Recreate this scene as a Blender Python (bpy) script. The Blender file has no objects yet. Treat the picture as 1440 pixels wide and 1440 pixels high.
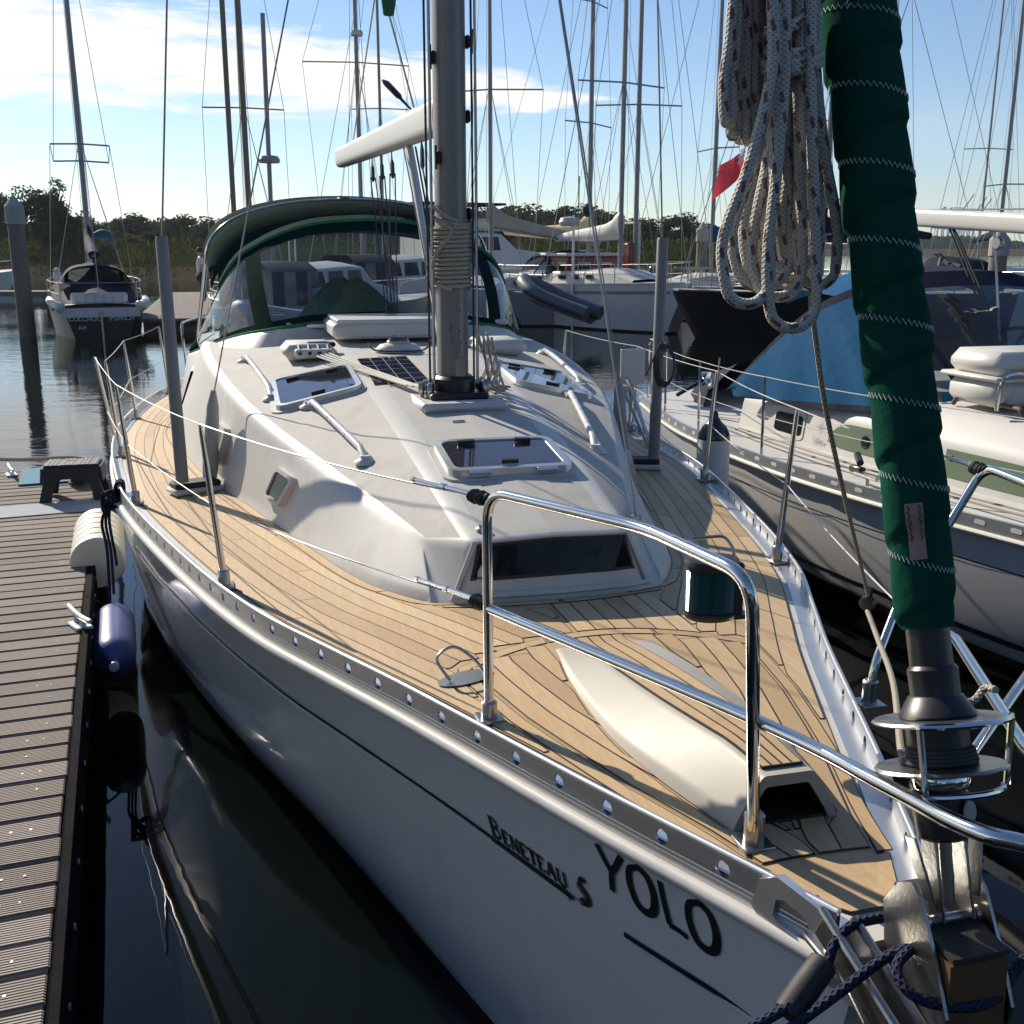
import bpy, math, random
import numpy as np
from mathutils import Vector, Matrix
random.seed(7)
R = math.radians
S = bpy.context.scene
COL = S.collection

# ---------------------------------------------------------------- camera, sky, sun, exposure
F_PX, HOR, CAM_H = 1500.0, 350.0, 2.45
PITCH = math.atan((720 - HOR) / F_PX)
cam_data = bpy.data.cameras.new('camera')
cam_data.sensor_width = 36.0
cam_data.lens = 36.0 * F_PX / 1440.0
cam_data.clip_start = 0.05
cam_data.clip_end = 6000
cam = bpy.data.objects.new('camera', cam_data)
cam.location = (0, 0, CAM_H)
cam.rotation_euler = (math.pi / 2 - PITCH, 0, 0)
COL.objects.link(cam)
S.camera = cam

SUN_EL, SUN_AZ = R(30.5), R(41.0)          # azimuth measured from +Y towards -X (left of the view)
sun_dir = Vector((-math.sin(SUN_AZ) * math.cos(SUN_EL), math.cos(SUN_AZ) * math.cos(SUN_EL), math.sin(SUN_EL)))
sd = bpy.data.lights.new('sun', 'SUN')
sd.energy = 4.8
sd.angle = R(0.53)
sd.color = (1.0, 0.90, 0.745)
sun = bpy.data.objects.new('sun', sd)
sun.rotation_euler = (-sun_dir).to_track_quat('-Z', 'Y').to_euler()
sun.location = (-30, 30, 40)
COL.objects.link(sun)

W = bpy.data.worlds.new('World')
S.world = W
W.use_nodes = True
wt = W.node_tree
wt.nodes.clear()
def wn(t, **k):
    n = wt.nodes.new(t)
    for a, b in k.items(): setattr(n, a, b)
    return n
wl = wt.links.new
sky = wn('ShaderNodeTexSky', sky_type='NISHITA', sun_disc=False)
sky.sun_elevation = SUN_EL
sky.sun_rotation = -SUN_AZ
sky.altitude = 0
sky.air_density = 1.0
sky.dust_density = 0.15
sky.ozone_density = 2.2
def wmath(op, a, b=None, c=None, clamp=False):
    n = wn('ShaderNodeMath', operation=op, use_clamp=clamp)
    for i, q in enumerate((a, b, c)):
        if q is None: continue
        if isinstance(q, (int, float)): n.inputs[i].default_value = q
        else: wl(q, n.inputs[i])
    return n.outputs[0]
tc = wn('ShaderNodeTexCoord')
sep = wn('ShaderNodeSeparateXYZ'); wl(tc.outputs['Generated'], sep.inputs[0])
# azimuth left of +Y and elevation, in degrees
azi = wmath('MULTIPLY', wmath('ARCTAN2', sep.outputs[0], sep.outputs[1]), 57.2958)
ele = wmath('MULTIPLY', wmath('ARCSINE', sep.outputs[2]), 57.2958)
comb = wn('ShaderNodeCombineXYZ')
wl(azi, comb.inputs[0]); wl(ele, comb.inputs[1])
mp = wn('ShaderNodeMapping'); mp.inputs['Scale'].default_value = (0.085, 0.50, 1)
mp.inputs['Rotation'].default_value = (0, 0, R(6))
wl(comb.outputs[0], mp.inputs[0])
nz = wn('ShaderNodeTexNoise'); nz.inputs['Scale'].default_value = 2.0; nz.inputs['Detail'].default_value = 12; nz.inputs['Roughness'].default_value = 0.66; nz.inputs['Distortion'].default_value = 0.5
wl(mp.outputs[0], nz.inputs['Vector'])
mp2 = wn('ShaderNodeMapping'); mp2.inputs['Scale'].default_value = (0.035, 0.16, 1); mp2.inputs['Location'].default_value = (4.2, 1.7, 0)
wl(comb.outputs[0], mp2.inputs[0])
nz2 = wn('ShaderNodeTexNoise'); nz2.inputs['Scale'].default_value = 1.0; nz2.inputs['Detail'].default_value = 6; nz2.inputs['Roughness'].default_value = 0.55
wl(mp2.outputs[0], nz2.inputs['Vector'])
# long bank of altocumulus: lower edge near 7 degrees, thick to the left, thinning out to the right
up_edge = wmath('MULTIPLY_ADD', azi, -0.155, 8.3)
up_edge = wmath('MINIMUM', up_edge, 14.0)
low_edge = wmath('MULTIPLY_ADD', azi, 0.004, 6.95)
mid = wmath('MULTIPLY', wmath('ADD', up_edge, low_edge), 0.5)
half = wmath('MAXIMUM', wmath('MULTIPLY', wmath('SUBTRACT', up_edge, low_edge), 0.5), 0.05)
dd = wmath('DIVIDE', wmath('ABSOLUTE', wmath('SUBTRACT', ele, mid)), wmath('ADD', half, 0.25))
band = wmath('SUBTRACT', 1.16, dd)
right_fade = wmath('MULTIPLY_ADD', azi, -0.16, 1.15, clamp=True)
band = wmath('SUBTRACT', band, wmath('MULTIPLY', wmath('SUBTRACT', 1.0, right_fade), 1.6))
cl = wmath('ADD', wmath('MULTIPLY', band, 1.2), wmath('MULTIPLY', wmath('SUBTRACT', nz.outputs[0], 0.51), 3.5))
cl = wmath('MULTIPLY', cl, 1.5, clamp=True)
# thin veils near the horizon, everywhere
veil = wmath('MULTIPLY', wmath('SUBTRACT', nz2.outputs[0], 0.47), 2.2, clamp=True)
veil = wmath('MULTIPLY', veil, wmath('MULTIPLY_ADD', wmath('ABSOLUTE', wmath('SUBTRACT', ele, 4.0)), -0.16, 0.75, clamp=True))
veil = wmath('MULTIPLY', veil, 0.5)
# more broken cloud higher up and behind, of the same sort
nz3 = wn('ShaderNodeTexNoise'); nz3.inputs['Scale'].default_value = 1.1; nz3.inputs['Detail'].default_value = 8; nz3.inputs['Roughness'].default_value = 0.6
wl(mp2.outputs[0], nz3.inputs['Vector'])
hi = wmath('MULTIPLY', wmath('SUBTRACT', nz3.outputs[0], 0.55), 4.0, clamp=True)
hi = wmath('MULTIPLY', hi, wmath('MULTIPLY_ADD', ele, 0.1, -1.8, clamp=True))
hi = wmath('MULTIPLY', hi, 0.12)
cov = wmath('MAXIMUM', wmath('MAXIMUM', cl, veil), hi)
mix = wn('ShaderNodeMix', data_type='RGBA')
wl(cov, mix.inputs['Factor'])
tint = wn('ShaderNodeMix', data_type='RGBA', blend_type='MULTIPLY')
tint.inputs['Factor'].default_value = 1.0
wl(sky.outputs[0], tint.inputs['A'])
tint.inputs['B'].default_value = (0.77, 0.84, 0.95, 1)
wl(tint.outputs['Result'], mix.inputs['A'])
mix.inputs['B'].default_value = (8.3, 8.1, 7.8, 1)
bg = wn('ShaderNodeBackground'); bg.inputs['Strength'].default_value = 0.096
wl(mix.outputs['Result'], bg.inputs['Color'])
wo = wn('ShaderNodeOutputWorld'); wl(bg.outputs[0], wo.inputs[0])

S.view_settings.view_transform = 'Standard'
S.view_settings.look = 'None'
S.view_settings.exposure = 0.44
S.view_settings.gamma = 1.0
S.cycles.max_bounces = 8
S.cycles.transparent_max_bounces = 16
S.cycles.caustics_reflective = False
S.cycles.caustics_refractive = False

# ---------------------------------------------------------------- reading points off the survey of the place
CP, SP = math.cos(PITCH), math.sin(PITCH)
BOW = np.array([0.70, 1.66]); AZ = R(14.6)
AX = np.array([-math.sin(AZ), math.cos(AZ)]); PR = np.array([math.cos(AZ), math.sin(AZ)])
def ray(px, py):
    u, v = (px - 720) / F_PX, (720 - py) / F_PX
    return np.array([u, CP + v * SP, -SP + v * CP])
def atz(px, py, z):
    d = ray(px, py); t = (z - CAM_H) / d[2]
    return Vector((d[0] * t, d[1] * t, z))
def aty(px, py, y):
    d = ray(px, py); t = y / d[1]
    return Vector((d[0] * t, y, CAM_H + d[2] * t))
def loc(P):
    d = np.array([P[0], P[1]]) - BOW
    return Vector((d @ PR, d @ AX, P[2]))
def lz(px, py, z): return loc(atz(px, py, z))
def ly(px, py, yl):
    d = ray(px, py); n = np.array([AX[0], AX[1], 0]); t = (yl + BOW @ AX) / (d @ n)
    return loc((d[0] * t, d[1] * t, CAM_H + d[2] * t))
def lx(px, py, xl):
    d = ray(px, py); n = np.array([PR[0], PR[1], 0]); t = (xl + BOW @ PR) / (d @ n)
    return loc((d[0] * t, d[1] * t, CAM_H + d[2] * t))
def wld(x, y, z):
    q = BOW + PR * x + AX * y
    return Vector((q[0], q[1], z))
def itp(xs, ys):
    # smooth monotone-ish interpolation (Catmull-Rom through the table)
    xs = list(xs); ys = list(ys)
    m = []
    for i in range(len(xs)):
        a, b = max(0, i - 1), min(len(xs) - 1, i + 1)
        m.append((ys[b] - ys[a]) / (xs[b] - xs[a]))
    def f(x):
        if x <= xs[0]: return ys[0]
        if x >= xs[-1]: return ys[-1]
        i = 0
        while x > xs[i + 1]: i += 1
        h = xs[i + 1] - xs[i]; t = (x - xs[i]) / h
        return ((2*t**3 - 3*t**2 + 1) * ys[i] + (t**3 - 2*t**2 + t) * h * m[i]
                + (-2*t**3 + 3*t**2) * ys[i + 1] + (t**3 - t**2) * h * m[i + 1])
    return f
def lin(x, xs, ys): return float(np.interp(x, xs, ys))

# ---------------------------------------------------------------- mesh helpers
def V(*a): return Vector(a)
def cr(pts, n=6, closed=False):
    pts = [Vector(p) for p in pts]; out = []
    N = len(pts)
    rng = N if closed else N - 1
    for i in range(rng):
        if closed:
            p0, p1, p2, p3 = pts[(i - 1) % N], pts[i], pts[(i + 1) % N], pts[(i + 2) % N]
        else:
            p0, p1, p2, p3 = pts[max(0, i - 1)], pts[i], pts[i + 1], pts[min(N - 1, i + 2)]
        for k in range(n):
            t = k / n
            out.append(0.5 * ((2 * p1) + (p2 - p0) * t + (2 * p0 - 5 * p1 + 4 * p2 - p3) * t * t + (3 * p1 - p0 - 3 * p2 + p3) * t ** 3))
    if not closed: out.append(pts[-1])
    return out
def fillet(pts, r, n=5):
    # round the corners of a 3D polyline
    pts = [Vector(p) for p in pts]; out = [pts[0]]
    for i in range(1, len(pts) - 1):
        a, b, c = pts[i - 1], pts[i], pts[i + 1]
        d1, d2 = (a - b), (c - b)
        q = min(r, d1.length * .48, d2.length * .48)
        s, e = b + d1.normalized() * q, b + d2.normalized() * q
        for k in range(n + 1):
            t = k / n
            out.append(s * (1 - t) ** 2 + b * 2 * t * (1 - t) + e * t * t)
    out.append(pts[-1])
    return out
class MB:
    def __init__(s): s.v = []; s.f = []; s.u = []; s.m = []
    def add(s, vs, fs, mi=0, uv=None):
        o = len(s.v); s.v += [tuple(p) for p in vs]
        for i, f in enumerate(fs):
            s.f.append(tuple(o + j for j in f)); s.m.append(mi)
            s.u.append(uv[i] if uv else None)
        return s
    def box(s, c, d, mi=0, M=None, bev=0):
        c = Vector(c); x, y, z = d[0] / 2, d[1] / 2, d[2] / 2
        if bev:
            b = min(bev, x * .9, y * .9, z * .9)
            P = []
            for zz, k in ((-z, 1), (-z + b, 0), (z - b, 0), (z, 1)):
                q = b if k else 0
                for X, Y in ((-x + b, -y + q), (x - b, -y + q), (x - q, -y + b), (x - q, y - b), (x - b, y - q), (-x + b, y - q), (-x + q, y - b), (-x + q, -y + b)):
                    P.append(Vector((X, Y, zz)))
            fs = [tuple(range(7, -1, -1)), tuple(range(24, 32))]
            for L in range(3):
                for j in range(8): fs.append((L*8 + j, L*8 + (j + 1) % 8, L*8 + 8 + (j + 1) % 8, L*8 + 8 + j))
        else:
            P = [Vector((sx * x, sy * y, sz * z)) for sz in (-1, 1) for sy in (-1, 1) for sx in (-1, 1)]
            fs = [(0, 2, 3, 1), (4, 5, 7, 6), (0, 1, 5, 4), (2, 6, 7, 3), (0, 4, 6, 2), (1, 3, 7, 5)]
        if M is not None: P = [M @ p for p in P]
        return s.add([p + c for p in P], fs, mi)
    def beam(s, a, b, w, h, mi=0, up=(0, 0, 1), bev=0):
        a, b = Vector(a), Vector(b); d = b - a; L = d.length; y = d.normalized()
        x = y.cross(Vector(up)).normalized(); z = x.cross(y)
        M = Matrix((x, y, z)).transposed()
        return s.box((a + b) / 2, (w, L, h), mi, M, bev)
    def tube(s, pts, r, n=8, mi=0, caps=True, closed=False, sq=None, up0=None):
        pts = [Vector(p) for p in pts]
        N = len(pts)
        rr = r if isinstance(r, (list, tuple)) else [r] * N
        T = []
        for i in range(N):
            a = pts[(i - 1) % N] if (closed or i > 0) else pts[i]
            b = pts[(i + 1) % N] if (closed or i < N - 1) else pts[i]
            t = b - a
            T.append(t.normalized() if t.length > 1e-9 else Vector((0, 0, 1)))
        u = Vector(up0) if up0 else (Vector((0, 0, 1)) if abs(T[0].z) < .9 else Vector((1, 0, 0)))
        u = (u - T[0] * u.dot(T[0])).normalized()
        vs = []; ln = [0.0]
        for i in range(N):
            if i:
                q = T[i - 1].rotation_difference(T[i]); u = q @ u
                u = (u - T[i] * u.dot(T[i])).normalized()
                ln.append(ln[-1] + (pts[i] - pts[i - 1]).length)
            w = T[i].cross(u)
            for j in range(n):
                a = 2 * math.pi * j / n
                ca, sa = math.cos(a), math.sin(a)
                if sq: ca *= sq[0]; sa *= sq[1]
                vs.append(pts[i] + (u * ca + w * sa) * rr[i])
        fs = []; uv = []
        for i in range(N if closed else N - 1):
            i2 = (i + 1) % N
            l2 = ln[i2] if i2 else ln[-1] + (pts[0] - pts[-1]).length
            for j in range(n):
                j2 = (j + 1) % n
                fs.append((i*n + j, i*n + j2, i2*n + j2, i2*n + j))
                uv.append(((j / n, ln[i]), ((j + 1) / n, ln[i]), ((j + 1) / n, l2), (j / n, l2)))
        if caps and not closed:
            fs.append(tuple(range(n - 1, -1, -1))); uv.append([(0, 0)] * n)
            fs.append(tuple(range((N - 1) * n, N * n))); uv.append([(0, 0)] * n)
        return s.add(vs, fs, mi, uv)
    def lathe(s, prof, n=16, o=(0, 0, 0), axis=(0, 0, 1), mi=0, sc=(1, 1)):
        o = Vector(o); z = Vector(axis).normalized()
        x = Vector((1, 0, 0)) if abs(z.x) < .9 else Vector((0, 1, 0))
        x = (x - z * x.dot(z)).normalized(); y = z.cross(x)
        vs = []; fs = []
        for (r, h) in prof:
            for j in range(n):
                a = 2 * math.pi * j / n
                vs.append(o + z * h + x * (math.cos(a) * r * sc[0]) + y * (math.sin(a) * r * sc[1]))
        for i in range(len(prof) - 1):
            for j in range(n):
                j2 = (j + 1) % n
                fs.append((i*n + j, i*n + j2, (i+1)*n + j2, (i+1)*n + j))
        if prof[0][0] > 1e-5: fs.append(tuple(range(n - 1, -1, -1)))
        if prof[-1][0] > 1e-5: fs.append(tuple(range((len(prof)-1)*n, len(prof)*n)))
        return s.add(vs, fs, mi)
    def grid(s, rows, mi=0, flip=False, matf=None, skip=None, uvf=None, closed_u=False):
        n = len(rows[0]); vs = [p for r in rows for p in r]; fs = []; ms = []; uv = []
        for i in range(len(rows) - 1):
            for j in range(n if closed_u else n - 1):
                if skip and skip(i, j): continue
                j2 = (j + 1) % n
                f = (i*n + j, i*n + j2, (i+1)*n + j2, (i+1)*n + j)
                fs.append(f[::-1] if flip else f); ms.append(matf(i, j) if matf else mi)
        o = len(s.v); s.v += [tuple(p) for p in vs]
        for f, m in zip(fs, ms):
            s.f.append(tuple(o + j for j in f)); s.m.append(m); s.u.append(None)
        return s
    def prism(s, poly, z0, z1, mi=0, mp=None):
        n = len(poly)
        mp = mp or (lambda x, y, z: (x, y, z))
        vs = [mp(p[0], p[1], z0) for p in poly] + [mp(p[0], p[1], z1) for p in poly]
        fs = [tuple(range(n - 1, -1, -1)), tuple(range(n, 2 * n))] + [(j, (j + 1) % n, n + (j + 1) % n, n + j) for j in range(n)]
        return s.add(vs, fs, mi)
    def build(s, name, mats, parent=None, smooth=40, kind=None):
        used = sorted({i for f in s.f for i in f})
        if len(used) < len(s.v):
            mp_ = {o: n for n, o in enumerate(used)}
            s.v = [s.v[i] for i in used]; s.f = [tuple(mp_[i] for i in f) for f in s.f]
        me = bpy.data.meshes.new(name)
        me.from_pydata(s.v, [], s.f)
        if not isinstance(mats, (list, tuple)): mats = [mats]
        for m in mats: me.materials.append(M[m] if isinstance(m, str) else m)
        if len(mats) > 1:
            for p, mi in zip(me.polygons, s.m): p.material_index = mi
        if any(q is not None for q in s.u):
            ul = me.uv_layers.new(name='UVMap')
            for p, q in zip(me.polygons, s.u):
                if q is None: continue
                for li, c in zip(p.loop_indices, q): ul.data[li].uv = c
        if smooth:
            for p in me.polygons: p.use_smooth = True
            me.update()
            me.set_sharp_from_angle(angle=R(smooth))
        me.update()
        o = bpy.data.objects.new(name, me)
        COL.objects.link(o)
        if parent is not None: o.parent = parent
        if kind: o['kind'] = kind
        return o
def tag(o, label, cat, group=None):
    o['label'] = label; o['category'] = cat
    if group: o['group'] = group
    return o
def thing(name, label, cat, location=(0, 0, 0), rz=0, group=None):
    o = bpy.data.objects.new(name, None); COL.objects.link(o)
    o.empty_display_size = .2
    o.location = location; o.rotation_euler = (0, 0, rz)
    return tag(o, label, cat, group)
def dup(root, location=None, rz=None, label=None):
    def cp(o, par):
        c = o.copy(); COL.objects.link(c); c.parent = par
        for ch in o.children: cp(ch, c)
        return c
    r = cp(root, None)
    if location is not None: r.location = location
    if rz is not None: r.rotation_euler = (0, 0, rz)
    if label: r['label'] = label
    return r
# ---------------------------------------------------------------- materials
M = {}
class NT:
    def __init__(s, name):
        s.m = bpy.data.materials.new(name); s.m.use_nodes = True
        s.t = s.m.node_tree; s.t.nodes.clear()
        s.out = s.t.nodes.new('ShaderNodeOutputMaterial')
        M[name] = s.m
    def n(s, t, ins=None, **k):
        q = s.t.nodes.new(t)
        for a, b in k.items(): setattr(q, a, b)
        for a, b in (ins or {}).items():
            if hasattr(b, 'is_output') or isinstance(b, bpy.types.NodeSocket): s.t.links.new(b, q.inputs[a])
            else: q.inputs[a].default_value = b
        return q
    def l(s, a, b): s.t.links.new(a, b)
    def math(s, op, *a, clamp=False):
        return s.n('ShaderNodeMath', {i: x for i, x in enumerate(a)}, operation=op, use_clamp=clamp).outputs[0]
    def obj(s, scale=(1, 1, 1), rot=(0, 0, 0), src='Object'):
        c = s.n('ShaderNodeTexCoord')
        return s.n('ShaderNodeMapping', {'Vector': c.outputs[src], 'Scale': scale, 'Rotation': rot}).outputs[0]
    def noise(s, vec, scale, detail=4, rough=.55, dist=0):
        return s.n('ShaderNodeTexNoise', {'Vector': vec, 'Scale': scale, 'Detail': detail, 'Roughness': rough, 'Distortion': dist}).outputs[0]
    def ramp(s, fac, stops, interp='LINEAR'):
        q = s.n('ShaderNodeValToRGB', {'Fac': fac}); r = q.color_ramp; r.interpolation = interp
        while len(r.elements) < len(stops): r.elements.new(.5)
        for e, (p, c) in zip(r.elements, stops):
            e.position = p; e.color = (*c, 1) if len(c) == 3 else c
        return q.outputs[0]
    def mix(s, fac, a, b, mode='MIX'):
        q = s.n('ShaderNodeMix', data_type='RGBA', blend_type=mode)
        for k, x in (('Factor', fac), ('A', a), ('B', b)):
            if isinstance(x, bpy.types.NodeSocket): s.l(x, q.inputs[k])
            elif isinstance(x, (int, float)): q.inputs[k].default_value = x
            else: q.inputs[k].default_value = (*x, 1) if len(x) == 3 else x
        return q.outputs['Result']
    def bump(s, h, strength=.3, dist=.01, normal=None):
        d = {'Height': h, 'Strength': strength, 'Distance': dist}
        if normal is not None: d['Normal'] = normal
        return s.n('ShaderNodeBump', d).outputs[0]
    def bsdf(s, col, rough=.5, metal=0, normal=None, **k):
        d = {}
        p = s.n('ShaderNodeBsdfPrincipled')
        def st(nm, x):
            if isinstance(x, bpy.types.NodeSocket): s.l(x, p.inputs[nm])
            elif isinstance(x, (tuple, list)): p.inputs[nm].default_value = (*x, 1) if len(x) == 3 else x
            else: p.inputs[nm].default_value = x
        st('Base Color', col); st('Roughness', rough); st('Metallic', metal)
        if normal is not None: st('Normal', normal)
        for a, b in k.items(): st(a.replace('_', ' '), b)
        s.l(p.outputs[0], s.out.inputs[0])
        return p
def simple(name, col, rough=.5, metal=0, var=.08, vs=3, bump=0, bs=60, coat=0, spec=.5, grime=0, **k):
    t = NT(name)
    v = t.obj()
    f = t.noise(v, vs, 5, .6)
    lo = tuple(c * (1 - var) for c in col); hi = tuple(min(1, c * (1 + var)) for c in col)
    c = t.mix(f, lo, hi)
    if grime:
        g = t.noise(t.obj((1, 1, .35)), 5, 6, .65)
        g = t.ramp(g, [(.52, (0, 0, 0)), (.75, (1, 1, 1))])
        c = t.mix(t.math('MULTIPLY', g, grime), c, tuple(x * .55 for x in (col[0], col[1] * .95, col[2] * .85)))
    rr = t.math('MULTIPLY_ADD', t.noise(v, vs * 2.3, 4), .25 * rough, rough * .87)
    nm = t.bump(t.noise(v, bs, 3, .6), bump, .004) if bump else None
    t.bsdf(c, rr, metal, nm, Coat_Weight=coat, Coat_Roughness=.05, Specular_IOR_Level=spec, **k)
    return t.m
simple('gelcoat', (.57, .56, .53), .5, var=.04, vs=3, spec=.3, grime=.30)
simple('hull_white', (.70, .695, .67), .2, var=.03, vs=1.6, coat=.8, grime=.22)
simple('hood_cream', (.43, .405, .345), .55, var=.04, vs=6, grime=.15)
simple('white_plastic', (.60, .585, .545), .35, var=.03)
simple('nonskid', (.465, .45, .415), .75, var=.07, vs=5, bump=.6, bs=200, grime=.4)
simple('caulk', (.018, .017, .016), .6, var=.1)
simple('edge_rubber', (.010, .010, .012), .8, var=.3, vs=6, spec=.03)
simple('black_plastic', (.018, .018, .020), .38, var=.15, vs=20)
simple('dark_rubber', (.022, .022, .024), .65, var=.2, vs=10, bump=.2, bs=80)
simple('aluminium', (.62, .63, .64), .34, .85, var=.06, vs=9, bump=.05, bs=120)
simple('mast_grey', (.235, .228, .215), .42, .35, var=.06, vs=5, grime=.22)
simple('far_mast', (.22, .225, .235), .45, .3, var=.08)
simple('steel', (.66, .65, .63), .10, 1.0, var=.05, vs=14, bump=.03, bs=90)
simple('steel_dull', (.42, .41, .39), .32, 1.0, var=.2, vs=25, bump=.15, bs=90)
simple('wire', (.32, .31, .30), .35, .8, var=.1)
simple('grey_pvc', (.21, .215, .225), .5, var=.05, vs=6, grime=.15)
simple('boot_grey', (.37, .37, .38), .5, var=.05, vs=6, grime=.2)
simple('navy_canvas', (.010, .014, .036), .85, var=.2, vs=8, bump=.5, bs=30, spec=.15)
simple('blue_canvas', (.002, .075, .185), .85, var=.15, vs=6, bump=.5, bs=14, spec=.15)
simple('teal_canvas', (.02, .10, .13), .75, var=.2, vs=6)
simple('blue_fender', (.055, .085, .27), .36, var=.12, vs=9, grime=.2)
simple('cream_fender', (.72, .69, .58), .42, var=.05, vs=7, grime=.22)
simple('white_fender', (.70, .70, .68), .45, var=.05, vs=7, grime=.3)
simple('pale_rope', (.66, .63, .55), .85, var=.12, vs=50)
simple('dark_rope', (.05, .05, .055), .85, var=.3, vs=50)
simple('blue_mat', (.05, .20, .30), .85, var=.1, vs=12, bump=.5, bs=300)
simple('grey_mat', (.34, .36, .40), .85, var=.08, vs=12, bump=.5, bs=300)
simple('beige_canvas', (.40, .35, .29), .85, var=.1, vs=3, bump=.6, bs=12)
simple('cream_canvas', (.62, .52, .28), .8, var=.15, vs=3, bump=.6, bs=12)
simple('white_cloth', (.66, .65, .62), .8, var=.1, vs=4, bump=.6, bs=14)
simple('red_paint', (.19, .022, .02), .3, var=.1)
simple('navy_paint', (.008, .010, .022), .2, var=.1, coat=.5)
simple('dark_hull', (.008, .009, .013), .35, var=.1, spec=.3)
simple('rib_blue', (.075, .085, .115), .5, var=.1)
simple('rib_grey', (.25, .26, .28), .55, var=.08)
simple('wood_pile', (.17, .15, .12), .85, var=.3, vs=6, bump=.5, bs=30)
simple('brown_wood', (.13, .075, .035), .5, var=.25, vs=9)
simple('concrete', (.34, .33, .31), .9, var=.12, vs=4, bump=.3, bs=40)
simple('green_glass', (.16, .21, .13), .12, var=.15, vs=2, coat=.4)
simple('skin', (.50, .30, .22), .55, var=.05)
simple('hair', (.03, .022, .018), .7, var=.2)
simple('tee', (.74, .74, .75), .85, var=.05, bump=.4, bs=20)
simple('trousers', (.03, .035, .06), .85, var=.1)
simple('flag_blue', (.02, .03, .18), .75, var=.08)
simple('flag_white', (.75, .75, .75), .75, var=.04)
simple('leather', (.36, .22, .17), .6, var=.15, vs=30)
simple('lettering', (.008, .012, .012), .3, var=.05)
simple('blue_letters', (.05, .03, .35), .4, var=.05)
simple('grey_letters', (.30, .30, .30), .4, var=.05)
simple('white_letters', (.45, .45, .43), .5, var=.05)
simple('solar', (.012, .015, .035), .12, var=.15, vs=30, coat=.5)
simple('crane_paint', (.26, .36, .46), .6, var=.05)
simple('mud', (.07, .06, .042), .9, var=.2, vs=.5, spec=.0)
simple('cove_black', (.012, .012, .014), .25, var=.05)
simple('stool_black', (.012, .012, .014), .5, var=.15, vs=12)
simple('stool_grey', (.30, .30, .30), .7, var=.15, vs=40)
simple('weed', (.10, .12, .03), .7, var=.3)
simple('yellow_paint', (.65, .45, .06), .5, var=.1)
simple('stitch', (.60, .66, .60), .7, var=.05)

def dark_glass(name, col, rough=.04, trans=0):
    t = NT(name)
    t.bsdf(col, rough, 0, None, Coat_Weight=.3, Specular_IOR_Level=.5)
dark_glass('hatch_glass', (.030, .026, .032))
simple('window_glass', (.010, .011, .012), .10, var=.1, spec=.25)
dark_glass('green_lens', (.004, .05, .045), .12)
def vinyl(name, tint, gloss=.10, rough=.06, haze=.06):
    t = NT(name)
    v = t.obj()
    tr = t.n('ShaderNodeBsdfTransparent', {'Color': (*tint, 1)}).outputs[0]
    nb = t.bump(t.noise(v, 3.5, 3), .35, .05)
    gl = t.n('ShaderNodeBsdfGlossy', {'Color': (.9, .93, .95, 1), 'Roughness': rough, 'Normal': nb}).outputs[0]
    df = t.n('ShaderNodeBsdfDiffuse', {'Color': (.5, .5, .5, 1)}).outputs[0]
    fc = t.n('ShaderNodeLayerWeight', {'Blend': .5, 'Normal': nb}).outputs['Facing']
    fr = t.math('MULTIPLY_ADD', t.math('POWER', fc, 4.0), .55, .035)
    a = t.n('ShaderNodeMixShader', {0: t.math('MULTIPLY_ADD', t.noise(v, 2.0, 5), haze, haze * .5), 1: tr, 2: df}).outputs[0]
    b = t.n('ShaderNodeMixShader', {0: fr, 1: a, 2: gl}).outputs[0]
    t.l(b, t.out.inputs[0])
vinyl('clear_vinyl', (.66, .70, .72))
vinyl('clear_vinyl_dark', (.42, .47, .50), .1, .06, .05)

def canvas(name, c0, c1, weave=900, fold=0.0):
    t = NT(name)
    v = t.obj()
    f = t.noise(v, 2.2, 5, .6)
    g = t.noise(v, 26, 4, .7)
    col = t.mix(f, c0, c1)
    col = t.mix(t.math('MULTIPLY', g, .35), col, tuple(min(1, x * 1.7 + .006) for x in c1))
    w = t.n('ShaderNodeTexNoise', {'Vector': v, 'Scale': weave, 'Detail': 1}).outputs[0]
    nm = t.bump(w, .35, .002)
    nm = t.bump(t.noise(v, 9, 4, .6), .35 + fold, .02, nm)
    t.bsdf(col, .9, 0, nm, Specular_IOR_Level=.02)
canvas('green_canvas', (.004, .042, .027), (.008, .066, .043))
canvas('green_canvas_dark', (.003, .016, .012), (.005, .024, .018))
canvas('green_trim', (.03, .12, .075), (.05, .17, .11))

# teak: each plank gets its own tone, long grain along the boat
t = NT('teak')
oi = t.n('ShaderNodeObjectInfo')
v = t.obj((24, 1.6, 24))
g = t.noise(v, 3.0, 6, .65, .4)
g2 = t.noise(t.obj((3, .7, 3)), 2.0, 4, .6)
tone = t.ramp(oi.outputs['Random'], [(0, (.44, .305, .165)), (.3, (.53, .378, .208)), (.7, (.57, .41, .232)), (1, (.66, .495, .30))])
c = t.mix(t.math('MULTIPLY', t.ramp(g, [(.35, (0, 0, 0)), (.7, (1, 1, 1))]), .45), tone, (.36, .22, .105))
c = t.mix(t.math('MULTIPLY', t.ramp(g2, [(.45, (0, 0, 0)), (.75, (1, 1, 1))]), .30), c, (.60, .43, .25))
st = t.noise(t.obj((1, 1, 1)), 7.5, 6, .7)
c = t.mix(t.math('MULTIPLY', t.ramp(st, [(.57, (0, 0, 0)), (.74, (1, 1, 1))]), .42), c, (.24, .155, .085))
t.bsdf(c, t.math('MULTIPLY_ADD', g, .2, .5), 0, t.bump(g, .12, .002), Specular_IOR_Level=.35)

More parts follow.
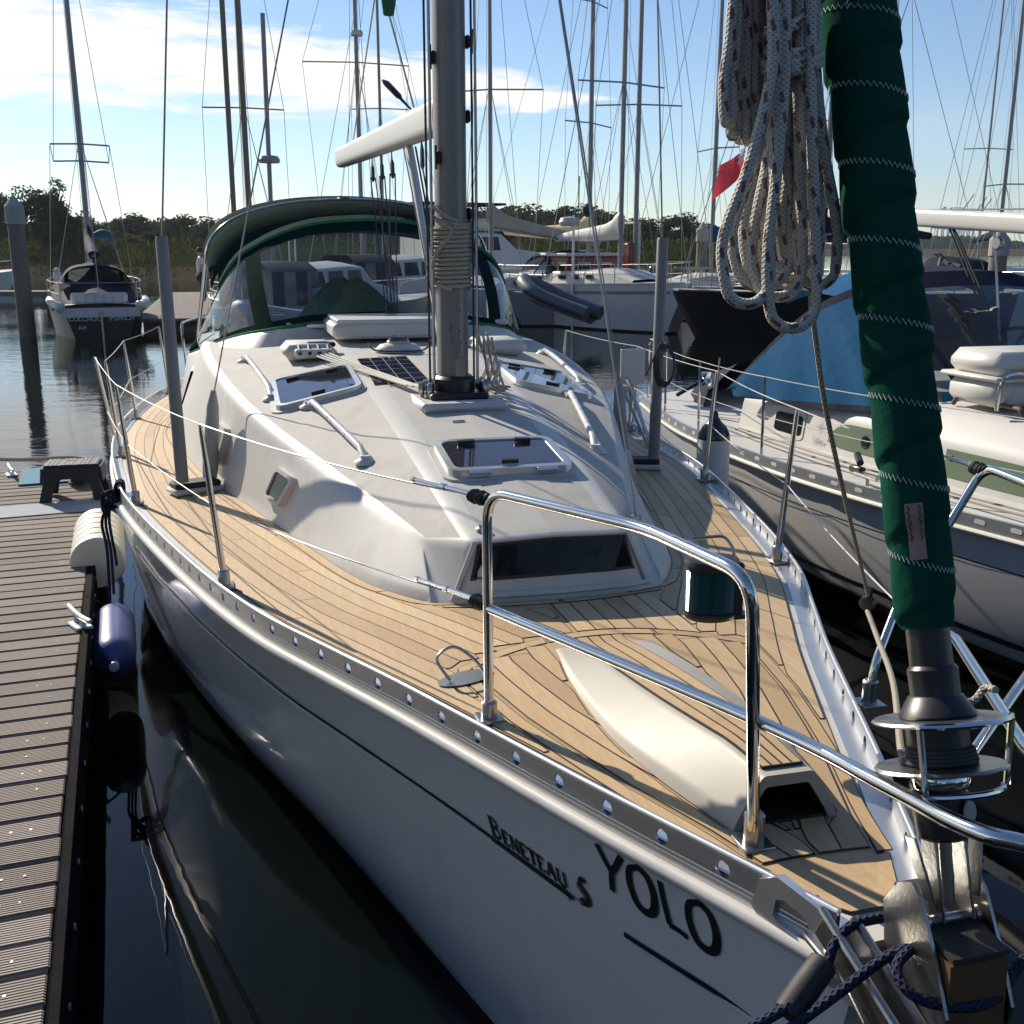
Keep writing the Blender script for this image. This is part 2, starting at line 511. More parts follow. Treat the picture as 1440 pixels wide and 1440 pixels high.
# grooved weathered dock boards (board runs along local X)
t = NT('dock_wood')
oi = t.n('ShaderNodeObjectInfo')
c0 = t.n('ShaderNodeTexCoord')
sp = t.n('ShaderNodeSeparateXYZ', {0: c0.outputs['Object']})
wv = t.math('SINE', t.math('MULTIPLY', sp.outputs[1], 2 * math.pi / 0.0121))
gr = t.noise(t.obj((1.2, 22, 22)), 3, 6, .7, .3)
gl_ = t.noise(t.obj((1, 1, 1)), 1.3, 5, .6)
tone = t.ramp(oi.outputs['Random'], [(0, (.19, .152, .126)), (.35, (.30, .25, .212)), (.7, (.33, .275, .24)), (1, (.44, .385, .34))])
c = t.mix(t.math('MULTIPLY', gr, .65), tone, (.10, .072, .055))
c = t.mix(t.math('MULTIPLY', t.ramp(gl_, [(.45, (0, 0, 0)), (.7, (1, 1, 1))]), .35), c, (.30, .27, .24))
groove = t.math('MULTIPLY_ADD', wv, .5, .5)
c = t.mix(t.math('MULTIPLY', t.math('POWER', t.math('SUBTRACT', 1.0, groove), 3.0), .62), c, (.03, .024, .02))
nm = t.bump(groove, .7, .006)
nm = t.bump(gr, .3, .003, nm)
t.bsdf(c, .72, 0, nm, Specular_IOR_Level=.35)

# braided ropes by UV: u round the rope, v metres along it
def rope(name, base, fleck, fl_amt, k=150, turns=4, bump=.9, dist=.003):
    t = NT(name)
    uvn = t.n('ShaderNodeUVMap')
    sp = t.n('ShaderNodeSeparateXYZ', {0: uvn.outputs[0]})
    U, Vv = sp.outputs[0], sp.outputs[1]
    def wave(sign):
        a = t.math('MULTIPLY_ADD', U, 2 * math.pi * turns * sign, t.math('MULTIPLY', Vv, k * 2 * math.pi / 2))
        return t.math('SINE', a)
    h = t.math('MAXIMUM', wave(1), wave(-1))
    c = t.mix(t.math('MULTIPLY_ADD', h, .25, .6, clamp=True), tuple(x * .35 for x in base), base)
    if fl_amt:
        a1 = t.math('SINE', t.math('MULTIPLY_ADD', U, 2 * math.pi * 2, t.math('MULTIPLY', Vv, 52)))
        a2 = t.math('SINE', t.math('MULTIPLY_ADD', U, -2 * math.pi * 1, t.math('MULTIPLY', Vv, 171)))
        fl = t.math('MULTIPLY', t.math('GREATER_THAN', a1, .72), t.math('GREATER_THAN', a2, -.1))
        c = t.mix(t.math('MULTIPLY', fl, fl_amt), c, fleck)
    nz_ = t.noise(t.obj(), 9, 5)
    c = t.mix(t.math('MULTIPLY', nz_, .35), c, tuple(x * .6 for x in base))
    t.bsdf(c, .85, 0, t.bump(h, bump, dist), Specular_IOR_Level=.2)
rope('halyard', (.74, .70, .62), (.15, .03, .035), .92, k=230, turns=5, bump=.55, dist=.002)
rope('blue_rope', (.045, .052, .105), (.02, .02, .03), 0, k=125, turns=5, bump=1.0, dist=.004)
rope('cream_rope', (.62, .57, .46), (.2, .2, .2), 0, k=140, turns=4)

# foliage
def leaf(name, c0, c1, spec=.0):
    t = NT(name)
    v = t.obj()
    f = t.noise(v, .35, 4)
    f2 = t.noise(v, 3.5, 3)
    c = t.mix(t.math('MULTIPLY_ADD', f2, .5, t.math('MULTIPLY', f, .5)), c0, c1)
    p = t.bsdf(c, .8, 0, None, Specular_IOR_Level=spec)
    tl = t.n('ShaderNodeBsdfTranslucent', {'Color': c}).outputs[0]
    t.l(t.n('ShaderNodeMixShader', {0: .25, 1: p.outputs[0], 2: tl}).outputs[0], t.out.inputs[0])
leaf('leaf_dark', (.022, .036, .018), (.050, .072, .032))
leaf('leaf_mid', (.035, .060, .018), (.085, .115, .035))
leaf('leaf_pale', (.06, .07, .03), (.13, .13, .055))
leaf('grass', (.022, .036, .010), (.055, .062, .022))
leaf('flag_red', (.80, .07, .09), (.88, .10, .12))
leaf('reed', (.08, .075, .035), (.15, .125, .06))
simple('bark', (.07, .055, .042), .9, var=.3, vs=6)

# water
t = NT('water_surface')
v = t.obj()
geo = t.n('ShaderNodeNewGeometry')
sp = t.n('ShaderNodeSeparateXYZ', {0: geo.outputs['Position']})
# sheltered and still between pontoon and hull, rippled on the open water beyond
open_ = t.math('MULTIPLY_ADD', sp.outputs[1], .16, -1.15, clamp=True)
w1 = t.noise(t.obj((.55, 1.6, 1)), 1.35, 3, .5, .3)
w2 = t.noise(t.obj((1.0, 2.6, 1)), 4.2, 3, .55, .2)
w3 = t.noise(v, .22, 2)
patch = t.ramp(w3, [(.35, (.35, .35, .35)), (.65, (1, 1, 1))])
h = t.math('ADD', t.math('MULTIPLY', w1, .75), t.math('MULTIPLY', w2, .25))
still = t.noise(t.obj((1, 1, 1)), .9, 3, .5, .5)
amp = t.math('MULTIPLY', open_, patch)
hh = t.math('ADD', t.math('MULTIPLY', h, t.math('MULTIPLY_ADD', amp, .0105, .0004)), t.math('MULTIPLY', still, .004))
nm = t.bump(hh, 1.0, 1.0)
dirt = t.noise(v, 2.5, 5)
t.bsdf(t.mix(dirt, (.0015, .003, .0025), (.003, .0055, .004)), .015, 0, nm, IOR=1.333, Specular_IOR_Level=.5)
# ---------------------------------------------------------------- water
mb = MB()
xs = [-900, -60, -20, 0, 20, 60, 900]; ys = [-40, 0, 10, 30, 60, 120, 1800]
mb.grid([[(x, y, 0) for x in xs] for y in ys])
o = mb.build('water', 'water_surface', None, 0); o['kind'] = 'structure'

# ---------------------------------------------------------------- the yacht in front (x to its port side, y aft from the bow, z up)
yacht = thing('sailing_yacht', 'large white sailing yacht with teak deck, green sprayhood and furled sail at its bow', 'sailboat', (BOW[0], BOW[1], 0), AZ)
BT = itp([0, .14, .35, .65, 1.0, 1.43, 1.77, 2.28, 3.1, 4.6, 5.5, 6.5, 7.6, 9, 10.3, 11.4],
         [.09, .145, .235, .365, .51, .69, .845, 1.07, 1.33, 1.71, 1.85, 1.96, 2.0, 1.9, 1.67, 1.42])
BW = itp([.30, .6, 1.0, 1.5, 2.7, 3.8, 5, 6.2, 8, 10, 11.4], [0.0, .13, .27, .43, .76, 1.12, 1.5, 1.76, 1.84, 1.52, 1.2])
def sheer(s): s = max(0, min(s, 11.4)); return 1.30 - .05 * s + .003 * s * s
def zd(s): return sheer(s) - .055
def deckz(x, s):
    b = BT(s); c = .055 * min(1, b)
    return zd(s) + c * (1 - min(1, (x / b) ** 2))
RUB = .105
def hull_x(y, z):
    zt = sheer(y) - .1
    k = max(0, min(1, z / zt))
    b, w = BT(y), BW(y)
    if z >= 0:
        q = min(1, max(0, (y - 1.2) / 2.4))
        return w + (b - w) * ((k ** 1.25 * .62 + .38 * k) * (1 - q) + q * k ** .5)
    q = min(1, -z / .62)
    return max(0.0, w * math.sqrt(max(0, 1 - q ** 2.2)))
def stem_y(z): return .30 * (1 - min(1, max(0, z) / 1.2)) + (max(0, -z) * .9)
def hull_pt(y, z, off=0, side=-1):
    e = .01
    x = hull_x(y, z)
    dy = (hull_x(y + e, z) - hull_x(y - e, z)) / (2 * e); dz = (hull_x(y, z + e) - hull_x(y, z - e)) / (2 * e)
    n = Vector((1, -dy, -dz)).normalized()
    return Vector((side * (x + n.x * off), y + n.y * off, z + n.z * off))
mb = MB()
Zs = [-.6, -.45, -.3, -.15, -.05, 0, .045, .1, .2, .32, .45, .58, .70, .82, .92, 1.0]
ts = [0, .004, .012, .025, .045, .07, .1, .14, .18, .23, .28, .34, .4, .47, .54, .62, .7, .78, .86, .93, 1]
def hull_row(t, side):
    row = []
    for q in Zs:
        zt = None
        y = stem_y(q) + (11.4 - stem_y(q)) * t
        z = q if q <= 0.1 else .1 + (q - .1) / .9 * (sheer(y) - .1 - .1)
        y = stem_y(z) + (11.4 - stem_y(z)) * t
        row.append(Vector((side * hull_x(y, z), y, z)))
    return row
st = [hull_row(t, -1) for t in ts]; pt = [hull_row(t, 1) for t in ts]
hm = lambda i, j: 1 if j < 6 else 0
mb.grid(st, matf=hm, flip=True); mb.grid(pt, matf=hm)
mb.grid([st[0], pt[0]], matf=hm); mb.grid([st[-1], pt[-1]], matf=hm, flip=True)
hull = mb.build('hull', ['hull_white', 'cove_black'], yacht, 60)
# rubbing strake
for side in (-1, 1):
    mb = MB()
    ss = [0.02 + 11.36 * (i / 90) ** 1.3 for i in range(91)]
    mb.tube([(side * (BT(s) + .004), s, sheer(s) - RUB) for s in ss], .019, 10)
    mb.build('rubbing_strake', 'gelcoat', yacht)
# cove stripe: a black line over a white one painting the recess's lower highlight, running down towards the bow
def cove_z(s): return lin(s, [0.1, .8, 1.5, 2.1, 2.6, 3.6, 5, 8, 11.4], [.915, .902, .895, .893, .885, .86, .83, .80, .80])
def hull_strip(name, s0, s1, z_of, h, mat, n=70, off=.002, side=-1, taper=0):
    mb = MB(); rows = []
    for i in range(n + 1):
        s = s0 + (s1 - s0) * i / n
        hh = h * (min(1, i / n / taper) if taper else 1)
        z = z_of(s)
        rows.append([hull_pt(s, z - hh / 2, off, side), hull_pt(s, z - hh / 2, off + .002, side), hull_pt(s, z + hh / 2, off + .002, side), hull_pt(s, z + hh / 2, off, side)])
    mb.grid(rows, flip=(side > 0))
    return mb.build(name, mat, yacht, 0)
hull_strip('cove_line', .80, 11.2, cove_z, .011, 'cove_black')
hull_strip('cove_highlight', .80, 11.2, lambda s: cove_z(s) - .017, .015, 'gelcoat')
hull_strip('cove_line', .26, .61, lambda s: lin(s, [.26, .61], [.925, .902]), .013, 'cove_black', 20, taper=.3)
hull_strip('cove_highlight', .26, .63, lambda s: lin(s, [.26, .63], [.909, .886]), .010, 'gelcoat', 20)
# lettering on the bow: strokes laid on the hull skin
def strokes(name, glyphs, s_start, z_of, h, mat, slant=0.0):
    # glyphs: list of (advance, [(polyline, width), ...]) in units of letter height, drawn towards the bow
    mb = MB(); u0 = 0.0
    for adv, pls in glyphs:
        for pl, wd in pls:
            P = cr([(p[0], p[1], 0) for p in pl], 5) if len(pl) > 2 else [Vector((pl[0][0], pl[0][1], 0)), Vector((pl[1][0], pl[1][1], 0))]
            if len(P) == 2: P = [P[0].lerp(P[1], k / 4) for k in range(5)]
            rows = []
            for i, p in enumerate(P):
                a, b = P[max(0, i - 1)], P[min(len(P) - 1, i + 1)]
                d = (b - a).normalized(); nn = Vector((-d.y, d.x, 0))
                w = wd(i / (len(P) - 1)) if callable(wd) else wd
                r = []
                for q in (p - nn * w / 2, p + nn * w / 2):
                    s = s_start - (u0 + q.x + q.y * slant) * h
                    r.append(hull_pt(s, z_of(s) + q.y * h, .003))
                rows.append(r)
            mb.grid(rows, flip=True)
        u0 += adv
    return mb.build(name, mat, yacht, 0)
O_ = [(.30, .98), (.10, .85), (.03, .5), (.12, .13), (.32, .02), (.53, .14), (.62, .5), (.55, .86), (.36, .99), (.28, .985)]
fat = lambda t: .12 + .06 * math.sin(t * math.pi)
yolo = [(.74, [([(.02, 1.0), (.16, .72), (.30, .50)], .13), ([(.66, 1.02), (.46, .70), (.30, .46), (.22, .02)], .14)]),
        (.78, [(O_, fat)]),
        (.60, [([(.06, .98), (.08, .5), (.12, .07)], .13), ([(.10, .06), (.30, .07), (.52, .03)], .12)]),
        (.80, [(O_, fat)])]
strokes('boat_name', yolo, .648, lambda s: lin(s, [.3, .65], [1.022, 1.008]), .118, 'lettering')
def serif(pls, w=.16): return [(p, w) for p in pls]
def let(ch):
    sx = .07
    S_ = lambda x, y: ([(x - .11, y), (x + .11, y)], .09)
    if ch == 'B': return (.80, [([(.14, 0), (.14, 1)], .2), ([(.02, .95), (.4, .95), (.55, .76), (.4, .54), (.16, .52)], .12), ([(.16, .52), (.45, .5), (.62, .27), (.45, .05), (.02, .05)], .12)])
    if ch == 'E': return (.70, [([(.14, 0), (.14, 1)], .19), ([(.02, .95), (.58, .95)], .10), ([(.14, .52), (.45, .52)], .10), ([(.02, .05), (.60, .05)], .10), ([(.56, .95), (.56, .76)], .09), ([(.58, .05), (.58, .25)], .09)])
    if ch == 'N': return (.88, [([(.14, 0), (.14, 1)], .13), ([(.12, .96), (.66, .04)], .19), ([(.68, 0), (.68, 1)], .12), S_(.14, .05), S_(.68, .95)])
    if ch == 'T': return (.74, [([(.35, 0), (.35, 1)], .2), ([(.04, .95), (.66, .95)], .11), ([(.06, .95), (.06, .74)], .09), ([(.64, .95), (.64, .74)], .09), S_(.35, .05)])
    if ch == 'A': return (.86, [([(.10, .02), (.38, 1)], .11), ([(.38, .98), (.70, .02)], .2), ([(.2, .36), (.56, .36)], .09), S_(.1, .05), S_(.7, .05)])
    if ch == 'U': return (.86, [([(.16, .98), (.16, .3), (.24, .08), (.42, .02), (.60, .10), (.66, .3), (.66, .98)], .15), S_(.16, .95), S_(.66, .95)])
hb = .047
word = []
for i, ch in enumerate('BENETEAU'):
    a, pls = let(ch)
    k = 1.35 if i == 0 else 1.0
    word.append((a * k * .99, [([(x * k, y * k) for x, y in pl], w * (1.35 if i == 0 else 1.25)) for pl, w in pls]))
bz = lambda s: cove_z(s) + .012
strokes('maker_name', word, 1.095, bz, hb, 'lettering')
hull_strip('maker_underline', .775, 1.10, lambda s: cove_z(s) - .002, .012, 'lettering', 20, .004)
# a seahorse-like scroll after the word
scroll = []
for k, (w, o_) in enumerate(((.30, 0), (.08, .24), (.07, .36), (.05, .46))):
    pl = [(.55, 1.75), (.28, 1.85), (.06, 1.55), (.12, 1.2), (.42, .95), (.55, .6), (.40, .22), (.08, .12), (-.08, .42)]
    scroll.append(([(x - o_ * .8 + (y * .0), y - o_ * .55) for x, y in pl][(0 if k == 0 else 2):], w))
strokes('maker_emblem', [(1.0, scroll)], .742, lambda s: cove_z(s) - .0, .043, 'lettering')

# toe rail with round drain holes
def toe_rail(side):
    mb = MB(); P = .155; n = int(10.9 / P)
    th = .007
    def p(s, h, o): return Vector((side * (BT(s) - o), s, sheer(s) + h))
    H0, H1, hc, r = -.094, -.002, -.036, .0185
    for i in range(n):
        s0 = .22 + i * P
        sc = s0 + P / 2
        mid = []
        for k in range(8):
            a = math.pi / 4 * k
            mid.append((sc + math.cos(a) * r, hc + math.sin(a) * r))
        rect = [(s0 + P, hc), (s0 + P, H1), (sc, H1), (s0, H1), (s0, hc), (s0, H0), (sc, H0), (s0 + P, H0)]
        for o, fl in ((0, side > 0), (th, side < 0)):
            vs = [p(a, b, o) for a, b in mid] + [p(a, b, o) for a, b in rect]
            fs = [(k, (k + 1) % 8, 8 + (k + 1) % 8, 8 + k) for k in range(8)]
            mb.add(vs, [f[::-1] if not fl else f for f in fs])
        vs = [p(a, b, 0) for a, b in mid] + [p(a, b, th) for a, b in mid]
        mb.add(vs, [(k, (k + 1) % 8, 8 + (k + 1) % 8, 8 + k) for k in range(8)])
    e = .22 + n * P
    ss = [.05 + (e - .05) * i / 120 for i in range(121)]
    mb.tube([p(s, 0, th / 2) for s in ss], .0075, 8)
    # plain forward end
    fr = [.05, .1, .16, .22]
    mb.grid([[p(s, H0, 0), p(s, 0, 0), p(s, 0, th), p(s, H0, th)] for s in fr], flip=side > 0)
    # shallow grooves pressed along the outer face
    for h in (-.056, -.066):
        mb.grid([[p(s, h - .0022, -.0012), p(s, h, -.0022), p(s, h + .0022, -.0012)] for s in ss], flip=side < 0)
    # flange on the deck
    mb.grid([[Vector((side * (BT(s) - .006), s, zd(s) + .010)), Vector((side * (BT(s) - .062), s, zd(s) + .0105)), Vector((side * (BT(s) - .064), s, zd(s) + .002))] for s in ss], flip=side < 0)
    return mb.build('toe_rail', 'aluminium', yacht, 50)
toe_rail(-1); toe_rail(1)

# deck
mb = MB()
ss = [.02 + 11.38 * (i / 80) ** 1.2 for i in range(81)]
fr = [-1, -.9, -.75, -.5, -.25, 0, .25, .5, .75, .9, 1]
mb.grid([[Vector((f * (BT(s) - .003), s, deckz(f * BT(s), s))) for f in fr] for s in ss])
b0 = ss[0]
mb.grid([[Vector((f * BT(b0), b0, zd(b0) - .06)) for f in fr], [Vector((f * (BT(b0) - .003), b0, deckz(f * BT(b0), b0))) for f in fr]])
deck = mb.build('deck', 'gelcoat', yacht, 40)

# coachroof control curves
W0 = itp([2.10, 2.115, 2.15, 2.19, 2.27, 2.6, 3.32, 3.9, 4.4, 5.1, 6.5, 7.3, 9], [0, .2, .32, .41, .485, .645, .83, .97, 1.09, 1.27, 1.50, 1.58, 1.5])
W1 = itp([2.2, 2.47, 3.3, 4.5, 5.7, 6.8, 8], [.36, .440, .700, 1.040, 1.222, 1.30, 1.33])
W2 = itp([2.2, 3.1, 4.3, 6, 8], [.30, .325, .36, .40, .42])
ZC = itp([2.1, 2.18, 2.79, 3.12, 3.94, 5, 6.2, 7.2, 9], [1.418, 1.437, 1.548, 1.597, 1.70, 1.79, 1.835, 1.86, 1.88])
ZO = itp([2.2, 2.47, 3.3, 4.5, 5.7, 6.8, 8], [1.338, 1.368, 1.455, 1.600, 1.695, 1.725, 1.73])
NF = 4
def roof_ctrl(tau):
    fade = max(0, 1 - (tau - 2.18) / 1.6)
    yo = tau + .29 * fade
    C_ = Vector((0, tau, ZC(tau))); I_ = Vector((W2(tau), tau + .01 * fade, ZC(tau) - .012))
    O_2 = Vector((W1(yo), yo, ZO(yo)))
    yb = tau + .05 * fade
    B_ = Vector((W0(yb) + .004, yb, deckz(W0(yb), yb) + .004))
    return C_, I_, O_2, B_
def roof_row(tau):
    C_, I_, O_2, B_ = roof_ctrl(tau)
    foot = B_ + Vector((-.012, 0, .035))
    row = fillet([C_, I_, O_2, foot, B_], .05, NF)
    return row
taus = [2.18, 2.25, 2.35, 2.5, 2.7, 2.9, 3.1, 3.4, 3.7, 4.0, 4.3, 4.7, 5.1, 5.5, 6, 6.5, 7, 7.6]
rows = [roof_row(q) for q in taus]
base = []
nb = len(rows[0])
xb = [0, .30, .40, .46, .489]
base_ctrl = [Vector((0, 2.10, deckz(0, 2.1) + .004)), Vector((.30, 2.135, deckz(.3, 2.13) + .004)), Vector((.445, 2.20, deckz(.44, 2.2) + .004)), Vector((.482, 2.24, deckz(.48, 2.24) + .006)), Vector((.490, 2.252, deckz(.48, 2.25) + .004))]
f0 = roof_ctrl(2.18)[3]; base_ctrl[2] = Vector((.395, 2.170, deckz(.40, 2.17) + .004)); base_ctrl[3] = f0 + Vector((-.006, -.012, .004)); base_ctrl[4] = f0
brow = fillet(base_ctrl, .05, NF)
cols = []
for j in range(nb):
    a, b, c = brow[j], rows[0][j], rows[1][j]
    kk = a.lerp(b, .16) + Vector((0, -.004, 0))
    f = fillet([a, b, c], .06, 4)
    cols.append([a, kk] + f[1:-1])
front = [[cols[j][i] for j in range(nb)] for i in range(len(cols[0]))]
allrows = front + rows[1:]
nf = len(front)
def roof_mat(i, j):
    if i < nf - 1: return 0
    if j == 0 or j == NF + 1: return 1
    return 0
mb = MB()
mb.grid(allrows, matf=roof_mat)
mb.grid([[Vector((-p.x, p.y, p.z)) for p in r] for r in allrows], matf=roof_mat, flip=True)
# aft bulkhead of the coachroof
L_ = rows[-1]
mb.add([p for p in L_] + [Vector((-p.x, p.y, p.z)) for p in L_[::-1]], [tuple(range(2 * len(L_)))[::-1]])
roof = mb.build('coachroof', ['gelcoat', 'nonskid'], yacht, 85)
def roofz(x, s):
    x = abs(x)
    # find tau row geometry (I and O at nearly the same y); iterate on tau for the outer part
    C_, I_, _, _ = roof_ctrl(s)
    if x <= I_.x: return C_.z + (I_.z - C_.z) * x / I_.x
    xo, zo = W1(s), ZO(s)
    if x <= xo: return I_.z + (zo - I_.z) * (x - I_.x) / (xo - I_.x)
    xb_ = W0(s); return zo + (deckz(xb_, s) - zo) * min(1, (x - xo) / max(.02, xb_ - xo))
def on_roof(x, s, h): return Vector((x, s, roofz(x, s) + h))
def side_pt(s, v, off=0, side=-1):
    a = Vector((W1(s), s, ZO(s))); b = Vector((W0(s), s, deckz(W0(s), s)))
    p = a.lerp(b, v)
    d = (b - a).normalized(); n = Vector((-d.z, 0, d.x)); n = n if n.x > 0 else -n
    return Vector((side * (p.x + n.x * off), p.y, p.z + n.z * off))

# ---- rounded ring helper on a mapped surface
def rrect(cx, cy, w, h, r, n=5, shear=0):
    out = []
    for (sx, sy, a0) in ((1, 1, 0), (-1, 1, 90), (-1, -1, 180), (1, -1, 270)):
        for k in range(n + 1):
            a = R(a0 + 90 * k / n)
            x = sx * (w / 2 - r) + r * math.cos(a); y = sy * (h / 2 - r) + r * math.sin(a)
            out.append((cx + x + shear * y, cy + y))
    return out
def ring(mb, po, pi_, mp, h0, h1, mi=0, flip=False):
    n = len(po)
    rows = [[mp(x, y, h0) for x, y in po], [mp(x, y, h1 - .004) for x, y in po], [mp(x * .985 + pi_[i][0] * .015, y * .985 + pi_[i][1] * .015, h1) for i, (x, y) in enumerate(po)],
            [mp(x, y, h1) for x, y in pi_], [mp(x, y, h0) for x, y in pi_]]
    mb.grid(rows, mi, closed_u=True, flip=flip)
def plate(mb, po, mp, h, mi=0, flip=False):
    vs = [mp(x, y, h) for x, y in po]
    f = tuple(range(len(po)))
    mb.add(vs, [f[::-1] if flip else f], mi)

def deck_hatch(cx, cy, w, h, rim, hinge=True, lift=.036, name='deck_hatch', lbl=None):
    mp = on_roof
    mb = MB(); po = rrect(cx, cy, w, h, .055); pi_ = rrect(cx, cy, w - 2 * rim, h - 2 * rim, .04)
    ring(mb, po, pi_, mp, -.03, lift)
    root = mb.build(name, 'aluminium' if lift < .04 else 'gelcoat', yacht, 30)
    if lbl: root['label'] = lbl
    mb = MB(); plate(mb, rrect(cx, cy, w - 2 * rim + .004, h - 2 * rim + .004, .04), mp, lift - .006)
    mb.build('hatch_pane', 'hatch_glass', root, 0)
    mb = MB(); q = rrect(cx, cy, w + .05, h + .05, .07); q2 = rrect(cx, cy, w - .01, h - .01, .05)
    ring(mb, q, q2, mp, -.02, .008); mb.build('hatch_flange', 'gelcoat', root, 30)
    for dx, dy in ((-.12, .33), (.12, .33), (0, -.36)):
        mb = MB()
        c = Vector((cx + dx * w / .5, cy + dy * h, 0))
        mb.prism(rrect(c.x, c.y, .075, .022, .010, 3), lift - .006, lift + .010, mp=mp)
        mb.build('hatch_handle', 'black_plastic', root)
    if hinge:
        for dx in (-.27, .27):
            mb = MB(); c = on_roof(cx + dx * w, cy - h / 2 - .012, lift - .012)
            mb.tube([c + Vector((-.045, 0, 0)), c + Vector((.045, 0, 0))], .010, 8)
            mb.box(c + Vector((0, .018, .002)), (.085, .036, .014), bev=.003)
            mb.build('hatch_hinge', 'aluminium', root)
    return root
deck_hatch(0, 2.955, .535, .40, .03, True, .038)
for sx in (-1, 1):
    deck_hatch(sx * .66, 4.62, .46, .62, .026, False, .034)

# portlights in the coachroof side
for side in (-1, 1):
    for (sc, vc, w, h) in ((3.78, .52, .25, .46), (4.98, .56, .28, .44)):
        mp = lambda a, b, hh, side=side: side_pt(a, b, hh, side)
        po = rrect(sc, vc, w, h, .05, 4, .25); pi_ = rrect(sc, vc, w - .055, h - .11, .045, 4, .25)
        mb = MB(); ring(mb, po, pi_, mp, -.01, .034, flip=side < 0)
        p_ = mb.build('portlight', 'gelcoat', yacht, 30)
        mb = MB(); plate(mb, rrect(sc, vc, w - .05, h - .10, .045, 4, .25), mp, .024, flip=side < 0); mb.build('portlight_pane', 'window_glass', p_, 0)

# forward window: sloping pane in a raised surround
def fw(x, v, off):
    # v: 0 at the top edge, 1 at the foot of the front face
    def ip(rowa, xx):
        for j in range(nb - 1):
            if rowa[j].x <= xx <= rowa[j + 1].x:
                t = (xx - rowa[j].x) / max(1e-6, rowa[j + 1].x - rowa[j].x); return rowa[j].lerp(rowa[j + 1], t)
        return rowa[-1]
    a, b = ip(rows[0], abs(x)), ip(brow, abs(x))
    p = a.lerp(b, v); n = Vector((0, -1, .72)).normalized()
    return Vector((x, p.y, p.z)) + n * off
def fmap(x, v, off): return fw(x, v, off)
q = [(-.315, .06), (.315, .06), (.315, .06), (.372, .88), (-.372, .88)]
def quad(x0, x1, v0, x2, v1, n=8):
    top = [(-x0 + 2 * x0 * k / n, v0) for k in range(n + 1)]
    bot = [(x2 - 2 * x2 * k / n, v1) for k in range(n + 1)]
    return top + bot
mb = MB(); ring(mb, quad(.300, 0, .035, .385, .93), quad(.286, 0, .06, .364, .86), fmap, -.01, .018, flip=True)
wf = mb.build('front_window', 'gelcoat', yacht, 30)
mb = MB()
for k in range(8):
    t0, t1 = k / 8, (k + 1) / 8
    a = [(-.275 + .55 * t, .10) for t in (t0, t1)]; b = [(-.305 + .61 * t, .60) for t in (t1, t0)]
    mb.add([fmap(x, v, .0075) for x, v in a + b], [(3, 2, 1, 0)])
mb.build('window_pane', 'window_glass', wf, 0)
mb = MB(); ring(mb, quad(.282, 0, .075, .316, .64), quad(.272, 0, .11, .302, .59), fmap, 0, .010, flip=True); mb.build('window_seal', 'dark_rubber', wf, 30)

# small fittings on the roof
mb = MB(); c = on_roof(-.245, 2.27, .0)
mb.lathe([(.024, 0), (.024, .010), (.017, .016), (.0, .017)], 14, c); mb.box(c + Vector((0, 0, .018)), (.03, .012, .006)); mb.build('eye_plate', 'steel_dull', yacht)
mb = MB(); c = on_roof(.415, 2.42, .0)
mb.lathe([(.034, 0), (.034, .012), (.02, .02), (.0, .02)], 14, c); mb.tube([c + Vector((-.02, 0, .015)), c + Vector((-.02, 0, .05)), c + Vector((.02, 0, .05)), c + Vector((.02, 0, .015))], .006, 6); mb.build('pad_eye', 'steel_dull', yacht)
mb = MB(); mb.prism(rrect(-.07, 3.52, .06, .018, .008, 3), 0, .006, mp=on_roof); mb.build('roof_drain', 'steel_dull', yacht)
babystay_foot = on_roof(.415, 2.42, .05)

# grab rails
for sx in (-1, 1):
    for (x0, s0, x1, s1) in ((.545, 3.30, .72, 4.28), (.90, 4.60, 1.02, 5.85)):
        mb = MB()
        n = 12
        pts = []
        for k in range(n + 1):
            t = k / n
            e = min(t, 1 - t)
            h = .040 * min(1, e / .08) ** .5 + .004
            pts.append(on_roof(sx * (x0 + (x1 - x0) * t), s0 + (s1 - s0) * t, h))
        rr = [.021 if k in (0, n) else .0165 for k in range(n + 1)]
        mb.tube(pts, rr, 10)
        for t in (0, 1):
            c = on_roof(sx * (x0 + (x1 - x0) * t), s0 + (s1 - s0) * t, 0)
            mb.lathe([(.055, -.008), (.050, .006), (.030, .014), (.024, .030)], 12, c)
        gr_ = mb.build('grab_rail', 'white_plastic', yacht, 50)
        for t in (.28, .52, .76):
            mb = MB()
            k = t * n; i = int(k); p = pts[i].lerp(pts[i + 1], k - i); d = (pts[i + 1] - pts[i]).normalized()
            mb.tube([p - d * .0025, p + d * .0025], .0172, 10); mb.build('rail_band', 'leather', gr_)

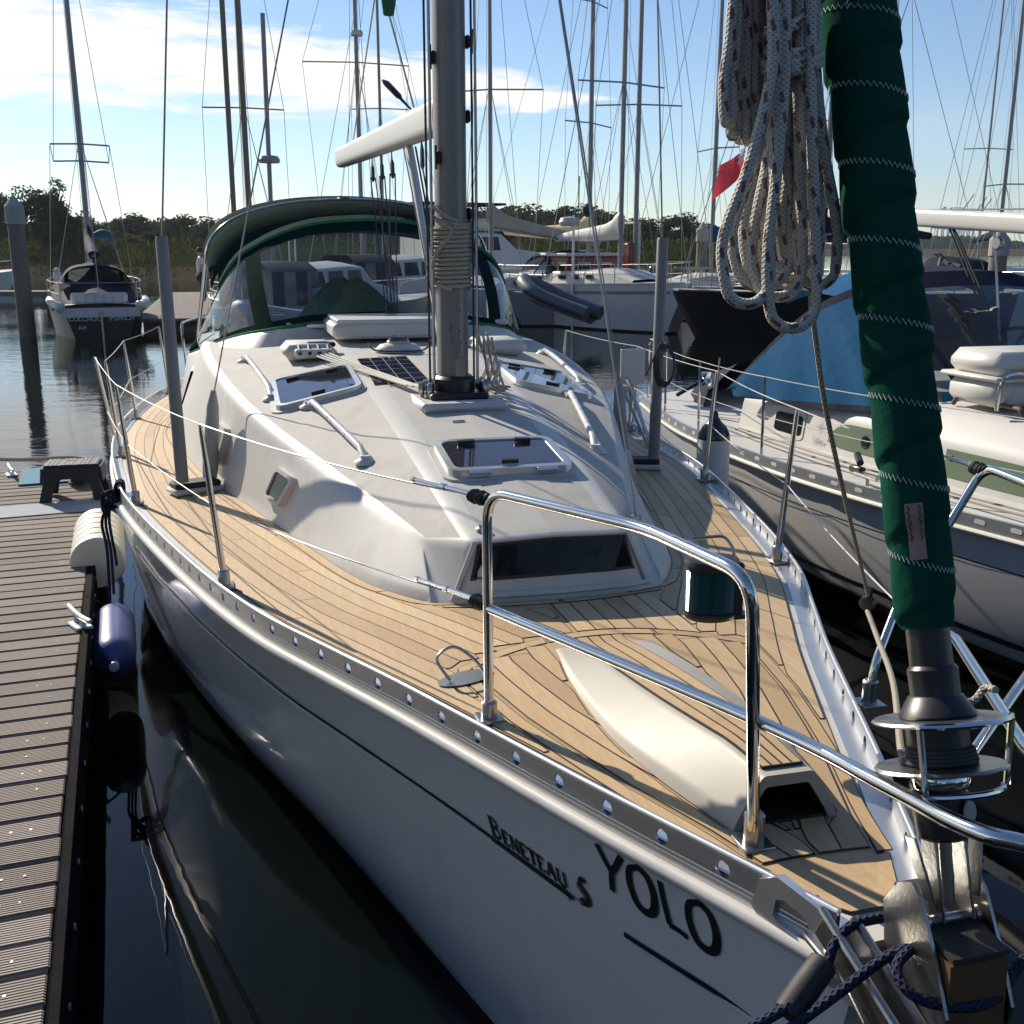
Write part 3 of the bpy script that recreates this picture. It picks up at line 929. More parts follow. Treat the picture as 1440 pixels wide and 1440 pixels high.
# ---------------------------------------------------------------- teak deck, plank by plank
def make_strip(La, Lb, name='plank', mat='teak', h0=.003, h1=.0068, par=deck, zf=deckz, seam=.0028):
    # La, Lb: matching polylines (x, s) of the two long edges
    mb = MB()
    def lp(p, q, t): return (p[0] + (q[0] - p[0]) * t, p[1] + (q[1] - p[1]) * t)
    def dist(p, q): return max(1e-4, math.hypot(p[0] - q[0], p[1] - q[1]))
    e0 = min(.3, seam * 1.3 / max(dist(La[0], La[1]), dist(Lb[0], Lb[1]))); e1 = min(.3, seam * 1.3 / max(dist(La[-1], La[-2]), dist(Lb[-1], Lb[-2])))
    La = [La[0], lp(La[0], La[1], e0)] + list(La[1:-1]) + [lp(La[-1], La[-2], e1), La[-1]]
    Lb = [Lb[0], lp(Lb[0], Lb[1], e0)] + list(Lb[1:-1]) + [lp(Lb[-1], Lb[-2], e1), Lb[-1]]
    rows = []
    for a, b in zip(La, Lb):
        t = min(.3, seam / dist(a, b)); a2, b2 = lp(a, b, t), lp(b, a, t)
        rows.append([Vector((q[0], q[1], zf(q[0], q[1]) + h)) for q, h in ((a, h0), (a, h1), (a2, h1), (b2, h1), (b, h1), (b, h0))])
    nr = len(rows) - 1
    mb.grid(rows, matf=lambda i, j: 0 if (j == 2 and 0 < i < nr - 1) else 1)
    mb.add([rows[0][0], rows[0][1], rows[0][4], rows[0][5]], [(0, 1, 2, 3)], 1); mb.add([rows[-1][0], rows[-1][1], rows[-1][4], rows[-1][5]], [(3, 2, 1, 0)], 1)
    # keep the top facing up
    p = rows[0]; q = rows[1]
    if (rows[1][3] - rows[1][2]).cross(rows[2][2] - rows[1][2]).z < 0: mb.f = [f[::-1] for f in mb.f]
    return mb.build(name, [mat, 'caulk'], par, 0)
def off_x(s, o):
    e = .02; d = (BT(s + e) - BT(max(0, s - e))) / (2 * e)
    return BT(s) - o * math.sqrt(1 + d * d)
def lidw(s): return lin(s, [.28, .45, .70, .93, 1.15, 1.38, 1.55], [.12, .168, .258, .325, .385, .428, .452])
ARC = lambda x: 1.742 - .75 * x * x
def inner(s, side=-1):
    if s < 1.59: return lidw(s) + .052
    lim = .06 if side < 0 else .36
    if s < 2.049: return max(lim, math.sqrt(max(0, 1.742 - s) / .75) + .002 if s < 1.742 else 0)
    if s < 2.15: return max(lim, math.sqrt((s - 2.049) / .5) + .002)
    return W0(s) + .055
TE = .082
# dark caulking bed under all planks
for side in (-1, 1):
    ss = [.10 + i * .06 for i in range(170)]
    mb = MB(); rows = []
    for s in ss:
        a, b = off_x(s, TE - .003), (0 if s < 2.11 else W0(s))
        rows.append([Vector((side * (a + (b - a) * k / 8), s, deckz(a + (b - a) * k / 8, s) + .0045)) for k in range(9)])
    mb.grid(rows, flip=side > 0); mb.build('teak_sheathing', 'teak', deck, 0)
PW, GAP = .066, .0
rnd = random.Random(3)
for side in (-1, 1):
    for k in range(16):
        o1 = TE + k * PW + .0; o2 = o1 + PW - GAP
        if k == 0: pass
        ss = [.30 + i * .04 for i in range(246)]
        runs = []; cur = []
        for s in ss:
            x1, x2, xi = off_x(s, o1), off_x(s, o2), inner(s, side)
            if x1 - xi > .016: cur.append(((side * x1, s), (side * max(x2, xi + .001), s)))
            else:
                if len(cur) > 3: runs.append(cur)
                cur = []
        if len(cur) > 3: runs.append(cur)
        for rn in runs:
            i = 0; first = True
            while i < len(rn) - 3:
                L = rnd.randint(48, 78) if not first else rnd.randint(18, 60)
                first = False
                j = min(len(rn) - 1, i + L)
                if len(rn) - 1 - j < 8: j = len(rn) - 1
                seg = rn[i:j + 1]
                # shorten by a caulk gap at the butt
                a0, b0_ = seg[0]; a1, b1_ = seg[1]
                t = .0
                seg = [((a0[0] + (a1[0] - a0[0]) * t, a0[1] + (a1[1] - a0[1]) * t), (b0_[0] + (b1_[0] - b0_[0]) * t, b0_[1] + (b1_[1] - b0_[1]) * t))] + seg[1:]
                make_strip([q[0] for q in seg], [q[1] for q in seg])
                i = j
# margin board round the coachroof
for side in (-1, 1):
    ss = [2.13 + i * .06 for i in range(140)]
    cuts = [0, 5, 42, 90, 139]
    for a, b in zip(cuts, cuts[1:]):
        La = [(side * (W0(s) + .050), s) for s in ss[a:b + 1]]; Lb = [(side * (W0(s) + .006), s) for s in ss[a:b + 1]]
        La[0] = (La[0][0], La[0][1] + .006)
        make_strip(La, Lb)
# front margin (arc)
def arc(x, s0, k): return s0 + k * x * x
n = 16
for (x0, x1) in ((-.42, -.005), (.005, .42)):
    xs_ = [x0 + (x1 - x0) * k / n for k in range(n + 1)]
    make_strip([(x, arc(x, 2.055, .50)) for x in xs_], [(x, arc(x, 2.096, .36)) for x in xs_])
# short planks ahead of the coachroof: fore-and-aft on port, running in from the rail on starboard
for k in range(6):
    x0 = -.045 + k * .067; x1 = x0 + .067 - GAP
    make_strip([(x0, ARC(x0) + .006 + (arc(x0, 2.049, .50) - ARC(x0) - .006) * t) for t in (0, .33, .66, 1)], [(x1, ARC(x1) + .006 + (arc(x1, 2.049, .50) - ARC(x1) - .006) * t) for t in (0, .33, .66, 1)])
# cross board behind the anchor locker
for x0, x1 in ((-.49, -.17), (-.164, .20), (.206, .49)):
    xs_ = [x0 + (x1 - x0) * k / 8 for k in range(9)]
    make_strip([(x, ARC(x) - .048) for x in xs_], [(x, ARC(x)) for x in xs_])
# margin boards of the locker
for side in (-1, 1):
    ss = [.285 + i * .066 for i in range(20)]
    make_strip([(side * (lidw(s) + .046), s) for s in ss], [(side * (lidw(s) + .008), s) for s in ss])
# nose board
make_strip([(-.045, .102), (-.10, .17), (-.155, .278)], [(.045, .102), (.10, .17), (.155, .278)])

# anchor locker lid: planked ramp rising to a moulded hood with an open front
S0, S1 = .43, 1.60
hump_h = lambda s: .115 * min(1, max(0, (1.58 - s) / (1.58 - .62))) ** .85
def lidz(x, s): return deckz(x, s) + .006
lid = thing_lid = MB()
ss = [.30 + i * .05 for i in range(28)]
mb = MB(); mb.grid([[Vector((f_ * lidw(s), s, deckz(f_ * lidw(s), s) + .0062)) for f_ in (-1, -.75, -.5, -.25, 0, .25, .5, .75, 1)] for s in ss if s < 1.56]); lid_obj = mb.build('anchor_locker_lid', 'teak', yacht, 0)
# flat planks either side of the hood
HW = itp([.43, .68, .95, 1.32, 1.58], [.125, .182, .215, .200, .165])
for side in (-1, 1):
    for k in range(6):
        La, Lb = [], []
        for s in ss:
            xo = lidw(s) - .003 - k * .066; xi = xo - .066
            lo = (HW(s) + .006 if s < 1.57 else .10) if s > .42 else .004
            if xo - lo > .012 and s < ARC(max(xi, lo)) - .056: La.append((side * xo, s)); Lb.append((side * max(xi, lo), s))
        if len(La) > 2: make_strip(La, Lb, par=lid_obj, h0=.006, h1=.0088)
# two short planks ahead of the hood
# hood body
TW = itp([.43, .55, .69, .98, 1.5, 1.6], [.060, .064, .075, .090, .095, .09])
def hood_top(x, s): return deckz(x, s) + .012 + hump_h(s)
mb = MB(); hs = [.43 + i * (1.60 - .43) / 18 for i in range(19)]
rowsH = []
for s in hs:
    b, t, h = HW(s), TW(s), hump_h(s)
    z0 = deckz(0, s) + .006
    rowsH.append(fillet([Vector((-b, s, z0)), Vector((-b + .012, s, z0 + h * .22 + .004)), Vector((-t, s, z0 + .004 + h)), Vector((0, s, z0 + .004 + h)), Vector((t, s, z0 + .004 + h)), Vector((b - .012, s, z0 + h * .22 + .004)), Vector((b, s, z0))], .010, 3))
mb.grid(rowsH, flip=True)
# thickness of the hood at the open front
fr0 = rowsH[0]; c0 = Vector((0, .43, deckz(0, .43) + .0))
inn = [Vector((p.x * .84, p.y + .002, c0.z + (p.z - c0.z) * .78)) for p in fr0]
inn2 = [Vector((p.x, p.y + .22, p.z - .01)) for p in inn]
mb.grid([fr0, inn, inn2])
hood = mb.build('anchor_hood', 'hood_cream', lid_obj, 40)
mb = MB(); mb.add([p + Vector((0, -.004, 0)) for p in inn2], [tuple(range(len(inn2)))[::-1]]); mb.box((0, .53, deckz(0, .5) + .010), (.19, .19, .012))  # black back, floor and lining paint in the shade inside the open front
mb.grid([[p + Vector((0, .01, -.002)) for p in inn], inn2]); mb.build('hood_shade', 'caulk', lid_obj, 0)
# planks on the hood's top
for k in range(4):
    La, Lb = [], []
    for s in [.46 + i * .06 for i in range(21)]:
        if s > 1.675: break
        t = TW(s) - .012
        a = -t + (2 * t) * k / 4; b = -t + (2 * t) * (k + 1) / 4
        La.append((a, s)); Lb.append((b, s))
    make_strip(La, Lb, par=lid_obj, h0=-.004, h1=.007, zf=lambda x, s: deckz(0, s) + .010 + hump_h(s))

# fairlead recess with a bent lifting ring on the starboard foredeck
mb = MB(); c = lz(655, 935, 1.25); cz = deckz(c.x, c.y)
ringp = [(c.x + math.cos(a) * .085 + math.sin(a) * .02, c.y + math.sin(a) * .05) for a in [2 * math.pi * k / 20 for k in range(20)]]
plate(mb, ringp, lambda x, y, h: Vector((x, y, deckz(x, y) + h)), .0115); mb.build('deck_filler', 'steel_dull', yacht, 0)
mb = MB(); mb.tube(cr([(c.x - .05, c.y - .01, cz + .012), (c.x - .085, c.y + .01, cz + .075), (c.x - .03, c.y + .03, cz + .10), (c.x + .03, c.y + .01, cz + .06), (c.x + .06, c.y - .01, cz + .012)], 6), .005, 8); mb.build('filler_ring', 'steel_dull', yacht)
# ---------------------------------------------------------------- stanchions and lifelines
def stanchion(x, s, h=.665, lean=.05, r=.0125, side=-1, two=True):
    z0 = deckz(x, s)
    mb = MB(); a = Vector((x, s, z0 + .05)); b = Vector((x + side * lean, s, z0 + h))
    mb.tube([a, a.lerp(b, .55), b - (b - a).normalized() * .03, b], [r * 1.12, r, r * .72, r * .5], 10)
    o = mb.build('stanchion', 'steel', yacht)
    mb = MB(); mb.box((x, s, z0 + .014), (.075, .09, .012), bev=.003); mb.lathe([(.024, 0), (.024, .06), (.019, .066)], 12, (x, s, z0 + .015)); mb.build('stanchion_base', 'steel_dull', o)
    return b, a.lerp(b, .48)
ST = []
for (s, off) in ((2.78, .055), (4.62, .055), (6.25, .06), (8.1, .06), (9.7, .06)):
    ST.append(stanchion(-(BT(s) - off), s))
PTS = []
for (s, off) in ((2.52, .05), (4.35, .05), (6.4, .05), (8.3, .05)):
    PTS.append(stanchion(BT(s) - off, s, side=1))
# gate boom folded outboard on starboard
mb = MB(); mb.tube([(-1.945, 6.55, 1.16), (-2.02, 6.5, 1.72)], .011, 8); mb.build('gate_post', 'steel', yacht)
def line(mb, a, b, r, sag=0, n=10):
    a, b = Vector(a), Vector(b)
    pts = [a.lerp(b, k / n) - Vector((0, 0, sag * 4 * (k / n) * (1 - k / n))) for k in range(n + 1)]
    mb.tube(pts, r, 6)
# ---------------------------------------------------------------- pulpit
TR = .0135
rear_s = lz(688, 1012, 1.205); top_s = Vector((rear_s.x, rear_s.y, 1.845))
front_s = lz(1066, 1192, 1.235)
sb_top = [Vector((rear_s.x, rear_s.y, 1.215)), Vector((rear_s.x - .005, rear_s.y - .005, 1.845)), lz(905, 742, 1.860), lz(1058, 812, 1.868), Vector((front_s.x - .012, front_s.y, 1.25))]
mb = MB(); mb.tube(fillet(sb_top, .085, 7), TR, 14)
pulpit = mb.build('pulpit', 'steel', yacht, 60)
low_s = [Vector((rear_s.x - .002, rear_s.y, 1.525)), lz(1055, 1010, 1.545), lz(1235, 1100, 1.585), lz(1340, 1155, 1.62), lz(1420, 1182, 1.635), lz(1520, 1190, 1.63), lz(1600, 1120, 1.58)]
mb = MB(); mb.tube(cr(low_s, 8), TR, 14); mb.build('lower_rail', 'steel', pulpit, 60)
pb = lz(1222, 985, 1.215)
pt_ = [pb, Vector((pb.x + .005, pb.y - .004, 1.32)), lz(1264, 845, 1.47), lz(1336, 735, 1.68), lz(1384, 656, 1.84), lz(1470, 690, 1.83), lz(1620, 800, 1.80)]
mb = MB(); mb.tube(fillet(pt_, .06, 6), TR * .93, 14); mb.build('port_hoop', 'steel', pulpit, 60)
mb = MB(); mb.tube([lz(1262, 852, 1.46), lz(1345, 900, 1.50), lz(1442, 1052, 1.52), lz(1560, 1180, 1.55)], TR, 14); mb.tube([lz(1446, 948, 1.50), lz(1350, 1085, 1.46)], TR * .9, 12); mb.build('port_brace', 'steel', pulpit, 60)
for p_, h in ((rear_s, .05), (front_s + Vector((-.012, 0, 0)), .07), (pb, .07)):
    mb = MB(); mb.lathe([(.022, 0), (.022, h), (.018, h + .004)], 14, (p_.x, p_.y, deckz(p_.x, p_.y) + .006)); mb.box((p_.x, p_.y, deckz(p_.x, p_.y) + .010), (.07, .07, .01), bev=.002); mb.build('pulpit_foot', 'steel_dull', pulpit)
# lifelines
def one_line(a, b, sag):
    mb = MB(); line(mb, a, b, .0027, sag); mb.build('lifeline', 'white_plastic', yacht)
t0 = sb_top[1] + Vector((0, .01, -.02)); u0 = Vector((rear_s.x - .002, rear_s.y + .012, 1.535))
ends = [(t0, [a for a, b in ST]), (u0, [b for a, b in ST])]
up = [a for a, b in ST[:2]] + [Vector((-2.02, 6.5, 1.72))]; lo = [b for a, b in ST[:2]] + [Vector((-1.97, 6.5, 1.34))]
for st_, seq in ((t0, up), (u0, lo)):
    q = st_
    for i, p in enumerate(seq): one_line(q, p, .012 if i else .02); q = p
for seq in ([a for a, b in ST[2:]], [b for a, b in ST[2:]]):
    for a, b in zip(seq, seq[1:]): one_line(a, b, .01)
pu0 = lz(1384, 660, 1.835); pl0 = lz(1264, 850, 1.465)
for st_, seq in ((pu0, [a for a, b in PTS]), (pl0, [b for a, b in PTS])):
    q = st_
    for p in seq: one_line(q, p, .012); q = p
for st_, p in ((t0, ST[0][0]), (u0, ST[0][1]), (pu0, PTS[0][0])):
    mb = MB(); d = (p - st_).normalized()
    a = st_ + d * .02
    mb.tube([a + d * .04, a + d * .16], .0075, 8); mb.tube([a + d * .155, a + d * .175], .010, 8); mb.tube([a + d * .175, a + d * .30], .0052, 8); mb.tube([a + d * .30, a + d * .315], .007, 8)
    mb.build('turnbuckle', 'steel', yacht)
    mb = MB()
    for k in range(5):
        c = st_ + d * (.005 + .012 * k)
        mb.tube([c + Vector((.013 * math.cos(q), 0.003 * math.sin(2 * q), .013 * math.sin(q) - .004)) for q in [2 * math.pi * j / 10 for j in range(10)]], .0065 + .002 * (k % 2), 6, closed=True)
    mb.tube([st_ + d * -.008, st_ + d * .06], .012, 8)
    mb.build('lashing', 'dark_rubber', yacht)

# ---------------------------------------------------------------- green bow light
nl = lz(1000, 826, 1.60)
mb = MB()
prof = [(.0, -.078), (.058, -.078), (.063, -.070), (.063, -.058)]
mb.lathe(prof, 24, nl, sc=(1.15, .95)); light = mb.build('bow_light', 'black_plastic', yacht, 40)
mb = MB(); mb.lathe([(.063, .055), (.065, .066), (.060, .078), (.02, .086), (0, .087)], 24, nl, sc=(1.15, .95))
mb.build('light_cap', 'black_plastic', light, 40)
mb = MB(); prf = []
for k in range(24): prf += [(.0585, -.058 + k * .0047), (.0605, -.058 + k * .0047 + .0024)]
mb.lathe([(.0575, -.06)] + prf + [(.0575, .056)], 28, nl, sc=(1.15, .95)); mb.build('light_lens', 'green_lens', light, 0)
mb = MB(); mb.box(nl + Vector((.062, .0, -.005)), (.03, .075, .15), bev=.006); mb.box(nl + Vector((.075, -.02, -.075)), (.05, .04, .012), bev=.003); mb.build('light_bracket', 'black_plastic', light)
mb = MB(); a = nl + Vector((-.035, .05, .085)); mb.tube(fillet([a, a + Vector((.0, .02, .03)), a + Vector((.10, .02, .03)), a + Vector((.115, -.01, .0)), a + Vector((.115, -.02, -.08))], .015, 3), .0045, 6); mb.build('light_guard', 'steel_dull', light)

# ---------------------------------------------------------------- forestay, furler and furled genoa in its green sunstrip
STY = itp([1.0, 1.2, 1.372, 1.54, 1.705, 1.84, 2.11, 2.39, 2.63, 2.876, 3.5, 4.2], [-.20, -.155, -.105, -.062, -.022, .028, .115, .212, .300, .390, .615, .87])
def stay(z): return Vector((0, STY(z), z))
SD = Vector((0, .354, 1)).normalized()
mb = MB()
zs = [1.838, 1.842, 1.87, 1.93]
N = 300
rows_, na = [], 36
ZT = 3.75
rs = itp([1.835, 1.86, 2.1, 2.39, 2.62, 2.88, 3.8], [.040, .0445, .0490, .0535, .0565, .0625, .0665])
sx_ = Vector((1, 0, 0)); sy_ = SD.cross(sx_)
wr = random.Random(5)
lobes = [(wr.uniform(0, 6.28), wr.uniform(.4, 1)) for _ in range(8)]
PITCHW = .128
for i in range(N + 1):
    z = 1.835 + (ZT - 1.835) * i / N
    c = stay(z); row = []
    for j in range(na):
        a = 2 * math.pi * j / na
        r = rs(z)
        # spiral overlap: the roll thickens down each turn and steps in under the leech edge
        ph = ((z - 1.86) / PITCHW - .16 * math.cos(a + .9)) % 1.0
        r *= 1.0 + .17 * (1 - ph) ** .6 * (.65 + .35 * abs(math.cos((a - 3.3) / 2))) - .085 * math.exp(-((ph - .02) / .035) ** 2)
        r *= 1 + .018 * math.sin(3 * a + z * 9 + lobes[0][0]) + .012 * math.sin(5 * a - z * 17) + .010 * math.sin(2 * a + 31 * z)
        r *= 1 + .02 * math.sin(z * 7.3 + a) + .014 * math.sin(z * 23 + 2 * a)
        row.append(c + (sx_ * math.cos(a) + sy_ * math.sin(a)) * r)
    rows_.append(row)
mb.grid(rows_, closed_u=True)
mb.add(rows_[0], [tuple(range(na))[::-1]]); mb.add(rows_[-1], [tuple(range(na))])
sail = mb.build('furled_genoa', 'green_canvas', yacht, 60)
# zigzag seams
def sail_pt(z, a, off):
    i = (z - 1.835) / (ZT - 1.835) * N; i0 = max(0, min(N - 1, int(i))); t = i - i0
    j = a / (2 * math.pi) * na; j0 = int(math.floor(j)) % na; tj = j - math.floor(j)
    r0 = rows_[i0][j0].lerp(rows_[i0][(j0 + 1) % na], tj); r1 = rows_[i0 + 1][j0].lerp(rows_[i0 + 1][(j0 + 1) % na], tj)
    p = r0.lerp(r1, t); c = stay(z); d = (p - c); return p + d.normalized() * off
k = 0
z = 1.93
while z < 3.5:
    pts = []
    n = 46
    for i in range(n + 1):
        a = 2.55 + 3.55 * i / n
        zz = z - .16 * PITCHW * math.cos(a + .9) + .012 + (.0045 if i % 2 else -.0045)
        pts.append(sail_pt(zz, a, .0016))
    mb = MB(); mb.tube(pts, .0009, 4, caps=False); mb.build('zigzag_seam', 'stitch', sail, 0)
    z += PITCHW
for z0 in (2.83,):
    pts = [sail_pt(z0 + .13 * i / 24, 3.95 + (.035 if i % 2 else -.035), .0016) for i in range(25)]
    mb = MB(); mb.tube(pts, .0009, 4, caps=False); mb.build('zigzag_seam', 'stitch', sail, 0)
# leather patch
mb = MB()
zc_, ac = 1.985, 4.08
rows2 = [[sail_pt(zc_ - .042 + .088 * i / 6, ac - .25 + .50 * j / 5, .0035) for j in range(6)] for i in range(7)]
mb.grid(rows2); mb.build('leather_patch', 'leather', sail)
for j in (1, 4):
    mb = MB(); mb.tube([sail_pt(zc_ - .012 + .055 * i / 10, ac - .25 + .50 * (j + (.35 if i % 2 else -.35)) / 5, .0048) for i in range(11)], .0010, 4); mb.build('patch_stitching', 'dark_rubber', sail, 0)
# furler
mb = MB()
def st_lathe(mb, prof, n=24, mi=0):   # profile: (radius, z)
    for k, (r, z) in enumerate(prof): pass
    o = stay(prof[0][1]); mb.lathe([(r, (z - prof[0][1]) / SD.z) for r, z in prof], n, o, SD, mi)
st_lathe(mb, [(.035, 1.775), (.035, 1.85)])
furler = mb.build('furler', 'black_plastic', yacht, 40)
mb = MB(); st_lathe(mb, [(.036, 1.742), (.040, 1.744), (.041, 1.772), (.036, 1.778)]); st_lathe(mb, [(.040, 1.728), (.040, 1.745)]); st_lathe(mb, [(.060, 1.698), (.062, 1.702), (.044, 1.730), (.040, 1.732)]); mb.build('furler_collar', 'black_plastic', furler, 35)
for z, r in ((1.694, .106), (1.618, .106)):
    mb = MB(); st_lathe(mb, [(.03, z - .0025), (r - .004, z - .004), (r, z - .001), (r - .004, z + .0025), (.03, z + .004)], 40); mb.build('drum_flange', 'steel_dull', furler, 35)
mb = MB(); st_lathe(mb, [(.050, 1.620), (.050, 1.692)], 28); mb.build('drum', 'black_plastic', furler, 35)
mb = MB()
for k in range(4):
    st_c = stay(1.627 + k * .006)
    mb.tube([st_c + (sx_ * math.cos(q) + sy_ * math.sin(q)) * (.056 - k * .0016) for q in [2 * math.pi * j / 24 for j in range(24)]], .0046, 7, closed=True)
mb.build('furling_turns', 'dark_rope', furler)
mb = MB()
for a0, a1 in ((3.85, 5.75), ):
    pts = [stay(1.585) + (sx_ * math.cos(a0) + sy_ * math.sin(a0)) * .100, stay(1.687) + (sx_ * math.cos(a0) + sy_ * math.sin(a0)) * .112]
    pts += [stay(1.694) + (sx_ * math.cos(a0 + (a1 - a0) * k / 6) + sy_ * math.sin(a0 + (a1 - a0) * k / 6)) * .113 for k in range(7)]
    pts += [stay(1.687) + (sx_ * math.cos(a1) + sy_ * math.sin(a1)) * .112, stay(1.585) + (sx_ * math.cos(a1) + sy_ * math.sin(a1)) * .100]
    mb.tube(fillet(pts, .015, 4), .0055, 8)
    pts = [stay(1.583) + (sx_ * math.cos(a0 + (a1 - a0) * k / 6) + sy_ * math.sin(a0 + (a1 - a0) * k / 6)) * .095 for k in range(7)]
    mb.tube(pts, .0055, 8)
mb.build('drum_guard', 'steel', furler)
mb = MB(); st_lathe(mb, [(.046, 1.583), (.048, 1.586), (.048, 1.604), (.046, 1.607)], 28); mb.build('drum_ring', 'steel', furler, 35)
mb = MB(); st_lathe(mb, [(.036, 1.500), (.046, 1.506), (.048, 1.545), (.046, 1.588)], 28); mb.build('drum_body', 'black_plastic', furler, 35)
a0 = 5.1
c = stay(1.548) + (sx_ * math.cos(a0) + sy_ * math.sin(a0)) * .0475; nrm = (sx_ * math.cos(a0) + sy_ * math.sin(a0))
mb = MB(); mb.lathe([(.017, 0), (.017, .0025), (0, .003)], 20, c, nrm); badge = mb.build('maker_badge', 'white_letters', furler)
# toggle straps down to the stem fitting
mb = MB()
for sx in (-1, 1):
    a = stay(1.515) + Vector((sx * .026, 0, 0)); b = stay(1.375) + Vector((sx * .030, -.004, 0))
    mb.beam(a, b, .006, .040, up=(1, 0, 0)) if False else mb.box((a + b) / 2, (.006, .040, .15), M=Matrix.Rotation(-math.atan(.354), 3, 'X'), bev=.002)
    d = stay(1.46) + Vector((sx * .052, -.005, 0))
    mb.box(d, (.005, .032, .11), M=Matrix.Rotation(sx * .22, 3, 'Y') @ Matrix.Rotation(-.34, 3, 'X'), bev=.0015)
mb.build('toggle_straps', 'steel_dull', furler)
mb = MB(); mb.tube([stay(1.40), stay(1.52)], .011, 10); mb.tube([stay(1.372) + Vector((-.052, 0, 0)), stay(1.372) + Vector((.052, 0, 0))], .009, 10)
for sx in (-1, 1): mb.lathe([(.015, 0), (.015, .008)], 12, stay(1.372) + Vector((sx * .044, 0, 0)), (sx, 0, 0))
mb.build('toggle_pin', 'steel_dull', furler)

# ---------------------------------------------------------------- stem fitting with bow rollers
mb = MB()
pf = [(-.05, 1.415), (-.015, 1.36), (-.03, 1.27), (-.10, 1.185), (-.185, 1.175), (-.20, 1.26), (-.16, 1.34), (-.11, 1.42), (-.085, 1.435)]
for sx in (-1, 1):
    x0 = sx * .058
    mb.prism([(p[0], p[1]) for p in pf], x0, x0 + sx * .006, mp=lambda a, b, h: Vector((h, a, b)))
stem = mb.build('stem_fitting', 'steel_dull', yacht, 30)
mb = MB(); mb.prism([(-.195, 1.19), (-.04, 1.19), (-.04, 1.36), (-.185, 1.345)], -.0535, .0535, mp=lambda a, b, h: Vector((h, a, b))); mb.build('stem_block', 'brown_wood', stem, 0)
mb = MB(); mb.prism([(-.188, 1.35), (-.04, 1.366), (-.04, 1.374), (-.186, 1.358)], -.052, .052, mp=lambda a, b, h: Vector((h, a, b))); mb.build('stem_cap', 'dark_rubber', stem, 0)
# cross plate and bow roller cheeks (starboard pair, sloping down and forward)
mb = MB(); mb.box((0, .045, 1.228), (.30, .09, .012), bev=.003); mb.build('stem_plate', 'steel_dull', stem)
def strip3(mb, a, b, w, th, up):
    mb.beam(a, b, w, th, up=up, bev=.002)
for k, (xa, ya, za) in enumerate(((-.145, .045, 1.285), (-.095, .02, 1.275), (-.030, -.03, 1.25))):
    mb = MB()
    a = Vector((xa, ya, za)); b = Vector((xa + .045, -.30, za - .16))
    mb.beam(a, b, .007, .055, bev=.002)
    mb.tube([a + Vector((0, 0, .03)), b + Vector((0, 0, .03))], .008, 8)
    mb.build('roller_cheek', 'steel_dull', stem, 40)
mb = MB(); mb.box((-.075, -.12, 1.165), (.12, .36, .010), M=Matrix.Rotation(.42, 3, 'X'), bev=.002); mb.build('roller_tray', 'steel_dull', stem)
mb = MB(); c = Vector((-.07, -.19, 1.175)); mb.lathe([(.018, -.035), (.022, -.03), (.012, 0), (.022, .03), (.018, .035)], 14, c, (1, 0, 0)); mb.build('bow_roller', 'dark_rubber', stem)
# closed chock (fairlead casting) at the forward end of each toe rail
def chock(side):
    mb = MB()
    P0 = Vector((side * (BT(.20) + .002), .215, sheer(.2) - .04)); P1 = Vector((side * (BT(.02) + .000), .0, sheer(0) - .075))
    d = (P1 - P0).normalized(); up = Vector((0, 0, 1)); n = d.cross(up).normalized() * (1 if side < 0 else -1)
    L = (P1 - P0).length
    outer = [(-.01, -.035), (.02, -.058), (.12, -.062), (.20, -.075), (L + .05, -.075), (L + .04, -.02), (.19, .018), (.15, .062), (.05, .062), (.005, .03)]
    hole = [(.045, -.022), (.06, -.03), (.10, -.032), (.135, -.034), (.15, -.028), (.148, -.01), (.135, .012), (.115, .024), (.07, .026), (.05, .014)]
    def mp(a, b, h): return P0 + d * a + up * b - n * h
    rws = [[mp(a, b, -.012) for a, b in outer], [mp(a, b, .008) for a, b in outer], [mp(a, b, .010) for a, b in hole], [mp(a, b, -.012) for a, b in hole]]
    mb.grid(rws, closed_u=True, flip=side < 0); mb.grid([rws[3], rws[0]], closed_u=True, flip=side < 0)
    o = mb.build('bow_chock', 'aluminium', yacht, 40)
    mb = MB(); mb.box(mp(.10, -.004, .034), (.05, .05, .05)); mb.build('chock_hole_shade', 'dark_rubber', o)  # black box standing in for the shade inside the chock's opening
chock(-1); chock(1)

# ---------------------------------------------------------------- mast, boom and standing rigging
MY = 3.99
mast_top = 14.2
def mast_ring(z):
    return [Vector((math.cos(a) * .079, MY + math.sin(a) * (.105 if math.sin(a) < 0 else .10), z)) for a in [2 * math.pi * k / 28 for k in range(28)]]
mb = MB(); mb.grid([mast_ring(z) for z in (1.70, 2.4, 3.2, 5, 9, mast_top)], closed_u=True); mb.add(mast_ring(mast_top), [tuple(range(28))])
mast = mb.build('mast', 'mast_grey', yacht, 40)
mb = MB(); mb.box((-.0, MY + .118, 6.5), (.034, .034, 9.4), bev=.006); mb.build('mast_track', 'aluminium', mast)
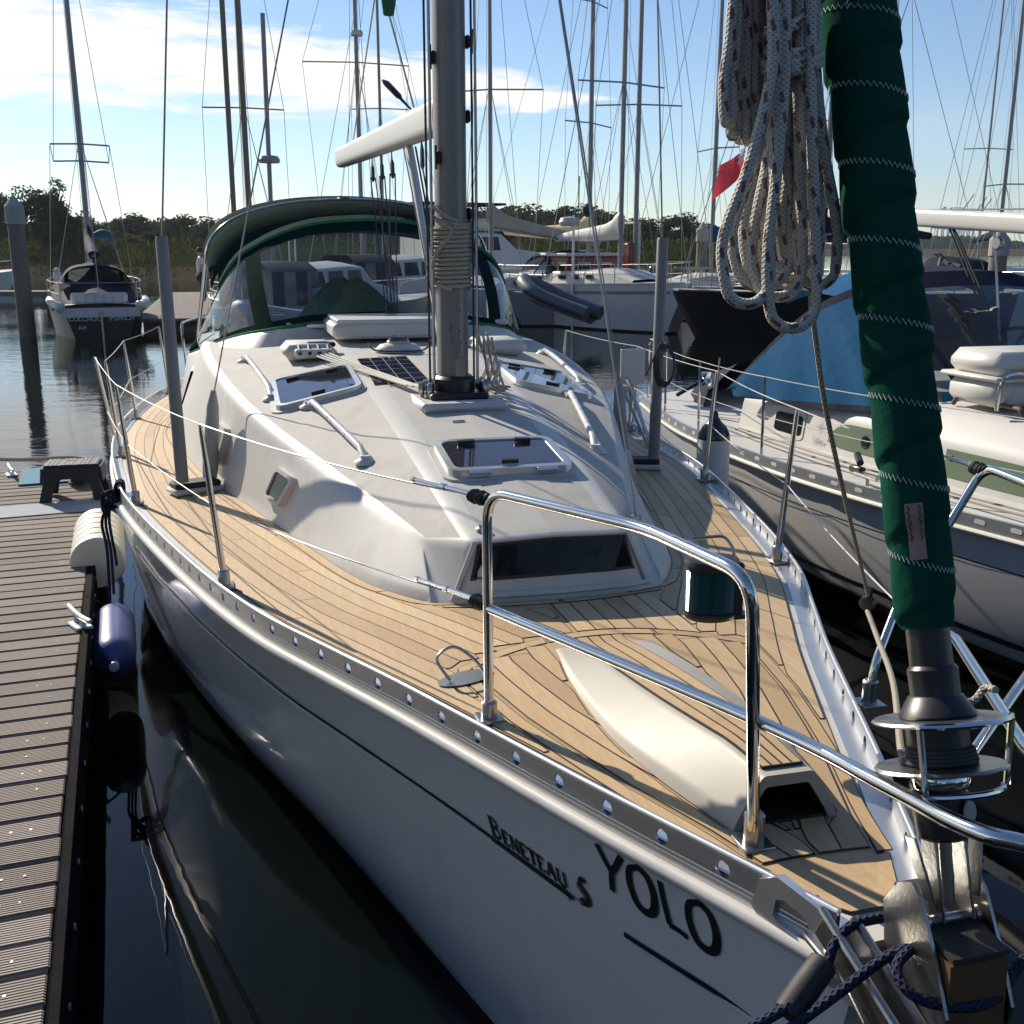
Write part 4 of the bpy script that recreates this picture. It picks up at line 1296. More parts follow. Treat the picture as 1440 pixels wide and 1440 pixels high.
# mast step, collar, winch, exit box
mb = MB(); mb.box((0, MY - .01, roofz(0, MY) + .022), (.30, .36, .035), bev=.010); mb.lathe([(.12, .03), (.115, .10), (.10, .115)], 24, (0, MY, roofz(0, MY) - .0), sc=(.95, 1.2)); mb.build('mast_step', 'black_plastic', mast, 30)
mb = MB(); mb.box((0, MY + .0, roofz(0, MY) - .015), (.44, .62, .045), bev=.02); mb.build('mast_plinth', 'gelcoat', yacht)
mb = MB(); mb.prism(rrect(0, 1.865, .052, .105, .025, 4), 0, .006, mp=lambda a, b, h: Vector((a + .018, MY - .103 - h, b))); mb.build('mast_exit_box', 'steel_dull', mast)
mb = MB()
for k in range(11):
    mb.lathe([(.004, 0), (.004, .004)], 6, (random.uniform(-.03, .05), MY - .100, 1.98 + random.uniform(0, .18)), (0, -1, 0))
mb.build('mast_rivets', 'black_plastic', mast)
# spreaders and wires
for zsp, w in ((6.4, 1.02), (9.8, .85)):
    mb = MB()
    for sx in (-1, 1): mb.tube([(sx * .06, MY + .02, zsp), (sx * w, MY + .28, zsp + .06)], [.03, .018], 8, sq=(.6, 1.3))
    mb.build('spreaders', 'mast_grey', mast)
mb = MB()
for sx in (-1, 1):
    cp = Vector((sx * 1.42, 4.68, 2.50)); tip = Vector((sx * 1.02, MY + .28, 6.46))
    mb.tube([cp, tip, Vector((sx * .85, MY + .26, 9.86)), Vector((sx * .05, MY, 13.9))], .0052, 6)
    lo_ = Vector((sx * 1.21, 4.80, 1.66)); mb.tube([lo_, Vector((sx * .07, MY + .02, 6.3))], .0045, 6)
    fl = Vector((sx * 1.235, 4.72, 1.5)); mb.tube([fl, Vector((sx * .06, MY - .05, 6.25))], .0035, 6) if False else None
mb.tube([stay(1.85), Vector((0, MY - .1, 13.6))], .006, 6)
mb.tube([babystay_foot, Vector((.06, MY - .08, 6.2))], .0045, 6)
mb.build('shrouds', 'wire', mast)
# shroud tubes, boots and chainplates
for sx in (-1, 1):
    x, s = sx * 1.42, 4.68
    z0 = deckz(x, s)
    mb = MB(); mb.tube([(x - sx * .01, s, z0 + .09), (x + sx * .002, s, 2.50), (x + sx * .002, s, 2.515)], [.035, .033, .027], 16); mb.build('shroud_tube', 'grey_pvc', yacht)
    x2, s2 = sx * 1.265, 4.86
    mb = MB(); a = Vector((x2, s2, z0 + .07)); b = Vector((sx * 1.212, 4.81, 1.675)); d = b - a
    prof = [(0, .040), (.12, .045), (.45, .042), (.70, .038), (.705, .036), (.80, .034), (.82, .034), (.93, .022), (1.0, .014)]
    mb.tube([a + d * t for t, r in prof], [r for t, r in prof], 14); mb.build('shroud_boot', 'boot_grey', yacht)
    mb = MB(); c = Vector((sx * 1.345, 4.77, deckz(sx * 1.34, 4.77)))
    Mr = Matrix.Rotation(sx * -.35, 3, 'Z')
    mb.box(c + Vector((0, 0, .026)), (.29, .17, .034), M=Mr, bev=.012); mb.build('chainplate_pad', 'gelcoat', yacht)
    mb = MB(); mb.box(c + Vector((0, 0, .058)), (.26, .14, .034), M=Mr, bev=.01); mb.build('chainplate', 'dark_rubber', yacht)
# boom
BA, BB = Vector((0, MY + .15, 3.10)), Vector((0, 9.1, 3.275))
mb = MB()
def sect(c, w, h, n=20):
    out = []
    for k in range(n):
        a = 2 * math.pi * k / n
        ca, sa = math.cos(a), math.sin(a)
        out.append(c + Vector((w / 2 * math.copysign(abs(ca) ** .6, ca), 0, h / 2 * math.copysign(abs(sa) ** .6, sa))))
    return out
rws = [sect(BA.lerp(BB, t), .115, .175) for t in (0, .25, .5, .75, 1)]
mb.grid(rws, closed_u=True); mb.add(rws[0], [tuple(range(20))[::-1]]); mb.add(rws[-1], [tuple(range(20))])
boom = mb.build('boom', 'white_plastic', yacht, 40)
mb = MB(); c = BA; mb.box(c + Vector((0, -.02, .0)), (.07, .06, .20), bev=.01); mb.box(c + Vector((0, -.045, .02)), (.045, .06, .12), bev=.008); mb.build('gooseneck', 'black_plastic', boom)
# tackles under the boom
def bl(t, dz=-.09): return BA.lerp(BB, t) + Vector((0, 0, dz))
tr = Vector((.06, 6.62, 1.95))
for k, t in enumerate((.56, .46, .36)):
    p = bl(t)
    for dx in (-.015, .02):
        mb = MB(); line(mb, p + Vector((dx, 0, -.14)), tr + Vector((dx * 1.5 + .012 * k, 0, 0)), .0048, 0, 4); mb.build('mainsheet', 'dark_rope', boom)
    blocks = MB(); blocks.tube([p + Vector((0, 0, 0)), p + Vector((0, 0, -.05)), p + Vector((.002, 0, -.07)), p + Vector((.004, 0, -.15)), p + Vector((.004, 0, -.17))], [.008, .012, .028, .030, .012], 10, sq=(.5, 1)); blocks.build('sheet_block', 'black_plastic', boom)
p = bl(.13); 
blocks = MB(); blocks.tube([p, p + Vector((0, -.01, -.05)), p + Vector((0, -.015, -.13)), p + Vector((0, -.02, -.15))], [.008, .024, .026, .01], 10, sq=(.5, 1)); blocks.build('sheet_block', 'black_plastic', boom)
mb = MB(); line(mb, p + Vector((0, -.02, -.14)), Vector((.03, MY + .14, 1.95)), .0048, 0, 4); mb.build('reef_line', 'dark_rope', boom)
blocks = MB(); blocks.tube([tr + Vector((0, 0, -.06)), tr + Vector((0, 0, .10))], [.03, .028], 10); blocks.box(tr + Vector((0, 0, -.075)), (.46, .045, .035), bev=.006)
blocks.build('traveller_car', 'black_plastic', boom)
mb = MB(); a, b = bl(.22), Vector((-.01, MY + .16, 1.86))
mb.tube([a, a.lerp(b, .55)], .024, 12); mb.tube([a.lerp(b, .54), b], .018, 12); vang = mb.build('kicker_strut', 'white_plastic', boom)
mb = MB(); line(mb, a + Vector((.03, .05, 0)), b + Vector((.03, .03, .05)), .006, 0, 3); line(mb, a + Vector((.05, .05, 0)), b + Vector((.05, .03, .05)), .006, 0, 3); line(mb, a + Vector((-.03, .02, 0)), b + Vector((-.05, .02, .3)), .004, 0, 3); mb.build('kicker_lines', 'dark_rope', boom)
# topping-lift bridle, sail bag
mb = MB(); q = Vector((-.13, 5.4, 4.02)); line(mb, bl(.80, .09), q, .006, 0, 3); line(mb, q, bl(.20, .10) + Vector((.02, 0, .02)), .006, 0, 3); line(mb, q, q + Vector((.05, -.5, 4)), .006, 0, 3); mb.build('lazy_line', 'pale_rope', boom)
mb = MB()
c = bl(.20, .11); mb.tube([c, c + Vector((-.05, .04, .06)), c + Vector((-.06, .05, .075)), c + Vector((-.12, .11, .15)), c + Vector((-.14, .13, .17))], [.01, .014, .028, .03, .012], 10, sq=(.6, 1)); mb.build('outhaul_block', 'black_plastic', boom)
mb = MB()
rows3 = []
for i in range(11):
    t = i / 10
    c = Vector((-.135 + .03 * t, 5.0 - .1 * t, 3.72 + 1.6 * t)); w = .03 + .05 * min(1, t * 4)
    rows3.append([c + Vector((math.cos(a) * w * (1 + .2 * math.sin(5 * t + a * 2)), math.sin(a) * .03, 0)) for a in [2 * math.pi * k / 10 for k in range(10)]])
mb.grid(rows3, closed_u=True); mb.add(rows3[0], [tuple(range(10))[::-1]]); mb.build('lazy_bag_flap', 'green_trim', boom, 60)
# halyards along the mast
mb = MB()
for (x, y, r, x1, y1) in ((-.105, -.055, .0058, -.10, -.06), (-.125, -.035, .0058, -.115, -.02), (.10, -.055, .0056, .088, -.04), (.125, -.03, .0056, .11, 0), (.14, .03, .005, .12, .05), (.092, -.09, .0052, .075, -.07)):
    mb.tube([(x, MY + y, 1.78), (x * 1.0, MY + y, 3.0), (x1, MY + y1, 8), (x1 * .8, MY + y1, 13.5)], r, 6)
mb.build('halyards', 'dark_rope', mast)
mb = MB()
for (x, r, x1) in ((-.112, .0055, -.10), (.112, .0055, .10)):
    mb.tube([(x, MY - .075, 1.78), (x, MY - .075, 3.0), (x1, MY - .07, 12)], r, 6)
mb.build('light_halyards', 'pale_rope', mast)
for (x, y, z) in ((-.08, -.02, 3.34), (.092, .0, 3.42), (.092, .0, 2.62), (.09, .0, 3.08), (-.07, -.06, 2.88)):
    mb = MB(); mb.box((x, MY + y, z), (.026, .04, .06), bev=.008); mb.tube([(x * 1.2, MY + y - .02, z - .055), (x * 1.22, MY + y - .02, z + .055)], .006, 6); mb.build('mast_cleat', 'black_plastic', mast)
# blocks at the mast foot with lines led aft
for sx in (-1, 1):
    for k in range(3 if sx < 0 else 4):
        mb = MB(); c = Vector((sx * (.135 + .035 * (k % 2)), MY - .10 + .07 * k, roofz(.15, MY) + .06))
        mb.lathe([(.030, -.013), (.034, -.010), (.034, .010), (.030, .013)], 14, c, (1, .35 * sx, 0)); mb.box(c + Vector((0, 0, -.035)), (.02, .03, .05), bev=.004)
        mb.build('foot_block', 'steel_dull', yacht)
mb = MB()
for k in range(4):
    a = Vector((-.14 - .025 * k, MY + .02 + .05 * k, roofz(.16, MY) + .05)); b = on_roof(-.52 - .028 * k, 5.35, .045)
    mb.tube([a, a.lerp(b, .5) + Vector((0, 0, -.005)), b], .0062, 6)
mb.build('led_lines', 'pale_rope', yacht)
mb = MB()
for k in range(7):
    a = on_roof(.16 + .03 * (k % 3), MY - .02 + .04 * k, .02)
    mb.tube(cr([a + Vector((0, 0, .28)), a + Vector((.02 + .01 * k, .0, .10)), a + Vector((.06, -.03, .01)), a + Vector((.03 + .02 * (k % 2), .05, .02)), a + Vector((.10, .02 * k - .05, .015))], 5), .0065, 6)
mb.build('halyard_tails', 'halyard', yacht)
mb = MB()
for k in range(5):
    a = on_roof(.20 + .02 * (k % 2), MY + .02 + .05 * k, .04)
    mb.tube([a, a + Vector((.03, -.01, .06)), a + Vector((.05, -.015, .14))], [.010, .013, .009], 8)
mb.build('clutch_handles', 'white_plastic', yacht)
# coil wound round the mast
mb = MB(); pts = []
for k in range(14 * 20):
    a = 2 * math.pi * k / 20; z = 2.255 + .0215 * k / 20
    pts.append(Vector((math.cos(a) * .094, MY + math.sin(a) * .122, z)))
mb.tube(pts, .0100, 7)
z1 = 2.255 + .0215 * 14
mb.tube(cr([pts[-1], Vector((-.09, MY - .10, z1 + .03)), Vector((-.02, MY - .125, z1 - .02)), Vector((-.10, MY - .09, z1 - .14)), Vector((-.10, MY - .06, z1 - .26)), Vector((-.03, MY - .128, z1 - .30))], 6), .0105, 7)
mb.tube(cr([Vector((-.10, MY - .03, z1 + .05)), Vector((0, MY - .125, z1 + .01)), Vector((.10, MY - .02, z1 + .02)), Vector((.02, MY + .125, z1 + .06)), Vector((-.10, MY - .02, z1 + .10)), Vector((-.03, MY - .12, z1 + .04)), Vector((.09, MY - .05, z1 - .0))], 6), .0105, 7)
o = mb.build('coiled_line', 'cream_rope', None)
tag(o, 'pale rope wound in neat turns round the grey mast', 'rope'); o.location = yacht.location; o.rotation_euler = yacht.rotation_euler

# ---------------------------------------------------------------- gear on the coachroof aft of the mast
for sx in (-1, 1):
    mb = MB()
    rows3 = []
    a, b = (-.33, 4.42), (-.02, 5.25)
    if sx > 0: continue
    c8 = [(-.36, 4.38), (-.06, 4.38), (-.06, 5.15), (-.36, 5.15)]
    mb.prism(c8, .004, .012, mp=on_roof); sp_ = mb.build('solar_panel', 'solar', yacht, 0)
    mb = MB()
    for k in range(1, 6): mb.prism([(-.36, 4.30 + .85 * k / 6 - .002), (-.06, 4.30 + .85 * k / 6 - .002), (-.06, 4.30 + .85 * k / 6 + .002), (-.36, 4.30 + .85 * k / 6 + .002)], .0121, .0135, mp=on_roof)
    for k in range(1, 4): mb.prism([(-.36 + .075 * k - .002, 4.3), (-.36 + .075 * k + .002, 4.3), (-.36 + .075 * k + .002, 5.15), (-.36 + .075 * k - .002, 5.15)], .0121, .0135, mp=on_roof)
    mb.build('panel_grid', 'grey_letters', sp_, 0)
mb = MB(); c = on_roof(-.06, 5.45, 0)
mb.lathe([(.15, 0), (.145, .02), (.12, .045), (.075, .055), (.07, .07), (.05, .078), (0, .08)], 22, c, sc=(1, .8)); mb.build('roof_vent', 'gelcoat', yacht, 50)
mb = MB(); mb.lathe([(.065, 0), (.06, .02), (.02, .03), (0, .03)], 18, c + Vector((0, -.02, .075)), sc=(1, .8)); mb.build('vent_cowl', 'hatch_glass', yacht, 50)
mb = MB(); mb.tube(cr([c + Vector((-.2, -.05, .06)), c + Vector((-.16, -.13, .02)), c + Vector((0, -.16, .015)), c + Vector((.15, -.12, .02)), c + Vector((.24, .02, .09))], 6), .006, 6); mb.build('vent_line', 'dark_rope', yacht)
# line clutches and moulded winch base
mb = MB(); c = on_roof(-.60, 5.48, 0)
mb.box(c + Vector((-.02, .18, .045)), (.34, .46, .10), bev=.045); mb.build('winch_plinth', 'gelcoat', yacht, 50)
mb = MB(); mb.box(c + Vector((0, -.08, .045)), (.24, .12, .055), bev=.012); mb.build('rope_clutch', 'white_plastic', yacht)
mb = MB()
for k in range(4): mb.tube([c + Vector((-.09 + .06 * k, -.145, .05)), c + Vector((-.09 + .06 * k, -.02, .085))], .012, 8)
mb.build('clutch_levers', 'black_plastic', yacht)
mb = MB(); mb.box(c + Vector((.06, .10, .085)), (.18, .10, .03), bev=.01); mb.build('clutch_shade', 'window_glass', yacht)
mb = MB(); c = on_roof(.62, 5.5, 0); mb.box(c + Vector((.02, .18, .045)), (.34, .46, .10), bev=.045); mb.build('winch_plinth', 'gelcoat', yacht, 50)
# sliding hatch garage
mb = MB(); c = on_roof(0, 6.15, 0); mb.box(c + Vector((0, .2, .07)), (.86, .85, .10), bev=.022); garage = mb.build('hatch_garage', 'gelcoat', yacht, 40)
mb = MB(); mb.box(c + Vector((0, .15, .135)), (.80, .72, .028), bev=.008); mb.build('garage_slab', 'white_plastic', garage, 40)

# ---------------------------------------------------------------- sprayhood
def sym(f): return f
SB = cr([(0, 6.72, 1.925), (.45, 6.68, 1.915), (.80, 6.50, 1.885), (1.08, 6.95, 1.80), (1.42, 7.95, 1.60)], 10)
SA = cr([(0, 7.28, 2.675), (.45, 7.30, 2.635), (.84, 7.34, 2.49), (1.10, 7.42, 2.27), (1.41, 8.0, 1.64)], 10)
SN = len(SB)
def hood_pt(i, v, side, off=0):
    a, b = SB[i], SA[i]
    p = a.lerp(b, v) + Vector((0, 0, 0))
    bulge = .035 * math.sin(math.pi * v)
    t = i / (SN - 1)
    n = Vector((math.sin(t * 1.3), -math.cos(t * 1.3), .3)).normalized()
    p = p + n * (bulge + off)
    return Vector((side * p.x, p.y, p.z))
vv = [0, .04, .085, .2, .35, .5, .65, .8, .88, .94, 1]
def is_win(i, j):
    if not (2 <= j <= 7): return False
    return (i < 20) or (24 <= i <= 36)
mbc, mbt = MB(), MB()
for side in (-1, 1):
    g = [[hood_pt(i, v, side) for v in vv] for i in range(SN)]
    mbc.grid(g, skip=lambda i, j: is_win(i, j), flip=side > 0)
    mbt.tube([hood_pt(i, 1.0, side, .004) for i in range(SN - 8)], .016, 8, sq=(1, .8))
    mbt.tube([hood_pt(i, .02, side, .004) for i in range(SN)], .012, 6) if False else None
    # canopy roof over the companionway
    top = [[hood_pt(i, 1.0, side), hood_pt(i, 1.0, side) + Vector((0, .25, .045)), Vector((side * SA[i].x * .98, 8.35, SA[i].z + .03 + .02))] for i in range(SN - 8)]
    mbc.grid(top, flip=side > 0)
hoodc = mbc.build('sprayhood', 'green_canvas_dark', yacht, 50)
for rng in ([(-1, i) for i in range(20, 0, -1)] + [(1, i) for i in range(0, 21)], [(-1, i) for i in range(37, 23, -1)], [(1, i) for i in range(24, 38)]):
    mbw = MB(); mbw.grid([[hood_pt(i, v, sd_) for v in vv[2:9]] for sd_, i in rng]); mbw.build('hood_window', 'clear_vinyl', hoodc, 50)
mbt.build('hood_piping', 'green_trim', hoodc)
mb = MB()
for side in (-1, 1):
    mb.tube([hood_pt(i, .0, side, .008) for i in range(0, SN, 2)], .016, 8)
mb.build('hood_foot_strip', 'green_trim', hoodc)
# coaming that carries the hood
mb = MB()
for side in (-1, 1):
    rowsC = []
    for i in range(SN):
        p = SB[i]; t = i / (SN - 1)
        outw = Vector((math.sin(t * 1.4), -math.cos(t * 1.4), 0))
        foot = p + outw * (.10 + .06 * t); zf_ = roofz(min(foot.x, W0(foot.y) - .01), foot.y)
        rowsC.append([Vector((side * q.x, q.y, q.z)) for q in (p + outw * -.03 + Vector((0, 0, -.1)), p + outw * -.02 + Vector((0, 0, .002)), p + outw * .02 + Vector((0, 0, .0)), p + outw * .045 + Vector((0, 0, -.025)), Vector((foot.x, foot.y, min(zf_, p.z - .06) - .01)))])
    mb.grid(rowsC, flip=side > 0)
mb.build('hood_coaming', 'gelcoat', yacht, 50)
mb = MB()
for x in (-.72, .62, .9):
    c = Vector((x, 6.56, 1.91)); mb.box(c, (.10, .05, .04), bev=.01)
mb.box((0, 6.62, 1.90), (1.3, .035, .03), bev=.006); mb.build('hood_clamps', 'aluminium', yacht)
# bimini over the cockpit
mb = MB(); rowsB = []
bx = [(-1.30, 2.43), (-1.22, 2.60), (-.98, 2.765), (-.55, 2.875), (0, 2.915), (.55, 2.875), (.98, 2.765), (1.22, 2.60), (1.30, 2.43)]
fine = cr([(x, 0, z) for x, z in bx], 5)
for k, (y, dz, w) in enumerate(((8.42, -.33, .95), (8.45, -.27, .955), (8.7, -.10, .97), (9.1, .02, 1), (9.8, .05, 1), (10.5, .02, 1), (10.55, -.06, .99))):
    rowsB.append([Vector((p.x * w, y, p.z + dz)) for p in fine])
mb.grid(rowsB, flip=True); bim = mb.build('bimini', 'green_canvas_dark', yacht, 50)
mb = MB()
for y in (8.6, 10.5):
    mb.tube([Vector((p.x * .98, y, p.z - .03)) for p in fine], .012, 8)
for sx in (-1, 1):
    mb.tube([(sx * 1.27, 8.6, 2.42), (sx * 1.45, 9.3, 1.4)], .012, 8); mb.tube([(sx * 1.27, 10.5, 2.42), (sx * 1.45, 9.6, 1.4)], .012, 8)
mb.build('bimini_frame', 'steel', bim)
# canvas cover on the wheel pedestal, seen through the window, and cockpit sides
mb = MB(); rows3 = []
for i in range(9):
    t = i / 8
    rows3.append([Vector((-.02 + math.cos(a) * (.10 + .52 * t ** .8) * (1 + .12 * math.sin(3 * a + 1)), 8.9 + math.sin(a) * (.08 + .28 * t), 2.16 - .55 * t ** 1.1 + .03 * math.sin(5 * a))) for a in [2 * math.pi * k / 24 for k in range(24)]])
mb.grid(rows3, closed_u=True, flip=True); mb.add(rows3[0], [tuple(range(24))]); o = mb.build('wheel_cover', 'green_trim', yacht, 50)  # brighter trim green imitates sunlight that the bimini blocks
mb = MB()
for sx in (-1, 1):
    mb.grid([[Vector((sx * (W0(min(8.9, y)) + .0), y, deckz(1.4, y))), Vector((sx * 1.42, y, 1.52)), Vector((sx * 1.22, y, 1.55)), Vector((sx * 1.15, y, 1.1))] for y in (7.3, 8, 9, 10, 11.2)], flip=sx > 0)
mb.box((0, 9.4, .95), (2.4, 3.6, .06)); mb.box((0, 11.2, 1.2), (2.6, .12, .5), bev=.04)
mb.build('cockpit_coaming', 'gelcoat', yacht, 50)
for sx in (-1, 1):
    mb = MB(); mb.tube(fillet([(sx * 1.55, 10.0, 1.1), (sx * 1.58, 10.0, 1.72), (sx * 1.40, 11.3, 1.72), (sx * .5, 11.35, 1.72)], .1, 5), .0125, 8); mb.build('pushpit', 'steel', yacht)
# port gangway: leaning ladder, fixing board and hanging hank by the shrouds
mb = MB(); mb.box((0, 0, 0), (.20, .018, .26), bev=.003)
o = mb.build('outboard_pad', 'white_plastic', yacht); o.location = (1.78, 6.05, 1.60); o.rotation_euler = (0, 0, .12)
mb = MB(); a, b = Vector((1.72, 6.0, 1.52)), Vector((1.60, 5.15, 1.12)); mb.tube([a, b], .014, 8); mb.tube([a + Vector((-.07, 0, 0)), Vector((1.70, 5.5, 1.10))], .010, 8); mb.build('pad_strut', 'steel_dull', yacht)
mb = MB()
for k in range(4):
    c = Vector((1.44, 4.62, 1.76)); q = .05 + .006 * k
    mb.tube([c + Vector((q * math.cos(a), .012 * k - .02, 1.9 * q * math.sin(a))) for a in [2 * math.pi * j / 20 for j in range(20)]], .005, 6, closed=True)
mb.tube(cr([(1.44, 4.62, 1.86), (1.40, 4.6, 1.90), (1.36, 4.62, 1.80), (1.35, 4.7, 1.7)], 5), .006, 6)
o = mb.build('coiled_line', 'dark_rope', None); tag(o, 'small dark coil of line hung on the far shroud beside the grey tube', 'rope'); o.location = yacht.location; o.rotation_euler = yacht.rotation_euler
# ---------------------------------------------------------------- pontoon beside the yacht
DA = R(19.8)
E0 = atz(60, 1440, .5)
dock = thing('pontoon', 'weathered grooved-board pontoon running alongside the white yacht', 'pontoon', (E0.x, E0.y, 0), DA)
def dloc(P):
    d = Vector((P[0] - E0.x, P[1] - E0.y)); c, s = math.cos(DA), math.sin(DA)
    return Vector((d.x * c + d.y * s, -d.x * s + d.y * c, P[2] if len(P) > 2 else 0))
def dwld(x, y, z):
    c, s = math.cos(DA), math.sin(DA); return Vector((E0.x + x * c - y * s, E0.y + x * s + y * c, z))
DW, DEND, DPITCH, BW_ = 2.5, 7.95, .150, .134
mb = MB(); mb.box((0, 0, 0), (DW, BW_, .028), bev=.005)
src = mb.build('plank', 'dock_wood', dock, 30); src.location = (-DW / 2 + .0, -1.2, .486)
nb_ = int((DEND + 1.2) / DPITCH)
rd = random.Random(11)
for k in range(1, nb_):
    q = src.copy(); COL.objects.link(q); q.parent = dock
    q.location = (-DW / 2 + rd.uniform(-.004, .004), -1.2 + k * DPITCH + rd.uniform(-.002, .002), .486 + rd.uniform(-.0015, .0015)); q.rotation_euler = (0, 0, rd.uniform(-.0012, .0012))
mb = MB()
for x in (-.11, -.85, -1.65, -2.4): mb.box((x, 3.35, .41), (.09, 9.1, .115))
mb.build('joists', 'wood_pile', dock, 0)
mb = MB(); mb.box((.026, 3.35, .405), (.05, 9.2, .19), bev=.012); mb.box((.020, 3.35, .27), (.04, 9.2, .07), bev=.01); mb.build('edge_board', 'edge_rubber', dock)
mb = MB(); 
for k in range(24): mb.lathe([(.012, 0), (.012, .006)], 8, (.051, -1.0 + k * .38, .43), (1, 0, 0))
mb.build('edge_bolts', 'steel_dull', dock)
for k in range(4):
    mb = MB(); mb.box((-1.2, -.4 + k * 2.5, .17), (2.2, 1.3, .44), bev=.04); mb.build('float', 'concrete', dock)
mb = MB()
for k in range(1, nb_):
    for x in (-.10, -.16): 
        if rd.random() < .35: continue
        mb.lathe([(.005, 0), (.005, .0015), (0, .0016)], 7, (x + rd.uniform(-.006, .006), -1.2 + k * DPITCH + .0, .4995))
o = mb.build('screw_heads', 'steel_dull', dock, 0); o['kind'] = 'stuff'
# cleats
def cleat(p, rz, lbl):
    t = thing('dock_cleat', lbl, 'cleat', p, rz)
    mb = MB(); mb.box((0, 0, .008), (.09, .15, .016), bev=.005); mb.build('base_plate', 'aluminium', t)
    mb = MB()
    for y in (-.04, .04): mb.tube([(0, y * 1.2, .012), (0, y, .055)], [.018, .014], 8)
    mb.build('posts', 'aluminium', t)
    mb = MB(); mb.tube(cr([(0, -.17, .075), (0, -.08, .064), (0, 0, .062), (0, .08, .064), (0, .17, .075)], 4), [.010] + [.015] * 15 + [.010], 10); mb.build('horns', 'aluminium', t)
    return t
p = atz(113, 880, .505); cleat((p.x, p.y, .501), DA + .35, 'pale metal horn cleat near the pontoon edge beside the blue fender')
p = atz(16, 668, .505); cleat((p.x, p.y, .501), DA + .2, 'metal horn cleat at the far end of the pontoon by the blue mat')
# mats
p = atz(78, 722, .503); mb = MB(); mb.box((0, 0, 0), (.72, .40, .006), bev=.002); o = mb.build('mat', 'grey_mat', None); o.location = (p.x - .1, p.y + .15, .507); o.rotation_euler = (0, 0, DA + .05); tag(o, 'flat grey mat on the pontoon in front of the step stool', 'mat')
p = atz(58, 672, .503); mb = MB(); mb.box((0, 0, 0), (.60, .72, .014), bev=.004); o = mb.build('mat', 'blue_mat', None); o.location = (p.x + .1, p.y + .1, .511); o.rotation_euler = (0, 0, DA + .03); tag(o, 'teal blue mat at the far end of the pontoon', 'mat')
# white rope lying by the far cleat
p = atz(30, 655, .51); mb = MB(); mb.tube(cr([(p.x - .5, p.y + .3, .52), (p.x - .1, p.y + .25, .52), (p.x + .3, p.y + .35, .52), (p.x + .5, p.y + .3, .515)], 5), .02, 8); o = mb.build('rope', 'cream_rope', None); tag(o, 'cream rope lying at the far end of the pontoon beyond the blue mat', 'rope')
# step stool
p = atz(104, 700, .5)
stool = thing('step_stool', 'black folding plastic step stool with dotted top on the pontoon', 'stool', (p.x + .02, p.y, .511), DA - .10)
hw, hd, hh = .215, .15, .285
mb = MB(); mb.box((0, 0, hh - .015), (2 * hw - .02, 2 * hd - .02, .03), bev=.008); mb.build('top', 'stool_black', stool)
mb = MB()
for i in range(13):
    for j in range(6):
        if (i % 4) == 3: continue
        if 5 <= i <= 6 and 2 <= j <= 3: continue
        mb.box((-hw + .037 + i * .0295, -hd + .035 + j * .046, hh + .0015), (.022, .032, .004))
o = mb.build('grip_pads', 'stool_grey', stool, 0); o['kind'] = 'stuff'
for sy in (-1, 1):
    mb = MB()
    y0 = sy * (hd - .012)
    outl = [(-hw - .035, 0), (-hw + .055, 0), (-hw + .075, .10), (-hw + .10, .155), (-hw + .15, .175), (hw - .15, .175), (hw - .10, .155), (hw - .075, .10), (hw - .055, 0), (hw + .035, 0), (hw - .005, hh - .02), (-hw + .005, hh - .02)]
    def mpp(a, b, h, y0=y0, sy=sy): return Vector((a, y0 + h + sy * .03 * (1 - b / hh), b))
    # split into convex pieces: two legs and a head
    mb.prism([outl[0], outl[1], outl[2], outl[3], (-hw + .012, .175)], -.012, .012, mp=mpp); mb.prism([outl[9], (hw - .012, .175), outl[6], outl[7], outl[8]], -.012, .012, mp=mpp)
    mb.prism([(-hw + .012, .175), outl[3], outl[4], outl[5], outl[6], (hw - .012, .175), outl[10], outl[11]], -.012, .012, mp=mpp)
    mb.build('leg_panel', 'stool_black', stool, 0)
for sx in (-1, 1):
    mb = MB(); mb.prism([(-hd - .02, 0), (-hd + .03, 0), (-hd + .05, .16), (hd - .05, .16), (hd - .03, 0), (hd + .02, 0), (hd - .02, hh - .02), (-hd + .02, hh - .02)][:0] or [(-hd, .15), (hd, .15), (hd - .012, hh - .02), (-hd + .012, hh - .02)], -.01, .01, mp=lambda a, b, h, sx=sx: Vector((sx * (hw - .004 + .03 * (1 - b / hh)) + h, a, b))); mb.build('side_panel', 'stool_black', stool, 0)
# black rope heap behind the stool
mb = MB()
for k in range(5): mb.tube([(.07 * math.cos(a) + .02 * math.sin(k), .07 * math.sin(a), .02 + .022 * k) for a in [2 * math.pi * j / 16 for j in range(16)]], .014, 6, closed=True)
o = mb.build('rope_coil', 'dark_rope', None); q = dwld(-.12, 6.95, .505); o.location = (q.x, q.y, .505); tag(o, 'small black coil of rope on the pontoon behind the step stool', 'rope')

